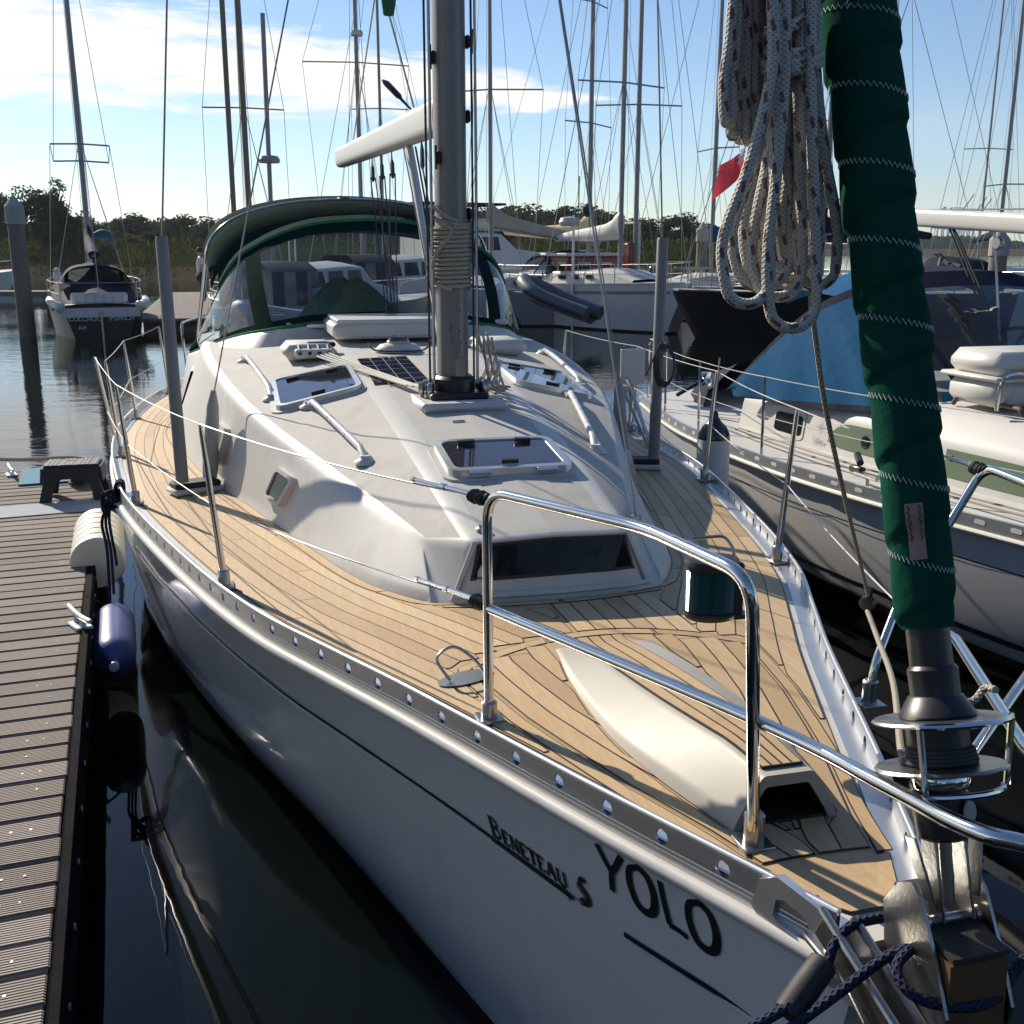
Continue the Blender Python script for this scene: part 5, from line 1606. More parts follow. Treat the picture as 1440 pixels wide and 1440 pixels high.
# ---------------------------------------------------------------- fenders
a = dloc(atz(140, 795, .5)); 
fen = thing('corner_fender', 'cream ribbed foam fender wrapped over the edge of the pontoon', 'fender', dwld(0, a.y, .5), DA)
L, r0 = .86, .168
def dring(y, r):
    pts = []
    for k in range(19):
        t = R(180 - 255 * k / 18)
        pts.append(Vector((.07 + math.cos(t) * r, y, .012 + math.sin(t) * r if math.sin(t) > 0 or math.cos(t) > 0 else .012 + math.sin(t) * r)))
    pts += [Vector((.055, y, -.15)), Vector((.055, y, .003)), Vector((-.09, y, .003))]
    return pts
prof = [(0, .156), (.012, r0)]
for k in range(1, 6):
    y = L * k / 6; prof += [(y - .014, r0), (y - .004, r0 - .014), (y + .004, r0 - .014), (y + .014, r0)]
prof += [(L - .012, r0), (L, .156)]
mb = MB(); rows3 = [dring(y, r) for y, r in prof]; mb.grid(rows3, closed_u=True, flip=True); mb.add(rows3[0], [tuple(range(len(rows3[0])))]); mb.add(rows3[-1], [tuple(range(len(rows3[0])))[::-1]])
mb.build('foam_body', 'cream_fender', fen, 40)
c = dloc(atz(157, 898, .34))
fen = thing('cylinder_fender', 'deep blue inflatable cylinder fender hanging at the pontoon edge', 'fender', dwld(.155, c.y - .38, .34), DA)
mb = MB()
mb.lathe([(.020, -.055), (.026, -.03), (.045, -.012), (.075, .012), (.10, .045), (.112, .09), (.115, .16), (.115, .60), (.112, .67), (.10, .715), (.075, .748), (.045, .772), (.026, .79), (.020, .815)], 28, (0, 0, 0), (0, 1, 0)); mb.build('body', 'blue_fender', fen, 60)
mb = MB(); mb.lathe([(.012, -.075), (.026, -.07), (.026, -.045), (.02, -.04)], 14, (0, 0, 0), (0, 1, 0)); mb.build('eye', 'white_fender', fen)
mb = MB(); mb.tube(cr([(0, -.065, 0), (-.05, -.05, .06), (-.12, 0, .13), (-.14, .1, .17)], 5), .007, 6); mb.tube(cr([(0, .80, 0), (-.06, .78, .08), (-.14, .7, .16)], 5), .007, 6); mb.build('lanyard', 'blue_rope', fen)
# fender hanging between the two yachts
q = lz(1040, 640, .95)
fc = wld(2.13, 5.35, 0)
fen = thing('hanging_fender', 'white cylinder fender with navy end cap hanging between the two yachts', 'fender', (fc.x, fc.y, 0), 0)
mb = MB(); mb.lathe([(.03, .52), (.08, .55), (.11, .60), (.115, .68), (.115, 1.12), (.113, 1.16)], 24, (0, 0, 0)); mb.build('body', 'white_fender', fen, 60)
mb = MB(); mb.lathe([(.1135, 1.16), (.108, 1.20), (.085, 1.245), (.05, 1.28), (.028, 1.31), (.022, 1.345), (.012, 1.355)], 24, (0, 0, 0)); mb.build('cap', 'navy_paint', fen, 60)
mb = MB(); mb.tube([(0, 0, 1.33), (0, 0, 1.42), (.02, .02, 1.72)], .006, 6); mb.build('lanyard', 'cream_rope', fen)

# ---------------------------------------------------------------- navy line lashed round the toe rail
def yl(x, s, z): return wld(x, s, z)
mb = MB()
s0 = 4.95; xo = -(BT(s0)) ; zz = sheer(s0)
for k in range(6):
    s = s0 - .04 + .016 * k
    pts = [(xo - .022 + .004 * (k % 2), s, zz - .05), (xo - .012, s, zz + .018), (xo + .02, s + .005, zz + .016), (xo + .022, s, zz - .045), (xo, s, zz - .075)]
    mb.tube(cr([yl(*q) for q in pts], 4, True), .0085, 6, closed=True)
kn = Vector((xo - .05, s0 - .02, zz - .08))
for k in range(5):
    mb.tube(cr([yl(kn.x + .045 * math.cos(a + k), kn.y + .04 * math.sin(a * 1.3 + k), kn.z + .05 * math.sin(a + 2 * k)) for a in [2 * math.pi * j / 7 for j in range(7)]], 4, True), .010, 6, closed=True)
for dx, b in ((0, .55), (.02, .38), (-.02, .7)):
    mb.tube(cr([yl(kn.x, kn.y, kn.z), yl(kn.x - .035 + dx, kn.y - .02, kn.z - .12), yl(kn.x - .02 + dx, kn.y - .03, kn.z - .3), yl(kn.x - .025 + dx * 1.5, kn.y - .04, kn.z - b)], 5), .009, 6)
o = mb.build('mooring_line', 'blue_rope', None); tag(o, 'navy line knotted round the toe rail above the cream fender', 'rope')

# ---------------------------------------------------------------- hank of flecked halyard hanging by the forestay
bd = 1.93
def hp(px, py, d=bd): return aty(px, py, d)
hank = MB()
RR = .0098
def loop(xl, xr, yb, tl, tr, d, neck=True, w=1.0):
    # hanging bight: down on the left, round the bottom, up on the right
    xm = (xl + xr) / 2; hwid = (xr - xl) / 2
    ty = 95
    L1 = [(tl + (tr - tl) * 0, -150), (tl, -30), (tl, ty)]
    pts = [hp(tl * .6 + 1115 * .4, -160, d), hp(tl, -30, d), hp(tl, ty, d)]
    k = .55
    pts += [hp(tl + (xl - tl) * .45, ty + (yb - ty) * .40, d - .01), hp(xl + 1, ty + (yb - ty) * .72, d - .015), hp(xl + 2 + hwid * .06, yb - hwid * .85, d - .02), hp(xl + hwid * .45, yb - hwid * .2, d - .022), hp(xm, yb, d - .02), hp(xr - hwid * .45, yb - hwid * .2, d - .012), hp(xr - 1, yb - hwid * .9, d), hp(xr, ty + (yb - ty) * .70, d + .012)]
    pts += [hp(tr + (xr - tr) * .45, ty + (yb - ty) * .4, d + .015), hp(tr, ty, d + .012), hp(tr, -30, d + .012), hp(tr * .6 + 1115 * .4, -160, d + .01)]
    hank.tube(cr(pts, 7), RR * w, 9)
loops = [(1016, 1083, 428, 1086, 1094, 1.86), (1030, 1112, 404, 1090, 1102, 1.93), (1046, 1100, 388, 1094, 1106, 1.98), (1058, 1128, 418, 1098, 1122, 1.90), (1078, 1148, 462, 1104, 1140, 1.87), (1082, 1124, 378, 1110, 1118, 1.95), (1092, 1130, 392, 1100, 1130, 2.0), (1120, 1176, 402, 1134, 1147, 1.94), (1066, 1140, 408, 1114, 1132, 1.985), (1100, 1152, 372, 1126, 1142, 1.96)]
for q in loops: loop(*q)
def loop2(xl, xr, yb, tl, tr, d):
    xm = (xl + xr) / 2; hwid = max(4, (xr - xl) / 2)
    pts = [hp(tl * .5 + 1100 * .5, -170, d), hp(tl, -30, d), hp(tl * .45 + xl * .55, 60, d), hp(xl, yb - 60, d), hp(xl + 1, yb - hwid * 1.2, d), hp(xm, yb, d), hp(xr - 1, yb - hwid * 1.2, d + .01), hp(xr, yb - 60, d + .01), hp(tr * .45 + xr * .55, 60, d + .01), hp(tr, -30, d + .01), hp(tr * .5 + 1100 * .5, -170, d + .01)]
    hank.tube(cr(pts, 6), RR, 9)
for q in ((1018, 1030, 172, 1036, 1042, 1.90), (1027, 1037, 190, 1040, 1048, 1.93), (1036, 1050, 196, 1046, 1056, 1.96), (1048, 1060, 198, 1053, 1062, 1.94), (1058, 1068, 205, 1060, 1069, 1.99), (1064, 1078, 160, 1066, 1076, 2.0), (1050, 1070, 150, 1072, 1080, 2.02), (1074, 1084, 180, 1078, 1086, 2.03)): loop2(*q)
# gasket turns round the neck
for (y0, xa, xb, tilt) in ((84, 1076, 1152, -10), (93, 1077, 1151, -8), (32, 1078, 1142, -26), (70, 1080, 1150, -4)):
    pts = []
    for k in range(24):
        a = 2 * math.pi * k / 24
        pts.append(hp((xa + xb) / 2 + (xb - xa) / 2 * math.cos(a), y0 + tilt * math.cos(a) * .6 + 6 * math.sin(a), 1.94 + .062 * math.sin(a) * -1))
    hank.tube(pts, RR, 9, closed=True)
top = stay(3.18); topw = wld(top.x, top.y, top.z)
for k in range(6):
    a = hp(1070 + 9 * k, -160, 1.95 + .012 * (k % 3)); b = hp(1098 + 2 * k, -250, 1.97); hank.tube(cr([a, b, topw + Vector((-.06, -.02, .02 * k))], 6), RR, 8)
hank.tube([topw + Vector((.085 * math.cos(a), .085 * math.sin(a), .02 * a / 6.28)) for a in [2 * math.pi * j / 12 for j in range(26)]], RR, 8)
o = hank.build('rope_hank', 'halyard', None); tag(o, 'hank of flecked white rope hung in long loops beside the green furled sail', 'rope')
# furling line: from the hank down to the block on the pulpit, then to the drum
mb = MB()
blk = lz(1220, 848, 1.50)
blkw = wld(*blk)
mb.tube(cr([hp(1139, 400, 1.93), hp(1146, 470, 1.96), hp(1170, 620, 2.05), blkw + Vector((0, 0, .02))], 6), .0052, 7)
dr = stay(1.65); drw = wld(-.05, dr.y + .01, 1.645)
mb.tube(cr([blkw + Vector((0, 0, -.02)), wld(*lz(1235, 900, 1.48)), wld(*lz(1256, 960, 1.52)), wld(*lz(1268, 1060, 1.60)), drw], 6), .0066, 7)
o = mb.build('furling_line', 'cream_rope', None); tag(o, 'thin furling line running from the rope hank through a block to the furler drum', 'rope')
mb = MB(); mb.lathe([(.016, -.012), (.021, -.010), (.021, .010), (.016, .012)], 14, blk, (1, .5, .2)); mb.tube([blk + Vector((0, 0, -.02)), blk + Vector((.01, 0, .045))], .007, 6); mb.build('lead_block', 'black_plastic', yacht)
mb = MB(); q = lz(1398, 1000, 1.69); mb.tube(cr([lz(1350, 990, 1.70), lz(1370, 985, 1.70), lz(1385, 968, 1.71), lz(1400, 970, 1.72)], 5), .0066, 8); mb.tube([lz(1345, 992, 1.70) + Vector((.012 * math.cos(a), 0.0, .012 * math.sin(a))) for a in [j * .6 for j in range(11)]], .006, 6); mb.build('drum_line_end', 'cream_rope', yacht)

# ---------------------------------------------------------------- blue mooring ropes over the bow
def bz(px, py, z=1.30): return atz(px, py, z)
mb = MB()
RB = .0092
mb.tube(cr([bz(1000, 1475, 1.16), bz(1075, 1435, 1.20), bz(1128, 1402, 1.23), bz(1160, 1366, 1.25), bz(1172, 1330, 1.28), bz(1196, 1303, 1.30), bz(1232, 1292, 1.295), bz(1290, 1285, 1.285), bz(1340, 1280, 1.275)], 8), RB, 10)
mb.build('x', 'blue_rope', None) if False else None
o = mb.build('mooring_rope', 'blue_rope', None); tag(o, 'navy braided mooring rope led over the bow and through a rubber sleeve', 'rope')
mb = MB()
mb.tube(cr([bz(1035, 1500, 1.15), bz(1120, 1440, 1.20), bz(1180, 1396, 1.25), bz(1232, 1356, 1.29), bz(1262, 1338, 1.315), bz(1278, 1336, 1.32), bz(1264, 1352, 1.315), bz(1262, 1372, 1.305), bz(1282, 1398, 1.29), bz(1316, 1412, 1.275), bz(1362, 1416, 1.27), bz(1402, 1402, 1.27), bz(1424, 1370, 1.28), bz(1446, 1346, 1.29), bz(1500, 1320, 1.28)], 8), RB, 10)
o = mb.build('mooring_rope', 'blue_rope', None); tag(o, 'navy braided mooring rope looped round the stem fitting', 'rope')
mb = MB(); a, b = bz(1160, 1352, 1.26), bz(1104, 1428, 1.20)
d = b - a
mb.tube([a, a + d * .04, a + d * .5, a + d * .96, b], [.020, .025, .026, .024, .018], 14); o = mb.build('rope_sleeve', 'dark_rubber', None); tag(o, 'dark rubber chafe sleeve on the mooring rope at the bow', 'sleeve')
# ---------------------------------------------------------------- generic hull used for the other boats (x to port, y aft)
def hull_mesh(L, bt, bw, fb, stem=.5, depth=.35, top=0.0, ex=1.05):
    # returns (rows_starboard, rows_port, heights)
    zs = [-depth, -.12, 0, .06, .14, .3, .5, .7, .85, 1.0]
    tt = [0, .01, .03, .06, .1, .16, .24, .33, .43, .54, .66, .78, .9, 1]
    def pt(t, k, side):
        q = zs[k]
        yy = L * t
        F = fb(yy) + top
        z = q if q <= .14 else .14 + (q - .14) / .86 * (F - .14)
        kz = max(0, z) / F
        y0 = stem * (1 - kz)
        y = y0 + (L - y0) * t
        w, b = bw(y), bt(y)
        x = w + (b - w) * kz ** ex if z >= 0 else w * (1 - (z / -depth) ** 2 * .7)
        return Vector((side * max(.0, x), y, z))
    return [[pt(t, k, -1) for k in range(10)] for t in tt], [[pt(t, k, 1) for k in range(10)] for t in tt]
def add_hull(parent, L, bt, bw, fb, mats, stem=.5, boot=4, name='hull', ex=1.05):
    a, b = hull_mesh(L, bt, bw, fb, stem, ex=ex)
    mb = MB(); f = lambda i, j: 1 if j < boot else 0
    mb.grid(a, matf=f, flip=True); mb.grid(b, matf=f); mb.grid([a[0], b[0]], matf=f); mb.grid([a[-1], b[-1]], matf=f, flip=True)
    return mb.build(name, mats, parent, 50)
def add_deck(parent, L, bt, fb, mat='gelcoat', cam_=.05, name='deck', inset=.0, dz=0):
    mb = MB(); fr = [-1, -.6, -.2, .2, .6, 1]
    mb.grid([[Vector((f * (bt(y) - inset), y, fb(y) + dz + cam_ * (1 - f * f))) for f in fr] for y in [L * k / 24 for k in range(25)]])
    return mb.build(name, mat, parent, 40)

# ---------------------------------------------------------------- the white cruiser moored on the right
NX, NS = 4.35, -.4
npos = wld(NX, NS, 0)
nb2 = thing('sailing_cruiser', 'white sailing cruiser with bright blue canvas cockpit hood moored beyond the teak deck', 'sailboat', (npos.x, npos.y, 0), AZ)
nbt = itp([0, .5, 1, 2, 3, 3.6, 4.8, 5.8, 6.8, 7.8, 9.5], [.04, .36, .62, 1.03, 1.30, 1.42, 1.62, 1.71, 1.71, 1.64, 1.32])
nbw = itp([0, .8, 1.5, 2.5, 3.6, 4.4, 5.2, 6.2, 7.8, 9.5], [0, .12, .34, .68, 1.0, 1.16, 1.28, 1.36, 1.30, .98])
nfb = lambda y: 1.10 - .045 * y + .0030 * y * y
add_hull(nb2, 9.5, nbt, nbw, nfb, ['hull_white', 'navy_paint'], .7, 4, ex=.6)
add_deck(nb2, 9.5, nbt, nfb, 'gelcoat', .07)
def nstrip(name, mat, z0, z1, off=.004, s0=.6, s1=9.4):
    # stripe along the hull side between two fractions of the freeboard
    mb = MB(); rows = {-1: [], 1: []}
    for k in range(50):
        y = s0 + (s1 - s0) * k / 49
        for sd_ in (-1, 1):
            r = []
            for f in (z0, z1):
                z = f * nfb(y); x = nbw(y) + (nbt(y) - nbw(y)) * f ** .6
                r.append(Vector((sd_ * (x + off), y, z)))
            rows[sd_].append(r)
    mb.grid(rows[-1], flip=True); mb.grid(rows[1]); return mb.build(name, mat, nb2, 0)
nstrip('hull_stripe', 'navy_paint', .735, .745)
nstrip('boot_stripe', 'gelcoat', .175, .225, .006)
nstrip('boot_stripe', 'navy_paint', .235, .275, .006)
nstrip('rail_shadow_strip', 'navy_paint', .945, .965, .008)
# toe rail with oval slots, and rubbing strip
for side in (-1, 1):
    mb = MB(); ys_ = [.15 + 9.2 * k / 70 for k in range(71)]
    mb.grid([[Vector((side * (nbt(y) + .004), y, nfb(y) - .05)), Vector((side * (nbt(y) + .006), y, nfb(y) + .035)), Vector((side * (nbt(y) - .012), y, nfb(y) + .038)), Vector((side * (nbt(y) - .014), y, nfb(y) + .004))] for y in ys_], flip=side < 0)
    rail = mb.build('toe_rail', 'aluminium', nb2, 30)
    mb = MB(); mb.tube([(side * (nbt(y) + .010), y, nfb(y) - .058) for y in ys_], .014, 8); mb.build('rubbing_strip', 'cream_fender', nb2)
    if side < 0:
        for k in range(26):
            y = 2.2 + k * .24
            mb = MB(); mb.prism(rrect(y, nfb(y) + .002, .075, .026, .012, 3), 0, .002, mp=lambda a, b, h, y=y: Vector((-(nbt(a) + .0055 + h), a, b))); mb.build('rail_slot', 'gelcoat', rail, 0)
# coachroof
cw = itp([1.6, 2.2, 3, 4, 5, 6.2, 7.4], [.30, .58, .82, 1.0, 1.10, 1.17, 1.18])
cz = itp([1.6, 2.0, 3, 4, 5, 6, 7.4], [.03, .16, .32, .42, .46, .46, .40])
mb = MB(); rows3 = []
for k in range(24):
    y = 1.6 + 5.8 * k / 23
    w, h = cw(y), cz(y); z0 = nfb(y) + .03
    rows3.append(fillet([Vector((-w - .02, y, z0)), Vector((-w + .02, y, z0 + h * .62)), Vector((-w * .82, y, z0 + h)), Vector((0, y, z0 + h + .06)), Vector((w * .82, y, z0 + h)), Vector((w - .02, y, z0 + h * .62)), Vector((w + .02, y, z0))], .06, 3))
mb.grid(rows3, flip=True); mb.add(rows3[-1], [tuple(range(len(rows3[0])))[::-1]])
mb.build('coachroof', 'gelcoat', nb2, 45)
def cside(y, f, off):   # f: 0 foot, 1 shoulder
    w, h = cw(y), cz(y); a = Vector((-w - .02, y, nfb(y) + .03)); b = Vector((-w + .02, y, nfb(y) + .03 + h * .62))
    p = a.lerp(b, f); return Vector((p.x - off, p.y, p.z))
def npane(name, poly, mat, off, frame=None, fmat='gelcoat'):
    # conform the pane to the cabin side: slice it into narrow columns
    ys2 = sorted({p[0] for p in poly}); y0, y1 = ys2[0], ys2[-1]; rows = []
    for k in range(25):
        y = y0 + 1e-4 + (y1 - y0 - 2e-4) * k / 24; hits = []
        for (a, b) in zip(poly, poly[1:] + poly[:1]):
            if (a[0] - y) * (b[0] - y) < 0: hits.append(a[1] + (b[1] - a[1]) * (y - a[0]) / (b[0] - a[0]))
        if len(hits) >= 2: rows.append([cside(y, min(hits), off), cside(y, (min(hits) + max(hits)) / 2, off), cside(y, max(hits), off)])
    mb = MB(); mb.grid(rows); return mb.build(name, mat, nb2, 0)
# portlight, long green windows
npane('portlight_surround', rrect(6.62, .52, .56, .86, .10, 4), 'gelcoat', .006)
npane('portlight', rrect(6.58, .50, .42, .56, .07, 4), 'window_glass', .010)
npane('side_window', [(6.0, .30), (5.94, .66), (5.80, .84), (5.4, .86), (4.9, .82), (4.9, .22), (5.4, .22), (5.85, .22)], 'green_glass', .008)
npane('side_window', [(4.75, .22), (4.75, .82), (4.2, .84), (3.6, .78), (3.1, .62), (2.75, .42), (3.0, .28), (3.8, .20)], 'green_glass', .008)
mb = MB(); mb.lathe([(.05, 0), (.045, .006)], 16, cside(5.55, .5, .010), (-1, 0, 0)); mb.build('window_vent', 'window_glass', nb2)
# compass-rose decal between the windows
mb = MB(); cy_, cf = 6.12, .62
for k in range(8):
    a = math.pi / 4 * k; r = .075 if k % 2 == 0 else .045
    def cp(rr, aa): return cside(cy_ + math.cos(aa) * rr, cf + math.sin(aa) * rr / .28, .010)
    mb.add([cp(0, 0), cp(r * .28, a - .4), cp(r, a)], [(0, 1, 2)])
mb.build('compass_rose', 'grey_letters', nb2, 0)
def text_mesh(txt, size, mat, name, parent, M4, shear=0.0, bold=0):
    c = bpy.data.curves.new(name, 'FONT'); c.body = txt; c.size = size; c.align_x = 'CENTER'; c.shear = shear; c.offset = bold; c.resolution_u = 3
    o = bpy.data.objects.new('tmp', c); COL.objects.link(o)
    dg = bpy.context.evaluated_depsgraph_get(); me = bpy.data.meshes.new_from_object(o.evaluated_get(dg))
    bpy.data.objects.remove(o)
    me.materials.clear(); me.materials.append(M[mat]); me.transform(M4)
    q = bpy.data.objects.new(name, me); COL.objects.link(q); q.parent = parent
    return q
def frame4(o, ex, ey):
    ex = Vector(ex).normalized(); ey = Vector(ey).normalized(); ez = ex.cross(ey)
    m = Matrix((ex, ey, ez)).transposed().to_4x4(); m.translation = Vector(o); return m
text_mesh('lynx', .085, 'grey_letters', 'cabin_name', nb2, frame4(cside(6.12, .18, .012), (0, -1, 0), (0, 0, 1)), .3)
# grab rail along the roof, deck lines
mb = MB()
for k in range(4):
    y0, y1 = 2.9 + k * .75, 2.9 + k * .75 + .62
    mb.tube(fillet([(-cw(y0) * .78, y0, nfb(y0) + cz(y0) + .05), (-cw(y0) * .78, y0 + .04, nfb(y0) + cz(y0) + .10), (-cw(y1) * .78, y1 - .04, nfb(y1) + cz(y1) + .10), (-cw(y1) * .78, y1, nfb(y1) + cz(y1) + .05)], .02, 3), .016, 8)
mb.build('grab_rail', 'brown_wood', nb2)
mb = MB()
for k in range(3): mb.tube(cr([(-1.3 + .05 * k, 1.2, nfb(1.2) + .06), (-1.28 + .06 * k, 3.2, nfb(3.2) + .055), (-1.38 + .06 * k, 5.4, nfb(5.4) + .05), (-1.42 + .05 * k, 7.6, nfb(7.6) + .06)], 6), .007, 6) if False else None
mb.tube(cr([(-1.28, 3.4, nfb(3.4) + .06), (-1.38, 4.6, nfb(4.6) + .055), (-1.46, 5.8, nfb(5.8) + .06), (-1.44, 7.4, nfb(7.4) + .07)], 6), .008, 6)
mb.tube(cr([(-1.16, 3.2, nfb(3.2) + .06), (-1.30, 4.6, nfb(4.6) + .055), (-1.36, 5.8, nfb(5.8) + .06), (-1.40, 7.0, nfb(7.0) + .07)], 6), .007, 6)
mb.build('jib_sheets', 'cream_rope', nb2)
mb = MB(); c = Vector((-1.42, 5.2, nfb(5.2) + .06)); mb.box(c, (.05, .14, .05), bev=.01); mb.tube([c + Vector((0, -.03, .05)), c + Vector((.03, .06, .09))], .025, 8); mb.build('jib_car', 'black_plastic', nb2)
mb = MB(); mb.tube([(-nbt(4.9) + .10, 4.80, nfb(4.9) + .07), (-nbt(4.9) + .10, 5.05, nfb(4.9) + .07)], .012, 8); mb.tube([(-nbt(4.9) + .10, 4.9, nfb(4.9)), (-nbt(4.9) + .10, 4.9, nfb(4.9) + .07)], .012, 8); mb.build('deck_cleat', 'steel_dull', nb2)
mb = MB(); mb.lathe([(.055, 0), (.055, .05), (.04, .07), (.05, .10), (.05, .12), (0, .125)], 16, (-1.25, 8.0, nfb(8) + .30)); mb.build('winch', 'steel', nb2)
# stanchions and lifelines
tops = []
for y in (1.25, 2.35, 4.6, 6.1, 7.3, 8.4):
    x = -(nbt(y) - .06); z0 = nfb(y)
    mb = MB(); mb.tube([(x, y, z0), (x - .01, y, z0 + .60)], .0115, 8); mb.build('stanchion', 'steel', nb2); tops.append((Vector((x - .01, y, z0 + .60)), Vector((x - .005, y, z0 + .31))))
for k in range(len(tops) - 1):
    mb = MB(); line(mb, tops[k][0], tops[k + 1][0], .0032, .008); mb.build('lifeline', 'white_plastic', nb2)
    mb = MB(); line(mb, tops[k][1], tops[k + 1][1], .0030, .008); mb.build('lifeline', 'white_plastic', nb2)
mb = MB(); mb.tube(fillet([(-nbt(8.6) + .05, 8.6, nfb(8.6)), (-nbt(8.6) + .05, 8.6, nfb(8.6) + .62), (-nbt(9.3) + .06, 9.3, nfb(9.3) + .62), (-nbt(9.3) + .06, 9.3, nfb(9.3))], .12, 5), .0115, 8); mb.build('pushpit', 'steel', nb2)
mb = MB()
for k in range(9):
    c = Vector((-nbt(8.9) + .10, 8.75 + .02 * k, nfb(8.9) + .42)); mb.tube([c + Vector((.03 * math.cos(a), .05 * math.cos(a), .20 * math.sin(a))) for a in [2 * math.pi * j / 16 for j in range(16)]], .009, 5, closed=True)
o = mb.build('coiled_line', 'dark_rope', None); o.location = nb2.location; o.rotation_euler = nb2.rotation_euler; tag(o, 'bundle of dark lines hung on the stern rail of the white cruiser', 'rope')
# canvas hood
cB = cr([(0, 5.0, 1.475), (.5, 5.05, 1.45), (.98, 5.25, 1.36), (1.20, 6.1, 1.29), (1.30, 7.35, 1.22)], 10)
cA = cr([(0, 6.2, 2.29), (.5, 6.22, 2.26), (.94, 6.36, 2.12), (1.13, 6.75, 1.86), (1.33, 7.45, 1.25)], 10)
n_ = len(cB)
def chp(i, v, side):
    p = cB[i].lerp(cA[i], v) + Vector((0, -.02, .04)) * math.sin(math.pi * v)
    wr_ = (.020 * math.sin(i * 1.35 + v * 3) + .012 * math.sin(i * 2.9 - v * 5)) * (1.05 - v) if i > 20 else .008 * math.sin(i * 1.7) * (1 - v)
    return Vector((side * (p.x + wr_), p.y, p.z))
vv2 = [0, .05, .11, .25, .4, .55, .7, .85, .93, 1]
def cwin(i, j): return 2 <= j <= 6 and (i < 13 or (14 <= i < 18 and j < 5))
a_ = MB()
for side in (-1, 1):
    g = [[chp(i, v, side) for v in vv2] for i in range(n_)]
    a_.grid(g, skip=lambda i, j: cwin(i, j), flip=side > 0, matf=lambda i, j: 0 if (i >= 13 and 0 < j < 8 and not (i in (13, 18) and j < 6)) else 1)
    roofg = [[chp(i, 1, side), chp(i, 1, side) + Vector((0, .5, .03)), Vector((side * cA[i].x * 1.0, cA[i].y + .75, cA[i].z - .10))] for i in range(22)]
    a_.grid(roofg, flip=side > 0, matf=lambda i, j: 0 if i > 6 else 1)
ch_ = a_.build('canvas_hood', ['blue_canvas', 'navy_canvas'], nb2, 50)
for rng, j1 in (([(-1, i) for i in range(13, 0, -1)] + [(1, i) for i in range(0, 14)], 8), ([(-1, i) for i in range(14, 19)], 6), ([(1, i) for i in range(14, 19)], 6)):
    b_ = MB(); b_.grid([[chp(i, v, sd_) for v in vv2[2:j1]] for sd_, i in rng]); b_.build('hood_window', 'clear_vinyl_dark', ch_, 50)
mb = MB(); rows3 = []
for k in range(7):
    t = k / 6; y = 8.1 + .9 * t
    rows3.append([Vector((x * (.98 - .05 * t), y, z - .18 - .3 * t + .02 * math.sin(9 * x + 5 * t))) for x, z in ((-1.34, 1.15), (-1.25, 1.7), (-.9, 2.0), (-.3, 2.12), (.3, 2.12), (.9, 2.0), (1.25, 1.7), (1.34, 1.15))])
rows3 = [[Vector((p.x * .85, p.y + .3, p.z - .42)) for p in r] for r in rows3]; mb.grid(rows3, flip=True); mb.add(rows3[-1], [tuple(range(8))[::-1]]); mb.build('stern_cover', 'navy_canvas', nb2, 50)
mb = MB(); mb.tube([(-1.36, 7.85, 1.30), (-1.42, 8.25, 1.12)], .02, 8); mb.build('hood_strap', 'navy_canvas', nb2)
# mast, boom with its name, tackle
mb = MB(); mb.tube([(0, 3.7, 1.5), (0, 3.75, 12)], .075, 16, sq=(1, 1.3)); nm = mb.build('mast', 'mast_grey', nb2)
ba, bb_ = Vector((0, 3.85, 2.52)), Vector((0, 8.15, 2.775))
mb = MB(); rws = [sect(ba.lerp(bb_, t), .10, .14) for t in (0, .3, .6, .97)]; rws += [sect(bb_, .07, .09)]
mb.grid(rws, closed_u=True); mb.add(rws[-1], [tuple(range(20))]); mb.add(rws[0], [tuple(range(20))[::-1]]); bo = mb.build('boom', 'white_plastic', nb2, 40)
text_mesh('Fre', .15, 'blue_letters', 'boom_name', bo, frame4(ba.lerp(bb_, .285) + Vector((-.053, 0, -.045)), (bb_ - ba) * -1, (0, 0, 1)), .35, .004)
def nln(px0, py0, px1, py1, x0=NX, x1=NX):
    a, b = lx(px0, py0, x0), lx(px1, py1, x1); return Vector((a.x - NX, a.y - NS, a.z)), Vector((b.x - NX, b.y - NS, b.z))
mb = MB()
for q in ((1334, 318, 1400, 486), (1338, 318, 1408, 486), (1342, 322, 1412, 480)):
    a, b = nln(*q); line(mb, a, b, .008, 0, 2)
mb.build('kicker', 'dark_rope', bo)
a, b = nln(1398, 322, 1406, 480); mb = MB(); line(mb, a, b, .010, 0, 2); mb.build('boom_strut', 'steel_dull', bo)
a, _ = nln(1404, 342, 1404, 342); mb = MB(); mb.lathe([(.04, -.02), (.05, 0), (.04, .02)], 14, a, (1, 0, 0)); mb.build('boom_block', 'steel_dull', bo)
a, b = nln(1175, 296, 1440, 294); mb = MB(); line(mb, a, b + (b - a) * .6, .006, 0, 2); mb.tube([a, a + (Vector((0, -4.4, 8)) * 1.0)], .004, 5); mb.build('topping_lift', 'wire', bo)
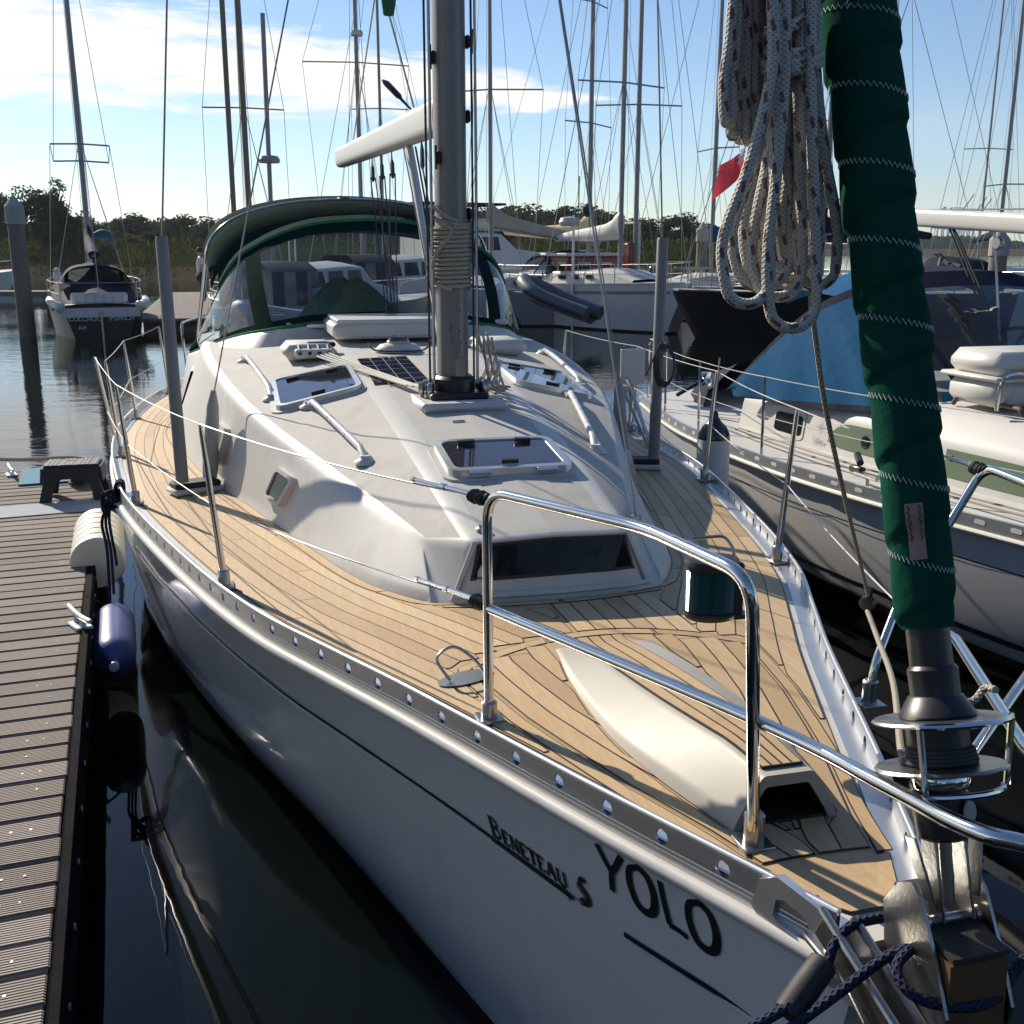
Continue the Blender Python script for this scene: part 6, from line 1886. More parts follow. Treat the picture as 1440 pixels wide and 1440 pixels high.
# liferaft canister on the cabin top
lr = lx(1425, 500, 3.75); c = Vector((lr.x - NX, lr.y - NS, nfb(4.3) + cz(4.3) + .28))
raft = thing('liferaft_canister', 'white moulded liferaft canister on the cabin top of the white cruiser', 'liferaft', (0, 0, 0))
raft.location = wld(c.x + NX, c.y + NS, 0) + Vector((0, 0, c.z)); raft.rotation_euler = (0, 0, AZ)
mb = MB(); mb.box((0, 0, .07), (.62, .52, .16), bev=.06); mb.build('lid', 'white_plastic', raft, 50)
mb = MB(); mb.box((0, 0, -.015), (.66, .56, .03), bev=.012); mb.build('flange', 'white_plastic', raft, 50)
mb = MB(); mb.box((0, 0, -.11), (.60, .50, .17), bev=.05); mb.build('base', 'white_plastic', raft, 50)
mb = MB(); mb.tube(fillet([(-.30, -.27, -.20), (-.30, -.29, .02), (.10, -.29, .02), (.10, -.27, -.20)], .07, 5), .014, 8); mb.build('cradle', 'steel', raft)
# rope from its bow rail across the side
mb = MB(); a, b = Vector((-nbt(2.35) + .05, 2.35, 1.35)), Vector((-.4, .9, 2.1)); line(mb, a, b, .008, .05); mb.build('bow_line', 'cream_rope', nb2)
# standing rigging of the cruiser
for sx in (1,):
    mb = MB(); mb.tube([(sx * 1.5, 4.1, 1.1), (sx * .95, 4.0, 6.2), (0, 3.75, 11.8)], .005, 5); mb.build('shroud', 'wire', nm)
# ---------------------------------------------------------------- far boats
def heading(a): return a
def rigging(parent, h, beam, spreads, base_z, y=0.0, fore=3.6, aft=5.0, r=.010):
    for sx in (-1, 1):
        mb = MB(); pts = [(sx * beam, y + .1, base_z)]
        for z, w in spreads: pts.append((sx * w, y + .1, z))
        pts.append((0, y, h)); mb.tube(pts, r, 4, caps=False); mb.build('shroud', 'wire', parent, 0)
        mb = MB(); mb.tube([(sx * beam * .9, y + .35, base_z), (sx * .05, y, spreads[0][0])], r, 4, caps=False); mb.build('lower_shroud', 'wire', parent, 0)
        mb = MB(); mb.tube([(sx * beam * .9, y - .35, base_z), (sx * .05, y, spreads[0][0])], r * .9, 4, caps=False); mb.build('lower_shroud', 'wire', parent, 0)
    mb = MB(); mb.tube([(0, y - fore, base_z + .1), (0, y, h)], r * 1.2, 4, caps=False); mb.build('forestay', 'wire', parent, 0)
    mb = MB(); mb.tube([(0, y + aft, base_z), (0, y, h)], r, 4, caps=False); mb.build('backstay', 'wire', parent, 0)
    for dx in (-.12, .14):
        mb = MB(); mb.tube([(dx, y - .15, base_z), (dx * .4, y - .08, h)], r * .7, 4, caps=False); mb.build('halyard', 'wire', parent, 0)
def far_yacht(name, label, pos, rz, L, B, fb, hullm, mast_y, mast_h, mast_r=.07, mast_mat='far_mast', boom=None, cover=None, hood=None, spreads=((6.0, .9),), cabin=True, radar=None, group=None, stripe=None, cover_h=.30, boot='navy_paint', windows=3, rails=True, rake=0.0, boom_z=2.4, boom_drop=-.12, boom_ang=0.0):
    t = thing(name, label, 'sailboat', pos, rz, group)
    bt = itp([0, .08 * L, .2 * L, .4 * L, .6 * L, .8 * L, L], [.03, .17 * B, .32 * B, .46 * B, .5 * B, .46 * B, .36 * B])
    bw = itp([0, .1 * L, .25 * L, .5 * L, .75 * L, L], [0, .08 * B, .26 * B, .42 * B, .42 * B, .26 * B])
    f = lambda y: fb * (1.16 - .3 * (y / L) + .16 * (y / L) ** 2)
    add_hull(t, L, bt, bw, f, [hullm, boot], .08 * L, 3)
    add_deck(t, L, bt, f, 'gelcoat', .06)
    if stripe:
        for sd_ in (-1, 1):
            mb = MB(); rows = []
            for k in range(30):
                y = .05 * L + .94 * L * k / 29; r = []
                for q in (.80, .86):
                    x = bw(y) + (bt(y) - bw(y)) * q; r.append(Vector((sd_ * (x + .012), y, q * f(y))))
                rows.append(r)
            mb.grid(rows, flip=sd_ < 0); mb.build('hull_stripe', stripe, t, 0)
    for sd_ in (-1, 1):
        mb = MB(); mb.tube([(sd_ * bt(y), y, f(y) + .02) for y in [L * (k + .3) / 25 for k in range(25)]], .025, 6); mb.build('toe_rail', 'brown_wood' if hullm == 'dark_hull' else 'aluminium', t)
    if cabin:
        y0, y1 = .20 * L, .66 * L; rows = []
        for k in range(14):
            y = y0 + (y1 - y0) * k / 13; w = bt(y) * .66; h = .42 * min(1, .25 + k / 5); z0 = f(y) + .03
            rows.append(fillet([Vector((-w, y, z0)), Vector((-w * .93, y, z0 + h * .9)), Vector((0, y, z0 + h * 1.12)), Vector((w * .93, y, z0 + h * .9)), Vector((w, y, z0))], .06, 2))
        mb = MB(); mb.grid(rows, flip=True); mb.add(rows[-1], [tuple(range(len(rows[0])))[::-1]]); mb.build('coachroof', 'gelcoat', t, 45)
        for k in range(windows):
            for sd_ in (-1, 1):
                yc = y0 + (y1 - y0) * (.42 + .5 * k / max(1, windows)); w = bt(yc) * .66
                mb = MB(); mb.prism(rrect(yc, f(yc) + .24, .42, .15, .05, 3), 0, .02, mp=lambda a, b, h, sd_=sd_, w=w: Vector((sd_ * (w * .985 + h - .005), a, b))); mb.build('cabin_window', 'window_glass', t, 0)
    mz = f(mast_y) + .35
    mb = MB(); mb.tube([(0, mast_y, mz - .3), (0, mast_y + rake * .5, mast_h * .5), (0, mast_y + rake, mast_h)], [mast_r, mast_r, mast_r * .8], 10, sq=(.85, 1.2)); m_ = mb.build('mast', mast_mat, t)
    for z, w in spreads:
        mb = MB(); mb.tube([(-w, mast_y + .1, z), (0, mast_y, z + .04), (w, mast_y + .1, z)], .026, 6); mb.build('spreader', mast_mat, m_)
    rigging(m_, mast_h, .46 * B, spreads, f(mast_y), mast_y, mast_y * .97, L - mast_y - .1)
    if radar:
        mb = MB(); mb.lathe([(.0, -.10), (.22, -.10), (.25, -.02), (.22, .08), (0, .11)], 16, (0, mast_y - .32, radar)); mb.box((0, mast_y - .16, radar - .1), (.1, .3, .04)); mb.build('radar_dome', 'gelcoat', m_, 40)
    if boom:
        a = Vector((0, mast_y + .1, boom_z)); ca, sa = math.cos(boom_ang), math.sin(boom_ang)
        b = a + Vector((boom * sa, boom * ca, boom_drop))
        mb = MB(); mb.tube([a, b], .06, 8); bo_ = mb.build('boom', mast_mat, t)
        if cover:
            mb = MB(); rows = []
            up_ = [(-.05, .72), (.02, .66), (.08, .50), (.2, .38), (.45, .30), (.75, .22), (1.0, .12)]
            for k, (q, hh_) in enumerate(up_):
                c = a.lerp(b, max(0, q)) + Vector((0, -.12 if q < 0 else 0, hh_ * cover_h / .30 * .42 - .02))
                w = .16 if q > .05 else .13
                hgt = hh_ * cover_h / .30 * .55 + .06
                rows.append([c + Vector((math.cos(an) * w * (1 + .15 * math.sin(an * 3 + k * 2)), 0, math.sin(an) * hgt * .75)) for an in [2 * math.pi * j / 12 for j in range(12)]])
            mb.grid(rows, closed_u=True, flip=False); mb.add(rows[0], [tuple(range(12))]); mb.add(rows[-1], [tuple(range(12))[::-1]]); mb.build('sail_cover', cover, bo_, 60)
    if hood:
        y0 = .62 * L; w = .34 * B; z0 = f(y0) + .38
        base = cr([(0, y0 - .35, z0), (w * .7, y0 - .25, z0), (w, y0 + .15, z0 - .06), (w * 1.08, y0 + .9, z0 - .25)], 5)
        arch = cr([(0, y0 + .45, z0 + .72), (w * .65, y0 + .48, z0 + .62), (w * .98, y0 + .6, z0 + .30), (w * 1.1, y0 + 1.0, z0 - .2)], 5)
        mb = MB(); wins = []
        for sd_ in (-1, 1):
            g = [[Vector((sd_ * p.x, p.y, p.z)) for p in (base[i], base[i].lerp(arch[i], .14), base[i].lerp(arch[i], .80), arch[i])] for i in range(16)]
            win = lambda i, j: j == 1 and i not in (0, 6, 7, 14)
            mb.grid(g, skip=win, flip=sd_ > 0)
            for i0, i1 in ((1, 6), (8, 14)): wins.append([g[i][1:3] for i in range(i0, i1 + 1)])
            mb.grid([[Vector((sd_ * arch[i].x, arch[i].y, arch[i].z)), Vector((sd_ * arch[i].x, arch[i].y + 1.0, arch[i].z - .05))] for i in range(13)], flip=sd_ > 0)
        hd_ = mb.build('sprayhood', hood, t, 50)
        for wg in wins: mw = MB(); mw.grid(wg); mw.build('hood_window', 'clear_vinyl_dark', hd_, 50)
    if rails:
        tops = {}
        for sd_ in (-1, 1):
            pts = []
            for k in range(6):
                y = .06 * L + .88 * L * k / 5; x = sd_ * (bt(y) - .06)
                mb = MB(); mb.tube([(x, y, f(y)), (x, y, f(y) + .6)], .016, 5); mb.build('stanchion', 'steel_dull', t); pts.append(Vector((x, y, f(y) + .6)))
            for dz in (0, -.3):
                mb = MB(); mb.tube([p + Vector((0, 0, dz)) for p in pts], .008, 4, caps=False); mb.build('lifeline', 'wire', t, 0)
        mb = MB(); mb.tube(fillet([(-.16 * B, .08 * L, f(.08 * L)), (-.15 * B, .07 * L, f(0) + .6), (0, -.05, f(0) + .62), (.15 * B, .07 * L, f(0) + .6), (.16 * B, .08 * L, f(.08 * L))], .2, 4), .018, 6); mb.build('pulpit', 'steel_dull', t)
        mb = MB(); mb.tube(fillet([(-.36 * B, .9 * L, f(L)), (-.36 * B, .92 * L, f(L) + .6), (-.33 * B, .99 * L, f(L) + .6), (.33 * B, .99 * L, f(L) + .6), (.36 * B, .92 * L, f(L) + .6), (.36 * B, .9 * L, f(L))], .15, 4), .018, 6); mb.build('pushpit', 'steel_dull', t)
    return t, f, bt
def wp(px, py): p = atz(px, py, 0); return p
def at_y(px, Y):   # ground point under a column of the view at distance Y
    p = aty(px, 360, Y); return Vector((p.x, Y, 0))

# 1. dark-hulled yacht, stern towards us, on the left
p = atz(146, 476, 0)
t1, f1, b1 = far_yacht('sailing_yacht', 'dark-hulled sailing yacht seen from its transom beside the left pile', (-14.7, 37.9, 0), R(202.8), 8.6, 2.75, .92, 'dark_hull', 3.6, 13.5, .095, boom=3.3, cover='navy_canvas', hood='navy_canvas', spreads=((5.55, .85), (5.05, .80)), boot='dark_hull', boom_z=2.35, cover_h=.42)
mb = MB()
mb.grid([[Vector((x, y, z)) for x in (-1.02, -.7, -.3, .3, .7, 1.02)] for y, z in ((8.4, .93), (8.64, .86), (8.66, .62))], flip=True); mb.build('transom_cap', 'gelcoat', t1, 40)
for sx in (-1, 1):
    mb = MB(); mb.tube(cr([(sx * 1.28, 7.0, 1.02), (sx * 1.24, 7.9, 1.0), (sx * 1.12, 8.55, .94), (sx * .98, 8.72, .88)], 5), [.12] * 12 + [.15, .16, .15, .10], 12); mb.build('quarter_fender', 'cream_fender', t1, 60)
mb = MB(); mb.box((0, 8.2, 1.12), (1.5, .12, .30), bev=.05); mb.box((0, 7.6, 1.0), (1.3, 1.1, .1)); mb.build('cockpit_seat', 'white_plastic', t1, 40)
for k in range(6):
    mb = MB(); mb.box((-.6 + .24 * k, 8.27, 1.1), (.012, .01, .22)); mb.build('seat_seam', 'grey_letters', t1, 0)
text_mesh('COLCHOC    IPSWICH', .17, 'white_letters', 'port_of_registry', t1, frame4((0, 8.685, .52), (-1, 0, 0), (0, 0, 1)), 0, .004)
text_mesh('A29', .13, 'white_letters', 'registry_number', t1, frame4((.52, 8.685, .30), (-1, 0, 0), (0, 0, 1)), 0, .004)
mb = MB()   # loose cockpit cover slung as a tent from the boom
a_ = Vector((0, 4.2, 2.5)); rows3 = []
for k in range(7):
    q = k / 6; y = 5.0 + 3.2 * q; zr = 2.15 - .85 * q ** .8
    rows3.append([Vector((x, y + .1 * math.sin(6 * x), zr - abs(x) ** 1.15 * (.62 - .2 * q) + .04 * math.sin(13 * x + 4 * q))) for x in (-1.25, -.95, -.6, -.25, 0, .25, .6, .95, 1.25)])
mb.grid(rows3, flip=True); mb.build('boom_tent', 'navy_canvas', t1, 50)
mb = MB(); mb.tube([(0, 8.74, -.3), (0, 8.72, .8)], .03, 6); mb.build('rudder_post', 'steel_dull', t1)
mb = MB(); mb.tube(cr([(-.75, 3.4, 2.75), (-.45, 3.5, 2.9), (-.1, 3.6, 2.8)], 6), [.12, .16, .16, .15, .16, .15, .16, .15, .14, .12, .12, .12, .1], 10); mb.build('rolled_cover', 'teal_canvas', t1, 60)

# 2. motor-sailer with two brown masts and a man on deck
Y2 = 41
q = at_y(292, Y2)
t2, f2, b2 = far_yacht('motor_sailer', 'wooden-masted motor sailer with an awning frame and slatted side box, left of the green hood', q + Vector((.45, 4.0, 0)), R(196), 10, 3.2, .75, 'concrete', 5.2, 17.5, .12, mast_mat='wood_pile', spreads=((7.25, 1.4),), boom=None, hood=None, rails=True, windows=2, cabin=False)
mb = MB(); mb.tube([(.55, 5.4, 1.4), (.5, 5.4, 17)], .09, 8); mb.build('second_mast', 'wood_pile', t2)
mb = MB(); mb.tube([(-.55, 8.4, 1.4), (-.62, 8.4, 9.8)], .075, 8); mz_ = mb.build('mizzen_mast', 'far_mast', t2)
mb = MB(); mb.lathe([(.10, -.14), (.34, -.12), (.36, -.02), (.3, .08), (.2, .11), (0, .12)], 16, (-.6, 8.25, 5.35)); mb.build('radar_dome', 'rib_grey', mz_)
mb = MB()
for (x0, y0) in ((-1.2, 7.2), (1.2, 7.2), (-1.2, 9.6), (1.2, 9.6)): mb.tube([(x0, y0, 1.1), (x0, y0, 2.85)], .03, 6)
fr_ = mb.build('awning_frame', 'aluminium', t2)
mb = MB(); mb.box((0, 8.4, 2.88), (2.6, 2.6, .12), bev=.05); mb.build('awning', 'navy_canvas', t2, 40)
mb = MB(); mb.box((0, 8.4, .64), (2.5, 2.4, .08)); mb.build('aft_deck', 'concrete', t2)
for k in range(9):
    mb = MB(); mb.box((-1.15 + .27 * k, 10.08, .85), (.24, .05, .82), bev=.012); mb.build('slat', 'brown_wood' if k % 3 == 1 else 'beige_canvas', t2)
mb = MB(); mb.tube(cr([(.8, 10.0, .8), (.9, 9.6, 1.55), (1.3, 8.6, 1.9), (1.4, 7.0, 1.7)], 6), .07, 8); mb.build('hood_bow', 'rib_grey', t2)
# person standing on it
pp = aty(285, 402, 36.5)
person = thing('person', 'person in a white T-shirt standing side-on on the aft deck of the motor sailer', 'person', (pp.x, pp.y, .70), R(-75))
def skin_body(name, verts, edges, radii, mat, parent, sub=2):
    me = bpy.data.meshes.new(name); me.from_pydata(verts, edges, []); o = bpy.data.objects.new(name, me); COL.objects.link(o)
    m = o.modifiers.new('skin', 'SKIN'); m.use_smooth_shade = True
    for sv, r in zip(me.skin_vertices[0].data, radii): sv.radius = (r, r)
    me.skin_vertices[0].data[0].use_root = True
    s = o.modifiers.new('sub', 'SUBSURF'); s.levels = sub; s.render_levels = sub
    me.materials.append(M[mat]); o.parent = parent
    return o
bv = [(0, 0, .95), (0, 0, 1.12), (0, 0, 1.32), (0, -.01, 1.46), (0, -.02, 1.53), (0, -.03, 1.60), (0, -.04, 1.70),
      (.10, 0, .90), (.11, -.02, .50), (.11, .02, .09), (.11, -.10, .03), (-.10, 0, .90), (-.11, .02, .50), (-.11, .05, .09), (-.11, -.07, .03),
      (.19, 0, 1.42), (.24, .02, 1.16), (.22, -.12, .94), (.215, -.17, .87), (-.19, 0, 1.42), (-.24, .02, 1.16), (-.22, -.14, .96), (-.215, -.19, .90)]
be = [(0, 1), (1, 2), (2, 3), (3, 4), (4, 5), (5, 6), (0, 7), (7, 8), (8, 9), (9, 10), (0, 11), (11, 12), (12, 13), (13, 14), (3, 15), (15, 16), (16, 17), (17, 18), (3, 19), (19, 20), (20, 21), (21, 22)]
br = [.15, .14, .15, .10, .055, .085, .095, .10, .075, .05, .045, .10, .075, .05, .045, .07, .05, .038, .035, .07, .05, .038, .035]
skin_body('body', bv, be, br, 'skin', person)
skin_body('tshirt', [(0, 0, .93), (0, 0, 1.12), (0, 0, 1.32), (0, -.01, 1.45), (.19, 0, 1.425), (.235, .015, 1.22), (-.19, 0, 1.425), (-.235, .015, 1.22)], [(0, 1), (1, 2), (2, 3), (3, 4), (4, 5), (3, 6), (6, 7)], [.175, .165, .175, .125, .09, .075, .09, .075], 'tee', person)
skin_body('trousers', [(0, 0, .95), (.10, 0, .88), (.11, -.02, .50), (.11, .02, .12), (-.10, 0, .88), (-.11, .02, .50), (-.11, .05, .12)], [(0, 1), (1, 2), (2, 3), (0, 4), (4, 5), (5, 6)], [.165, .115, .09, .07, .115, .09, .07], 'trousers', person)
mb = MB(); mb.lathe([(.0, .105), (.05, .10), (.09, .06), (.103, .0), (.095, -.05), (.07, -.06)], 14, (0, -.025, 1.70)); mb.build('hair', 'hair', person, 60)

# 3. motor cruiser by the bank, left edge
def motor_boat(name, label, pos, rz, L, B, fb, hullm, canopy, glass='window_glass', house=1.1, fly=False, boot='navy_paint'):
    t = thing(name, label, 'motor boat', pos, rz)
    bt = itp([0, .1 * L, .25 * L, .5 * L, .8 * L, L], [.04, .22 * B, .40 * B, .5 * B, .5 * B, .46 * B])
    bw = itp([0, .15 * L, .4 * L, .7 * L, L], [0, .16 * B, .38 * B, .44 * B, .42 * B])
    f = lambda y: fb * (1.25 - .45 * (y / L) + .2 * (y / L) ** 2)
    add_hull(t, L, bt, bw, f, [hullm, boot], .14 * L, 3); add_deck(t, L, bt, f, 'gelcoat', .05)
    y0, y1 = .30 * L, .80 * L; rows = []
    for k, (q, h) in enumerate(((0, .05), (.12, .42), (.30, .55), (.42, 1.0), (.55, 1.05), (1.0, 1.0))):
        y = y0 + (y1 - y0) * q; w = bt(y) * .80; z0 = f(y); hh_ = house * h
        rows.append(fillet([Vector((-w, y, z0)), Vector((-w * .92, y, z0 + hh_ * .92)), Vector((0, y, z0 + hh_ * 1.05)), Vector((w * .92, y, z0 + hh_ * .92)), Vector((w, y, z0))], .08, 2))
    mb = MB(); mb.grid(rows, flip=True); mb.add(rows[-1], [tuple(range(len(rows[0])))[::-1]]); mb.build('wheelhouse', 'gelcoat', t, 45)
    for sd_ in (-1, 1):
        for (qa, qb) in ((.44, .60), (.63, .80), (.83, .97)):
            ya, yb = y0 + (y1 - y0) * qa, y0 + (y1 - y0) * qb
            def wpnt(y, fr, sd_=sd_): w = bt(y) * .80; return Vector((sd_ * (w * (1 - .08 * fr) + .012), y, f(y) + house * .95 * fr))
            mb = MB(); mb.add([wpnt(ya + .1, .92), wpnt(ya, .52), wpnt(yb, .52), wpnt(yb, .92)], [(0, 1, 2, 3)]); mb.build('side_window', glass, t, 0)
    w = bt(y0 + .36 * (y1 - y0)) * .72
    for k in range(3):
        xa, xb_ = -w + 2 * w * k / 3 + .04, -w + 2 * w * (k + 1) / 3 - .04
        ya, yb = y0 + .315 * (y1 - y0), y0 + .405 * (y1 - y0); za, zb = f(ya) + house * .60, f(yb) + house * .97
        mb = MB(); mb.add([Vector((xa, ya - .02, za)), Vector((xb_, ya - .02, za)), Vector((xb_ * .95, yb - .02, zb)), Vector((xa * .95, yb - .02, zb))], [(3, 2, 1, 0)]); mb.build('windscreen_pane', glass, t, 0)
    if fly:
        mb = MB(); mb.box((0, .62 * L, f(.6 * L) + house + .35), (B * .7, L * .30, .55), bev=.18); mb.build('flybridge', 'gelcoat', t, 40)
        mb = MB(); mb.box((0, .66 * L, f(.6 * L) + house + 1.25), (B * .72, L * .34, .10), bev=.04); mb.build('hardtop', canopy, t, 40)
        for sx in (-1, 1):
            mb = MB(); mb.tube([(sx * B * .33, .78 * L, f(.6 * L) + house), (sx * B * .33, .72 * L, f(.6 * L) + house + 1.22)], .05, 6); mb.build('arch_leg', 'gelcoat', t)
    if canopy and not fly:
        rows = []
        for k in range(5):
            y = .76 * L + .22 * L * k / 4; w = B * .42
            rows.append([Vector((-w, y, f(y) + .1)), Vector((-w * .98, y, f(y) + house * .9)), Vector((-w * .6, y, f(y) + house * 1.12)), Vector((w * .6, y, f(y) + house * 1.12)), Vector((w * .98, y, f(y) + house * .9)), Vector((w, y, f(y) + .1))])
        mb = MB(); win = lambda i, j: j in (0, 4) and i in (0, 2)
        mb.grid(rows, flip=True, skip=win); mb.add([rows[-1][0], rows[-1][1], rows[-1][4], rows[-1][5]], []); 
        cn = mb.build('canopy', canopy, t, 40); 
        for i_ in (0, 2):
            for j_ in (0, 4): mw = MB(); mw.grid([rows[i_][j_:j_ + 2], rows[i_ + 1][j_:j_ + 2]]); mw.build('canopy_window', 'clear_vinyl_dark', cn, 0)
        r_ = rows[-1]
        mw = MB(); mw.add([r_[0].lerp(r_[1], .2) + Vector((.2, .01, 0)), r_[1] + Vector((.2, .01, -.1)), r_[4] + Vector((-.2, .01, -.1)), r_[5].lerp(r_[4], .2) + Vector((-.2, .01, 0))], [(0, 1, 2, 3)]); mw.build('rear_window', 'clear_vinyl_dark', cn, 0)
        mb = MB(); mb.add([p for p in r_], [tuple(range(6))[::-1]]); mb.build('canopy_back', canopy, cn, 0) if False else None
    mb = MB(); mb.tube(fillet([(-.30 * B, .3 * L, f(.3 * L)), (-.29 * B, .28 * L, f(.2 * L) + .5), (0, .0, f(0) + .55), (.29 * B, .28 * L, f(.2 * L) + .5), (.30 * B, .3 * L, f(.3 * L))], .25, 4), .018, 6); mb.build('bow_rail', 'steel', t)
    return t
p = at_y(-12, 62); motor_boat('motor_cruiser', 'white motor cruiser partly hidden by the tall pile at the left edge', p + Vector((0, 3, 0)), R(155), 8.5, 3.0, 1.0, 'hull_white', 'navy_canvas', house=1.35)
# 4. boats seen through the clear hood
p = at_y(600, 36); motor_boat('motor_cruiser', 'motor boat with blue canopy seen through the clear sprayhood window', p, R(142), 7.6, 2.8, .80, 'rib_grey', 'navy_canvas', house=1.15)
p = at_y(700, 43); motor_boat('motor_cruiser', 'grey motor boat with dark windows seen through the hood behind the mast', p, R(132), 7.6, 2.8, .9, 'hull_white', 'navy_canvas', house=1.2)
p = at_y(335, 27)
rib = thing('inflatable_dinghy', 'large grey inflatable tender seen through the side pane of the green hood', 'dinghy', (p.x, p.y, .65), R(-50))
mb = MB(); mb.tube(cr([(-.75, 3.2, 0), (-.75, 1.5, .02), (-.55, .45, .18), (0, .02, .32), (.55, .45, .18), (.75, 1.5, .02), (.75, 3.2, 0)], 6), .27, 12); mb.build('tube', 'rib_grey', rib, 60)
mb = MB(); mb.box((0, 1.9, -.1), (1.2, 2.4, .1), bev=.03); mb.build('floor', 'concrete', rib)
# 5. yacht behind the red boat with long beige sail cover
p = at_y(697, 37); t5, f5, b5 = far_yacht('sailing_yacht', 'yacht with beige named sail cover on its boom, behind the sprayhood', p + Vector((-1.0, -3.9, 0)), R(-12), 9.5, 3.1, 1.05, 'hull_white', 4.0, 15, .078, boom=3.6, cover='beige_canvas', spreads=((7.45, 1.75),), boom_z=3.15, boom_drop=-.55, boom_ang=R(72), cover_h=.40)
# 6. red-housed fishing boat
p = atz(775, 470, 0)
tr_ = thing('fishing_boat', 'grey fishing boat with dark red wheelhouse beyond the right side of the hood', 'motor boat', (p.x - 1.5, p.y + 3.2, 0), R(-62))
fbt = itp([0, .6, 1.6, 3.2, 5.4, 6.6], [.05, .6, 1.0, 1.2, 1.15, 1.0]); fbw = itp([0, .9, 2, 4, 6.6], [0, .45, .85, 1.0, .8]); ffb = lambda y: 1.15 - .12 * y + .013 * y * y
add_hull(tr_, 6.6, fbt, fbw, ffb, ['rib_grey', 'dark_hull'], .6, 3); add_deck(tr_, 6.6, fbt, ffb, 'concrete', .03)
mb = MB(); mb.box((0, 3.0, 1.55), (1.6, 1.9, 1.35), bev=.06); mb.build('wheelhouse', 'red_paint', tr_, 30)
mb = MB(); mb.box((0, 3.0, 2.27), (1.8, 2.2, .10), bev=.04); mb.build('roof', 'gelcoat', tr_)
for (cx, cy_, dx, dy) in ((-.82, 2.6, 0, .5), (-.82, 3.4, 0, .5), (.82, 2.6, 0, .5), (.82, 3.4, 0, .5), (-.4, 3.97, .5, 0), (.4, 3.97, .5, 0), (-.4, 2.03, .5, 0), (.4, 2.03, .5, 0)):
    mb = MB(); mb.box((cx, cy_, 1.75), (max(dx, .03) , max(dy, .03), .55), bev=.0); w_ = mb.build('window_frame', 'gelcoat', tr_, 0)
    mb = MB(); mb.box((cx * (1.012 if dy else 1), cy_ + (.012 * (1 if cy_ > 3 else -1) if dx else 0), 1.75), (max(dx - .08, .03), max(dy - .08, .03), .46)); mb.build('pane', 'window_glass', w_, 0)
mb = MB(); mb.box((.2, 4.8, 2.2), (.5, .35, .9), bev=.05); mb.build('locker', 'red_paint', tr_)
mb = MB(); mb.tube([(-.5, 4.9, 1.0), (-.5, 4.9, 3.3)], .04, 6); mb.tube([(.6, 4.9, 1.0), (.6, 4.9, 3.3)], .04, 6); mb.tube([(-.5, 4.9, 3.3), (.6, 4.9, 3.3)], .04, 6); mb.build('gallows', 'gelcoat', tr_)
# 7. white yacht with dark sprayhood, bow to the right
p = atz(955, 470, 0)
hd7 = R(180 + 0) 
t7, f7, b7 = far_yacht('sailing_yacht', 'white yacht with navy sprayhood and bundled cream sail, bow pointing right', (p.x + .2, p.y - .5, 0), R(30), 9.6, 3.2, 1.28, 'hull_white', 3.5, 16, .078, spreads=((7.3, 1.6), (11.0, 1.1)), hood='navy_canvas', stripe='rib_grey', boom=3.6, cover='white_cloth', boom_z=2.75, boom_drop=.0, cover_h=.42)
# 8. yacht beyond with cream mainsail cover
p = at_y(850, 42); far_yacht('sailing_yacht', 'yacht with cream yellow sail cover behind the white yacht with navy sprayhood', p + Vector((2.2, -2.8, 0)), R(52), 9.5, 3.1, 1.1, 'hull_white', 3.6, 16.5, .08, spreads=((6.9, 1.5), (11, 1.1)), boom=3.9, cover='cream_canvas', boom_z=2.75, boom_drop=.3, cover_h=.5, radar=None)
# navigation pole with radar and wind charger on its stern
pole = thing('equipment_pole', 'slim pole carrying a white radar dome and wind generator behind the inflatable', 'pole', at_y(806, 34), 0)
mb = MB(); mb.tube([(0, 0, 0), (0, 0, 3.45)], .04, 8); mb.build('post', 'aluminium', pole)
mb = MB(); mb.lathe([(0, -.12), (.30, -.12), (.34, 0), (.28, .13), (0, .17)], 16, (-.12, 0, 3.25)); mb.build('radar_dome', 'gelcoat', pole, 40)
mb = MB(); mb.tube([(.15, 0, 3.4), (.15, 0, 4.6)], .02, 6); mb.lathe([(.05, 0), (.16, .1), (.16, .3), (.05, .4)], 10, (.42, 0, 3.4)); mb.build('antenna', 'dark_rubber', pole)
# 9. inflatable on davits
p = aty(735, 405, 30.5); q = aty(832, 440, 29.5)
rib = thing('inflatable_dinghy', 'grey inflatable dinghy with navy band slung tilted across a stern', 'dinghy', p, 0)
d = (q - p)
mb = MB(); ex = d.normalized(); ez = Vector((0, 0, 1)); ey = ez.cross(ex).normalized(); ez = ex.cross(ey)
def rl(a, b, c): return ex * a + ey * b + ez * c
Ld = d.length * 1.03
mb.tube(cr([rl(Ld, -.50, 0), rl(Ld * .5, -.52, .02), rl(.45, -.42, .10), rl(.0, 0, .20), rl(.45, .42, .10), rl(Ld * .5, .52, .02), rl(Ld, .50, 0)], 6), .21, 12); mb.build('tube', 'rib_blue', rib, 60)
mb = MB(); mb.tube(cr([rl(Ld, -.70, -.03), rl(Ld * .5, -.72, -.01), rl(.38, -.62, .06)], 6), .055, 8); mb.build('navy_band', 'navy_paint', rib)
mb = MB(); mb.grid([[rl(a, b, -.14 - .16 * (1 - abs(b) / .5)) for b in (-.5, -.25, 0, .25, .5)] for a in (.5, 1.2, Ld)]); mb.build('bottom', 'dark_rubber', rib)
# 10. flybridge motor yacht in the distance
p = at_y(935, 58); motor_boat('motor_yacht', 'large white flybridge motor yacht in the distance behind the white yacht', p + Vector((-3.4, -3, 0)), R(118), 13, 4.2, 1.5, 'hull_white', 'navy_canvas', house=1.6, fly=True)
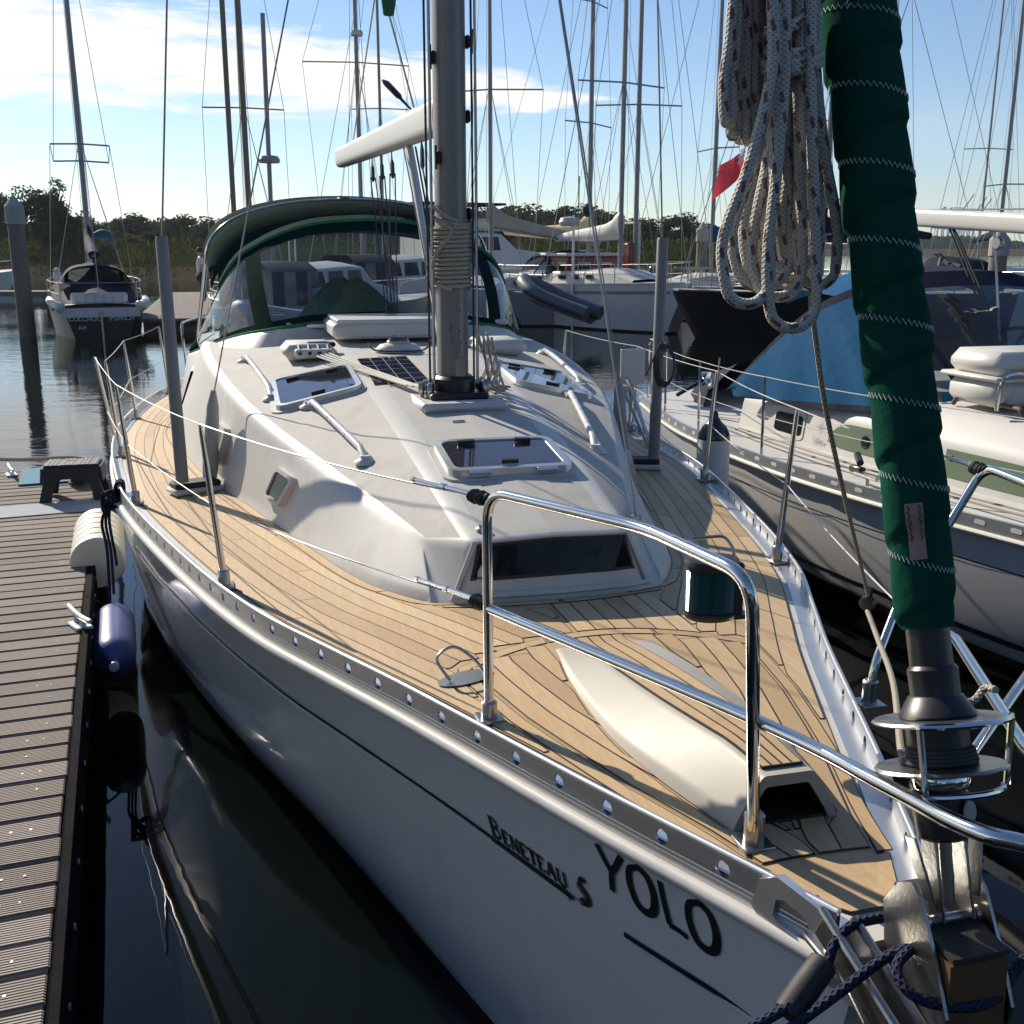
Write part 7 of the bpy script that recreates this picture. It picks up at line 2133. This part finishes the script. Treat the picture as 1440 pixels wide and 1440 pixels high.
# 11. dark-waterline yacht lying broadside right of the shroud tube
p = atz(965, 478, 0)
t11, f11, b11 = far_yacht('sailing_yacht', 'white-decked yacht with dark hull side and a row of fenders, behind the rope hank', (p.x - .4, p.y + .2, 0), R(-74), 10.5, 3.2, 1.15, 'dark_hull', 4.6, 14.5, .075, spreads=((5.9, 1.15),), boom=3.4, cover='navy_canvas', boom_z=2.9, boot='dark_hull', cover_h=.35)
for k in range(3):
    y = 1.3 + .55 * k; mb = MB(); mb.lathe([(.04, -.35), (.13, -.28), (.14, 0), (.13, .22), (.04, .30)], 12, (-(b11(y) + .14), y, f11(y) - .25)); fo = mb.build('fender', 'dark_rubber', None, 60); fo.location = t11.location; fo.rotation_euler = t11.rotation_euler; tag(fo, 'dark fender hung over the bow of the dark-sided yacht behind the rope hank', 'fender', 'fenders in a row on the dark-sided yacht')
# 12-15. more yachts to the right
p = at_y(1028, 36); far_yacht('sailing_yacht', 'yacht flying a red ensign with blue sail cover, behind the rope hank', p + Vector((-3.4, 1.5, 0)), R(-60), 9.5, 3.0, 1.05, 'hull_white', 3.9, 14, .072, spreads=((5.85, 1.1),), boom=3.5, cover='blue_canvas', boom_z=2.7)
p = at_y(1152, 33); far_yacht('sailing_yacht', 'yacht with navy sail cover between the rope hank and the green furled sail', p + Vector((-3.7, 1.0, 0)), R(-70), 9.5, 3.0, 1.1, 'hull_white', 3.8, 14, .075, spreads=((5.6, 1.0),), boom=3.5, cover='navy_canvas', boom_z=2.75, radar=6.2)
p = at_y(1288, 30); far_yacht('sailing_yacht', 'yacht with a raked silver mast just right of the green furled sail', p + Vector((-3.6, 1.6, 0)), R(-66), 10, 3.1, 1.1, 'hull_white', 3.9, 14, .10, mast_mat='aluminium', spreads=((4.65, 1.15),), boom=None, hood='navy_canvas', rake=-.0)
p = at_y(1426, 38); far_yacht('sailing_yacht', 'yacht with dark stowed sail at the right edge', p + Vector((-1.5, 2.5, 0)), R(-50), 10, 3.1, 1.1, 'hull_white', 4.2, 15, .08, spreads=((4.85, .9),), boom=4.0, cover='navy_canvas', boom_z=2.9, boom_ang=R(-40))
p = at_y(513, 45); far_yacht('sailing_yacht', 'distant yacht whose mast rises behind the boom of the near yacht', p + Vector((1.0, -4, 0)), R(15), 10, 3.1, 1.1, 'hull_white', 4.2, 16, .10, spreads=((9.55, 2.1),), radar=10.6)
# light sail boat with solar panel, right
p = at_y(1370, 34)
sp2 = thing('deck_solar_panel', 'tilted dark solar panel on a stern frame above the blue canvas hood', 'solar panel', (p.x - .8, p.y, 0), 0)
mb = MB(); mb.box((0, 0, 2.02), (1.0, .5, .03), M=Matrix.Rotation(R(38), 3, 'Y') , bev=.0); mb.build('panel', 'solar', sp2)
mb = MB(); mb.tube([(-.45, 0, 1.0), (-.25, 0, 2.2)], .025, 6); mb.tube([(.2, 0, 1.0), (.0, 0, 2.0)], .025, 6); mb.build('frame', 'aluminium', sp2)
p = at_y(1385, 36); t16 = thing('covered_boat', 'boat under pale winter sheet with black bimini, right of the green furled sail', 'sailboat', (p.x, p.y, 0), R(-80))
cbt = itp([0, 1, 3, 6, 8], [.1, .8, 1.35, 1.4, 1.1]); cbw = itp([0, 1, 3, 6, 8], [0, .5, 1.1, 1.2, .8]); cfb = lambda y: 1.05
add_hull(t16, 8, cbt, cbw, cfb, ['hull_white', 'dark_hull'], .6, 3); add_deck(t16, 8, cbt, cfb)
mb = MB(); rows3 = []
for k in range(9):
    y = .2 + 4.6 * k / 8; rows3.append([Vector((f_ * cbt(y) * .98, y, 1.06 + (1 - abs(f_)) ** .9 * (.75 + .2 * k / 8) + .05 * math.sin(k * 2 + f_ * 5))) for f_ in (-1, -.7, -.4, -.15, 0, .15, .4, .7, 1)])
mb.grid(rows3); mb.build('winter_sheet', 'white_cloth', t16, 40)
mb = MB(); rows3 = [[Vector((math.cos(a) * 1.1, y, 1.25 + math.sin(a) * .75)) for a in [math.pi * j / 10 for j in range(11)]] for y in (5.2, 5.6, 6.8)]
mb.grid(rows3); mb.build('bimini', 'navy_canvas', t16, 60)
# ensign
mb = MB(); sx0 = aty(1050, 205, 34); 
fl = thing('ensign', 'red ensign hanging limp from a halyard behind the rope hank', 'flag', sx0, 0)
rows3 = []
for i in range(11):
    v = i / 10; r = []
    for j in range(9):
        u = j / 8
        r.append(Vector((-(.35 + .78 * u) * (u * .55 + .12) * 1.0 - .25 * v * (u), .10 * math.sin(7 * u + 3 * v), -1.15 * v * (.62 + .3 * u) - .55 * u)))
    rows3.append(r)
mb.grid(rows3, matf=lambda i, j: 0); mb.build('cloth', 'flag_red', fl, 60)
mb = MB(); g = [r[:4] for r in rows3[:5]]; g = [[q + Vector((0, -.012, 0)) for q in r] for r in g]; mb.grid(g); cn_ = mb.build('canton', 'flag_blue', fl, 60)
mb = MB(); g2 = [[q + Vector((0, -.022, 0)) for q in r] for r in g]
mb.tube([g2[0][0], g2[4][3]], .035, 4); mb.tube([g2[4][0], g2[0][3]], .035, 4); mb.tube([g2[2][0], g2[2][3]], .05, 4); mb.tube([g2[0][1].lerp(g2[0][2], .5), g2[4][1].lerp(g2[4][2], .5)], .05, 4); mb.build('cross', 'flag_white', cn_)

# extra bare masts rising from boats hidden behind the nearer ones
def far_mast(px0, px1, Y, h, lbl, sp=None, r=.09, mat='far_mast'):
    p0 = at_y(px1, Y); 
    t = thing('mast', lbl, 'mast', p0, 0)
    mb = MB(); mb.tube([(0, 0, .8), (0, 0, h)], [r, r * .8], 8); mb.build('pole', mat, t)
    for z, w in (sp or ()):
        mb = MB(); mb.tube([(-w, 0, z), (0, 0, z + .03), (w, 0, z - .02)], .026, 5); mb.build('spreader', mat, t)
    for sx in (-1, 1):
        w = (sp or ((h * .5, 1.0),))[0][1]; z = (sp or ((h * .5, 1.0),))[0][0]
        mb = MB(); mb.tube([(sx * w * 1.15, 0, 1.0), (sx * w, 0, z), (0, 0, h)], .010, 4, caps=False); mb.build('shroud', 'wire', t, 0)
        mb = MB(); mb.tube([(sx * w * .9, .3, 1.0), (0, 0, z)], .009, 4, caps=False); mb.build('lower_shroud', 'wire', t, 0)
    mb = MB(); mb.tube([(-3.2, -1.5, 1.1), (0, 0, h)], .014, 4, caps=False); mb.build('forestay', 'wire', t, 0)
    mb = MB(); mb.tube([(3.0, 1.5, 1.1), (0, 0, h)], .010, 4, caps=False); mb.build('backstay', 'wire', t, 0)
    return t
far_mast(0, 893, 37, 17, 'tall pale mast with a radar box, second of the pair right of the near mast', ((7.0, 1.4), (10.8, 1.1)), .085)
far_mast(0, 540, 48, 16, 'slim distant mast just right of the boom end', ((8.2, 1.2),), .07)
far_mast(0, 1375, 55, 17, 'thin distant mast above the blue canvas hood', ((7.2, 1.2),), .06)

# ---------------------------------------------------------------- piles and far pontoons
def pile(px, Y, r, top, lbl):
    t = thing('mooring_pile', lbl, 'pile', at_y(px, Y), 0)
    mb = MB(); mb.lathe([(r * 1.02, -1), (r * 1.02, .4), (r, .6), (r * .96, top - .75)], 14, (0, 0, 0)); mb.build('post', 'wood_pile', t)
    mb = MB(); mb.lathe([(r * 1.12, top - .80), (r * 1.12, top - .32), (r * .08, top)], 14, (0, 0, 0)); mb.build('cone_cap', 'concrete', t, 20)
    return t
pile(27, 31, .23, 3.92, 'dark round mooring pile with pale conical cap at the left edge')
pile(987, 46, .25, 3.55, 'mooring pile with pale conical cap left of the rope hank')
pile(1404, 33, .26, 3.05, 'dark mooring pile under the boom at the right edge')
def pontoon_far(lbl, a, b, w, planks=True):
    a, b = Vector(a), Vector(b); d = b - a; L = d.length; rz = math.atan2(-d.x, d.y)
    t = thing('pontoon', lbl, 'pontoon', (a.x, a.y, 0), rz)
    mb = MB(); mb.box((0, L / 2, .40), (w, L, .10), bev=.02); mb.build('deck_boards', 'dock_wood', t)
    mb = MB()
    mb.box((w / 2 + .02, L / 2, .33), (.06, L, .22)); mb.box((-w / 2 - .02, L / 2, .33), (.06, L, .22)); mb.build('side_boards', 'wood_pile', t, 0)
    n = max(2, int(L / 3))
    for k in range(n):
        mb = MB(); mb.box((0, L * (k + .5) / n, .12), (w * .9, 1.4, .4), bev=.04); mb.build('float', 'concrete', t)
    return t
pontoon_far('low pontoon running behind the left pile towards the dark-hulled yacht', atz(-260, 409, .45), atz(92, 409, .45), 1.6)
pontoon_far('broad grey pontoon finger to the right of the dark-hulled yacht', at_y(236, 32), at_y(262, 52), 2.0)
pontoon_far('far pontoon behind the moored yachts right of the mast', at_y(700, 52), at_y(1500, 50), 1.8)
ped = thing('service_pedestal', 'small white service pedestal on the far pontoon beside the dark-hulled yacht', 'pedestal', at_y(78, 56) + Vector((0, 0, .45)), 0)
mb = MB(); mb.box((0, 0, .4), (.34, .28, .9), bev=.05); mb.build('body', 'white_plastic', ped); mb = MB(); mb.lathe([(.14, 0), (.16, .12), (.10, .2), (0, .22)], 12, (0, 0, .85)); mb.build('lamp_head', 'white_plastic', ped)

# ---------------------------------------------------------------- far bank, grass, trees
mb = MB(); rb = random.Random(21); rows3 = []
xs_ = [-190 + i * 7 for i in range(31)]
for (y, z) in ((86, -.4), (88, .25), (90.5, 1.0), (94, 1.9), (99, 2.7), (110, 3.1), (150, 3.4), (330, 4.0)):
    rows3.append([Vector((x, y + 2.5 * math.sin(x * .11) + rb.uniform(-.6, .6), z + (rb.uniform(-.18, .18) if z > 0 else 0))) for x in xs_])
mb.grid(rows3, matf=lambda i, j: 1 if i < 2 else 0); o = mb.build('far_bank', ['grass', 'mud'], None, 60); o['kind'] = 'structure'
mb = MB(); mb.grid([[Vector((x, y, z)) for x in (60, 150, 300, 600, 900)] for y, z in ((420, -.2), (440, 1.6), (700, 2.5), (1200, 3))]); o = mb.build('far_shore', 'mud', None, 60); o['kind'] = 'structure'
# grass and reeds on the bank
def blades(n, xr, yr, hmin, hmax, zf, mat, name, seed):
    r = random.Random(seed); vs, fs = [], []
    for i in range(n):
        x, y = r.uniform(*xr), r.uniform(*yr); z = zf(y) - .05; h = r.uniform(hmin, hmax); w = .05 + .12 * r.random(); a = r.uniform(0, 3.14); lx_ = r.uniform(-.25, .25) * h
        c, s = math.cos(a) * w, math.sin(a) * w
        k = len(vs); vs += [(x - c, y - s, z), (x + c, y + s, z), (x + c * .5 + lx_ * .5, y + s * .5, z + h * .6), (x + lx_, y, z + h)]; fs += [(k, k + 1, k + 2), (k, k + 2, k + 3)]
    mb = MB(); mb.add(vs, fs); o = mb.build(name, mat, None, 0); o['kind'] = 'stuff'; return o
bz_ = lambda y: lin(y, [86, 88, 90.5, 94, 99, 110, 150], [-.4, .25, 1.0, 1.9, 2.7, 3.1, 3.4])
blades(16000, (-100, 20), (88, 112), .12, .42, bz_, 'grass', 'bank_grass', 1)
blades(700, (-80, 20), (101, 122), .3, .8, bz_, 'reed', 'reeds', 2)
def crown_mesh(seed, n, R_, H, clumps, leaf_s, mat):
    r = random.Random(seed); vs, fs = [], []
    cl_ = []
    for k in range(clumps):
        a = r.uniform(0, 6.28); q = r.random() ** .6; zc2 = r.uniform(.12, 1.0)
        rad = R_ * (1 - .55 * abs(zc2 - .42) * 1.6) * q
        cl_.append((Vector((math.cos(a) * rad, math.sin(a) * rad, zc2 * H * .92)), R_ * r.uniform(.22, .42)))
    for i in range(n):
        c, cr_ = cl_[i % clumps]
        d = Vector((r.gauss(0, 1), r.gauss(0, 1), r.gauss(0, .8))); d = d.normalized() * cr_ * (r.random() ** .35)
        p = c + d; s = leaf_s * r.uniform(.6, 1.3)
        u = Vector((r.gauss(0, 1), r.gauss(0, 1), r.gauss(0, 1))).normalized(); w = u.cross(Vector((r.gauss(0, 1), r.gauss(0, 1), r.gauss(0, 1)))).normalized()
        k = len(vs); vs += [p - u * s, p + w * s * .6, p + u * s, p - w * s * .6]; fs.append((k, k + 1, k + 2, k + 3))
    return vs, fs
def make_tree(name, label, pos, h, R_, mat, seed, n=1500, clumps=16, leaf_s=.24, group=None, trunk=.3):
    t = thing(name, label, 'tree', pos, 0, group)
    mb = MB(); tr = random.Random(seed + 1)
    mb.tube([(0, 0, -.3), (.05 * h * tr.uniform(-1, 1), 0, h * trunk), (0, 0, h * .75)], [.045 * h ** .8, .032 * h ** .8, .01 * h], 7)
    for k in range(5):
        a = tr.uniform(0, 6.28); z = h * tr.uniform(trunk * .8, .6); mb.tube([(0, 0, z), (math.cos(a) * R_ * .5, math.sin(a) * R_ * .5, z + h * .15), (math.cos(a) * R_ * .8, math.sin(a) * R_ * .8, z + h * .26)], [.018 * h, .011 * h, .004 * h], 5)
    mb.build('trunk', 'bark', t)
    vs, fs = crown_mesh(seed, n, R_, h * (1 - trunk * .55), clumps, leaf_s, mat)
    mb = MB(); mb.add([Vector(v) + Vector((0, 0, h * trunk * .55)) for v in vs], fs); mb.build('crown', mat, t, 0)
    return t
def gz(y): return bz_(min(150, y))
# named trees on the left
make_tree('bushy_tree', 'dense dark rounded tree on the left bank behind the pile', at_y(62, 100) + Vector((0, 0, 2.4)), 5.0, 3.0, 'leaf_dark', 31, 5200, 28, .17)
make_tree('birch_tree', 'thin airy tree rising above the dense bush on the left bank', at_y(86, 103) + Vector((0, 0, 2.4)), 6.6, 1.3, 'leaf_mid', 32, 900, 13, .14, None, .5)
make_tree('bushy_tree', 'broad low dark tree beside the airy one on the left bank', at_y(96, 99) + Vector((0, 0, 2.2)), 3.6, 2.6, 'leaf_dark', 33, 4200, 22, .17)
make_tree('bushy_tree', 'dark tree at the left edge of the bank behind the motor cruiser', at_y(2, 118) + Vector((0, 0, 2.6)), 5.0, 3.6, 'leaf_dark', 34, 4200, 22, .2)
protos = [make_tree('woodland_tree', 'broad dark rounded tree in the wood along the far bank', at_y(130, 150) + Vector((0, 0, 2.5)), 6.6, 4.2, 'leaf_dark', 41, 3000, 22, .30, 'trees of the wood along the far bank'),
          make_tree('woodland_tree', 'taller dark full-crowned tree in the wood along the far bank', at_y(175, 158) + Vector((0, 0, 2.5)), 7.4, 4.6, 'leaf_dark', 42, 3000, 22, .30, 'trees of the wood along the far bank'),
          make_tree('woodland_tree', 'lighter green tree in the wood along the far bank', at_y(215, 150) + Vector((0, 0, 2.5)), 6.2, 4.0, 'leaf_mid', 43, 3000, 22, .30, 'trees of the wood along the far bank')]
rt = random.Random(77)
for q_ in protos: q_.scale = (1.0, 1.0, .5)
for i in range(46):
    px = -40 + i * 23 + rt.uniform(-8, 8)
    if px > 1010: break
    src_ = protos[i % 3]
    Y = rt.uniform(140, 190)
    hill = 1.0
    if 660 < px < 860: hill = 1.28 + .25 * math.sin((px - 660) / 200 * 3.14)
    elif px > 860: hill = 1.02
    elif px < 330: hill = .98
    c_ = dup(src_, at_y(px, Y) + Vector((0, 0, gz(Y) - .8)), rt.uniform(0, 6.28)); s_ = hill * .52 * rt.uniform(.85, 1.15); c_.scale = (s_ * 1.7, s_ * 1.7, s_)
# wood mass filling behind
r_ = random.Random(9); vs, fs = [], []
for i in range(46000):
    px = r_.uniform(-80, 1012); Y = r_.uniform(175, 215)
    top_ = 3.8 + .8 * math.sin(px * .031) + .6 * math.sin(px * .083 + 1)
    if 660 < px < 860: top_ += 2.2 * math.sin((px - 660) / 200 * math.pi)
    if px > 860: top_ -= 1.2 * min(1, (px - 860) / 80)
    b = at_y(px, Y); z = 2 + r_.random() ** .7 * (top_ + r_.uniform(-.6, .6)); s = r_.uniform(.22, .48)
    p = Vector((b.x, Y, z)); u = Vector((r_.gauss(0, 1), r_.gauss(0, 1), r_.gauss(0, 1))).normalized(); w = u.cross(Vector((r_.gauss(0, 1), r_.gauss(0, 1), r_.gauss(0, 1)))).normalized()
    k = len(vs); vs += [p - u * s, p + w * s * .7, p + u * s, p - w * s * .7]; fs.append((k, k + 1, k + 2, k + 3))
mb = MB(); mb.add(vs, fs); o = mb.build('far_wood', 'leaf_dark', None, 0); o['kind'] = 'stuff'
for i, (px, Y, h, m_) in enumerate(((790, 110, 2.6, 'leaf_pale'), (815, 112, 3.0, 'leaf_pale'), (772, 108, 2.4, 'leaf_mid'), (835, 109, 2.2, 'leaf_mid'), (180, 104, 2.2, 'leaf_pale'), (225, 106, 2.6, 'leaf_mid'))):
    make_tree('shrub', ('tawny' if m_ == 'leaf_pale' else 'green') + ' shrub on the far bank ' + ('behind the moored yachts right of the mast' if px > 400 else 'right of the dark-hulled yacht'), at_y(px, Y) + Vector((0, 0, 2.0)), h * .8, 1.6, m_, 60 + i, 700, 10, .2, 'shrubs on the far bank, %s' % m_.replace('leaf_', '') + (' right' if px > 400 else ' left'), .15)
# wooded shore added out of view behind the camera to cut skylight on the hull
mb = MB(); rows3 = [[Vector((x, y + 2 * math.sin(x * .2), z)) for x in range(-90, 100, 10)] for y, z in ((-22, -.4), (-25, .8), (-32, 2.0), (-70, 2.6))]
mb.grid(rows3, flip=True); o = mb.build('unseen_bank', 'grass', None, 60); o['kind'] = 'structure'
r_ = random.Random(12); vs, fs = [], []
for i in range(15000):
    x = r_.uniform(-90, 90); y = r_.uniform(-42, -28); z = 1.2 + r_.random() ** .75 * (10 + 2.5 * math.sin(x * .13) + 1.5 * math.sin(x * .37)); s = r_.uniform(.4, .9); p = Vector((x, y, z)); u = Vector((r_.gauss(0, 1), r_.gauss(0, 1), r_.gauss(0, 1))).normalized(); w = u.cross(Vector((r_.gauss(0, 1), r_.gauss(0, 1), r_.gauss(0, 1)))).normalized()
    k = len(vs); vs += [p - u * s, p + w * s * .7, p + u * s, p - w * s * .7]; fs.append((k, k + 1, k + 2, k + 3))
mb = MB(); mb.add(vs, fs); o = mb.build('unseen_wood', 'leaf_dark', None, 0); o['kind'] = 'stuff'
# distant low shore on the right
r_ = random.Random(10); vs, fs = [], []
for i in range(9000):
    px = r_.uniform(1000, 1560); Y = r_.uniform(640, 760); b = at_y(px, Y); z = 1 + r_.random() * (6 + 2.5 * math.sin(px * .02)); s = r_.uniform(1.0, 2.2); p = Vector((b.x, Y, z)); u = Vector((r_.gauss(0, 1), r_.gauss(0, 1), r_.gauss(0, 1))).normalized(); w = u.cross(Vector((r_.gauss(0, 1), r_.gauss(0, 1), r_.gauss(0, 1)))).normalized()
    k = len(vs); vs += [p - u * s, p + w * s * .7, p + u * s, p - w * s * .7]; fs.append((k, k + 1, k + 2, k + 3))
mb = MB(); mb.add(vs, fs); o = mb.build('distant_wood', 'leaf_dark', None, 0); o['kind'] = 'stuff'
# container cranes on the horizon
def crane(px, Y, up_, lbl):
    t = thing('container_crane', lbl, 'crane', at_y(px, Y), R(15), 'dockside cranes on the horizon')
    mb = MB()
    for x in (-9, 9):
        for y in (-7, 7): mb.beam((x, y, 0), (x * .9, y, 36), 1.6, 1.6, up=(1, 0, 0))
    for y in (-7, 7): mb.beam((-9, y, 16), (9, y, 16), 1.4, 1.4); mb.beam((-9, y, 30), (9, y, 30), 1.4, 1.4)
    mb.build('portal', 'crane_paint', t, 0)
    mb = MB(); mb.beam((-22, 0, 36), (12, 0, 36), 3, 2.6); mb.build('girder', 'crane_paint', t, 0)
    mb = MB(); e = (40, 0, 76) if up_ else (55, 0, 37); mb.beam((10, 0, 36), e if up_ else (-52, 0, 37), 2.2, 2.2); mb.beam((4, 0, 36), (6, 0, 58), 1.6, 1.6, up=(0, 1, 0)); mb.beam((6, 0, 58), (26 if up_ else -35, 0, 58 if up_ else 38), .9, .9); mb.beam((6, 0, 58), (-20, 0, 37), .9, .9); mb.build('jib', 'crane_paint', t, 0)
    return t
for i, (px, u_) in enumerate(((1318, 0), (1326, 1), (1334, 0), (1346, 1), (1354, 1), (1362, 0))):
    crane(px, 1500 + 40 * i, u_, 'hazy blue-grey container crane on the far horizon' + (' with its jib raised' if u_ else ' with its jib lowered'))

# ---------------------------------------------------------------- thin haze over the water
mb = MB(); mb.box((0, 820, 44), (2400, 1900, 92)); hz = mb.build('haze', 'gelcoat', None, 0); hz['kind'] = 'stuff'
hz.data.materials.clear()
t = NT('haze_air')
pv = t.n('ShaderNodeVolumePrincipled', {'Color': (.78, .88, 1.0, 1), 'Density': .00015, 'Anisotropy': .35})
t.l(pv.outputs[0], t.out.inputs['Volume'])
hz.data.materials.append(M['haze_air'])
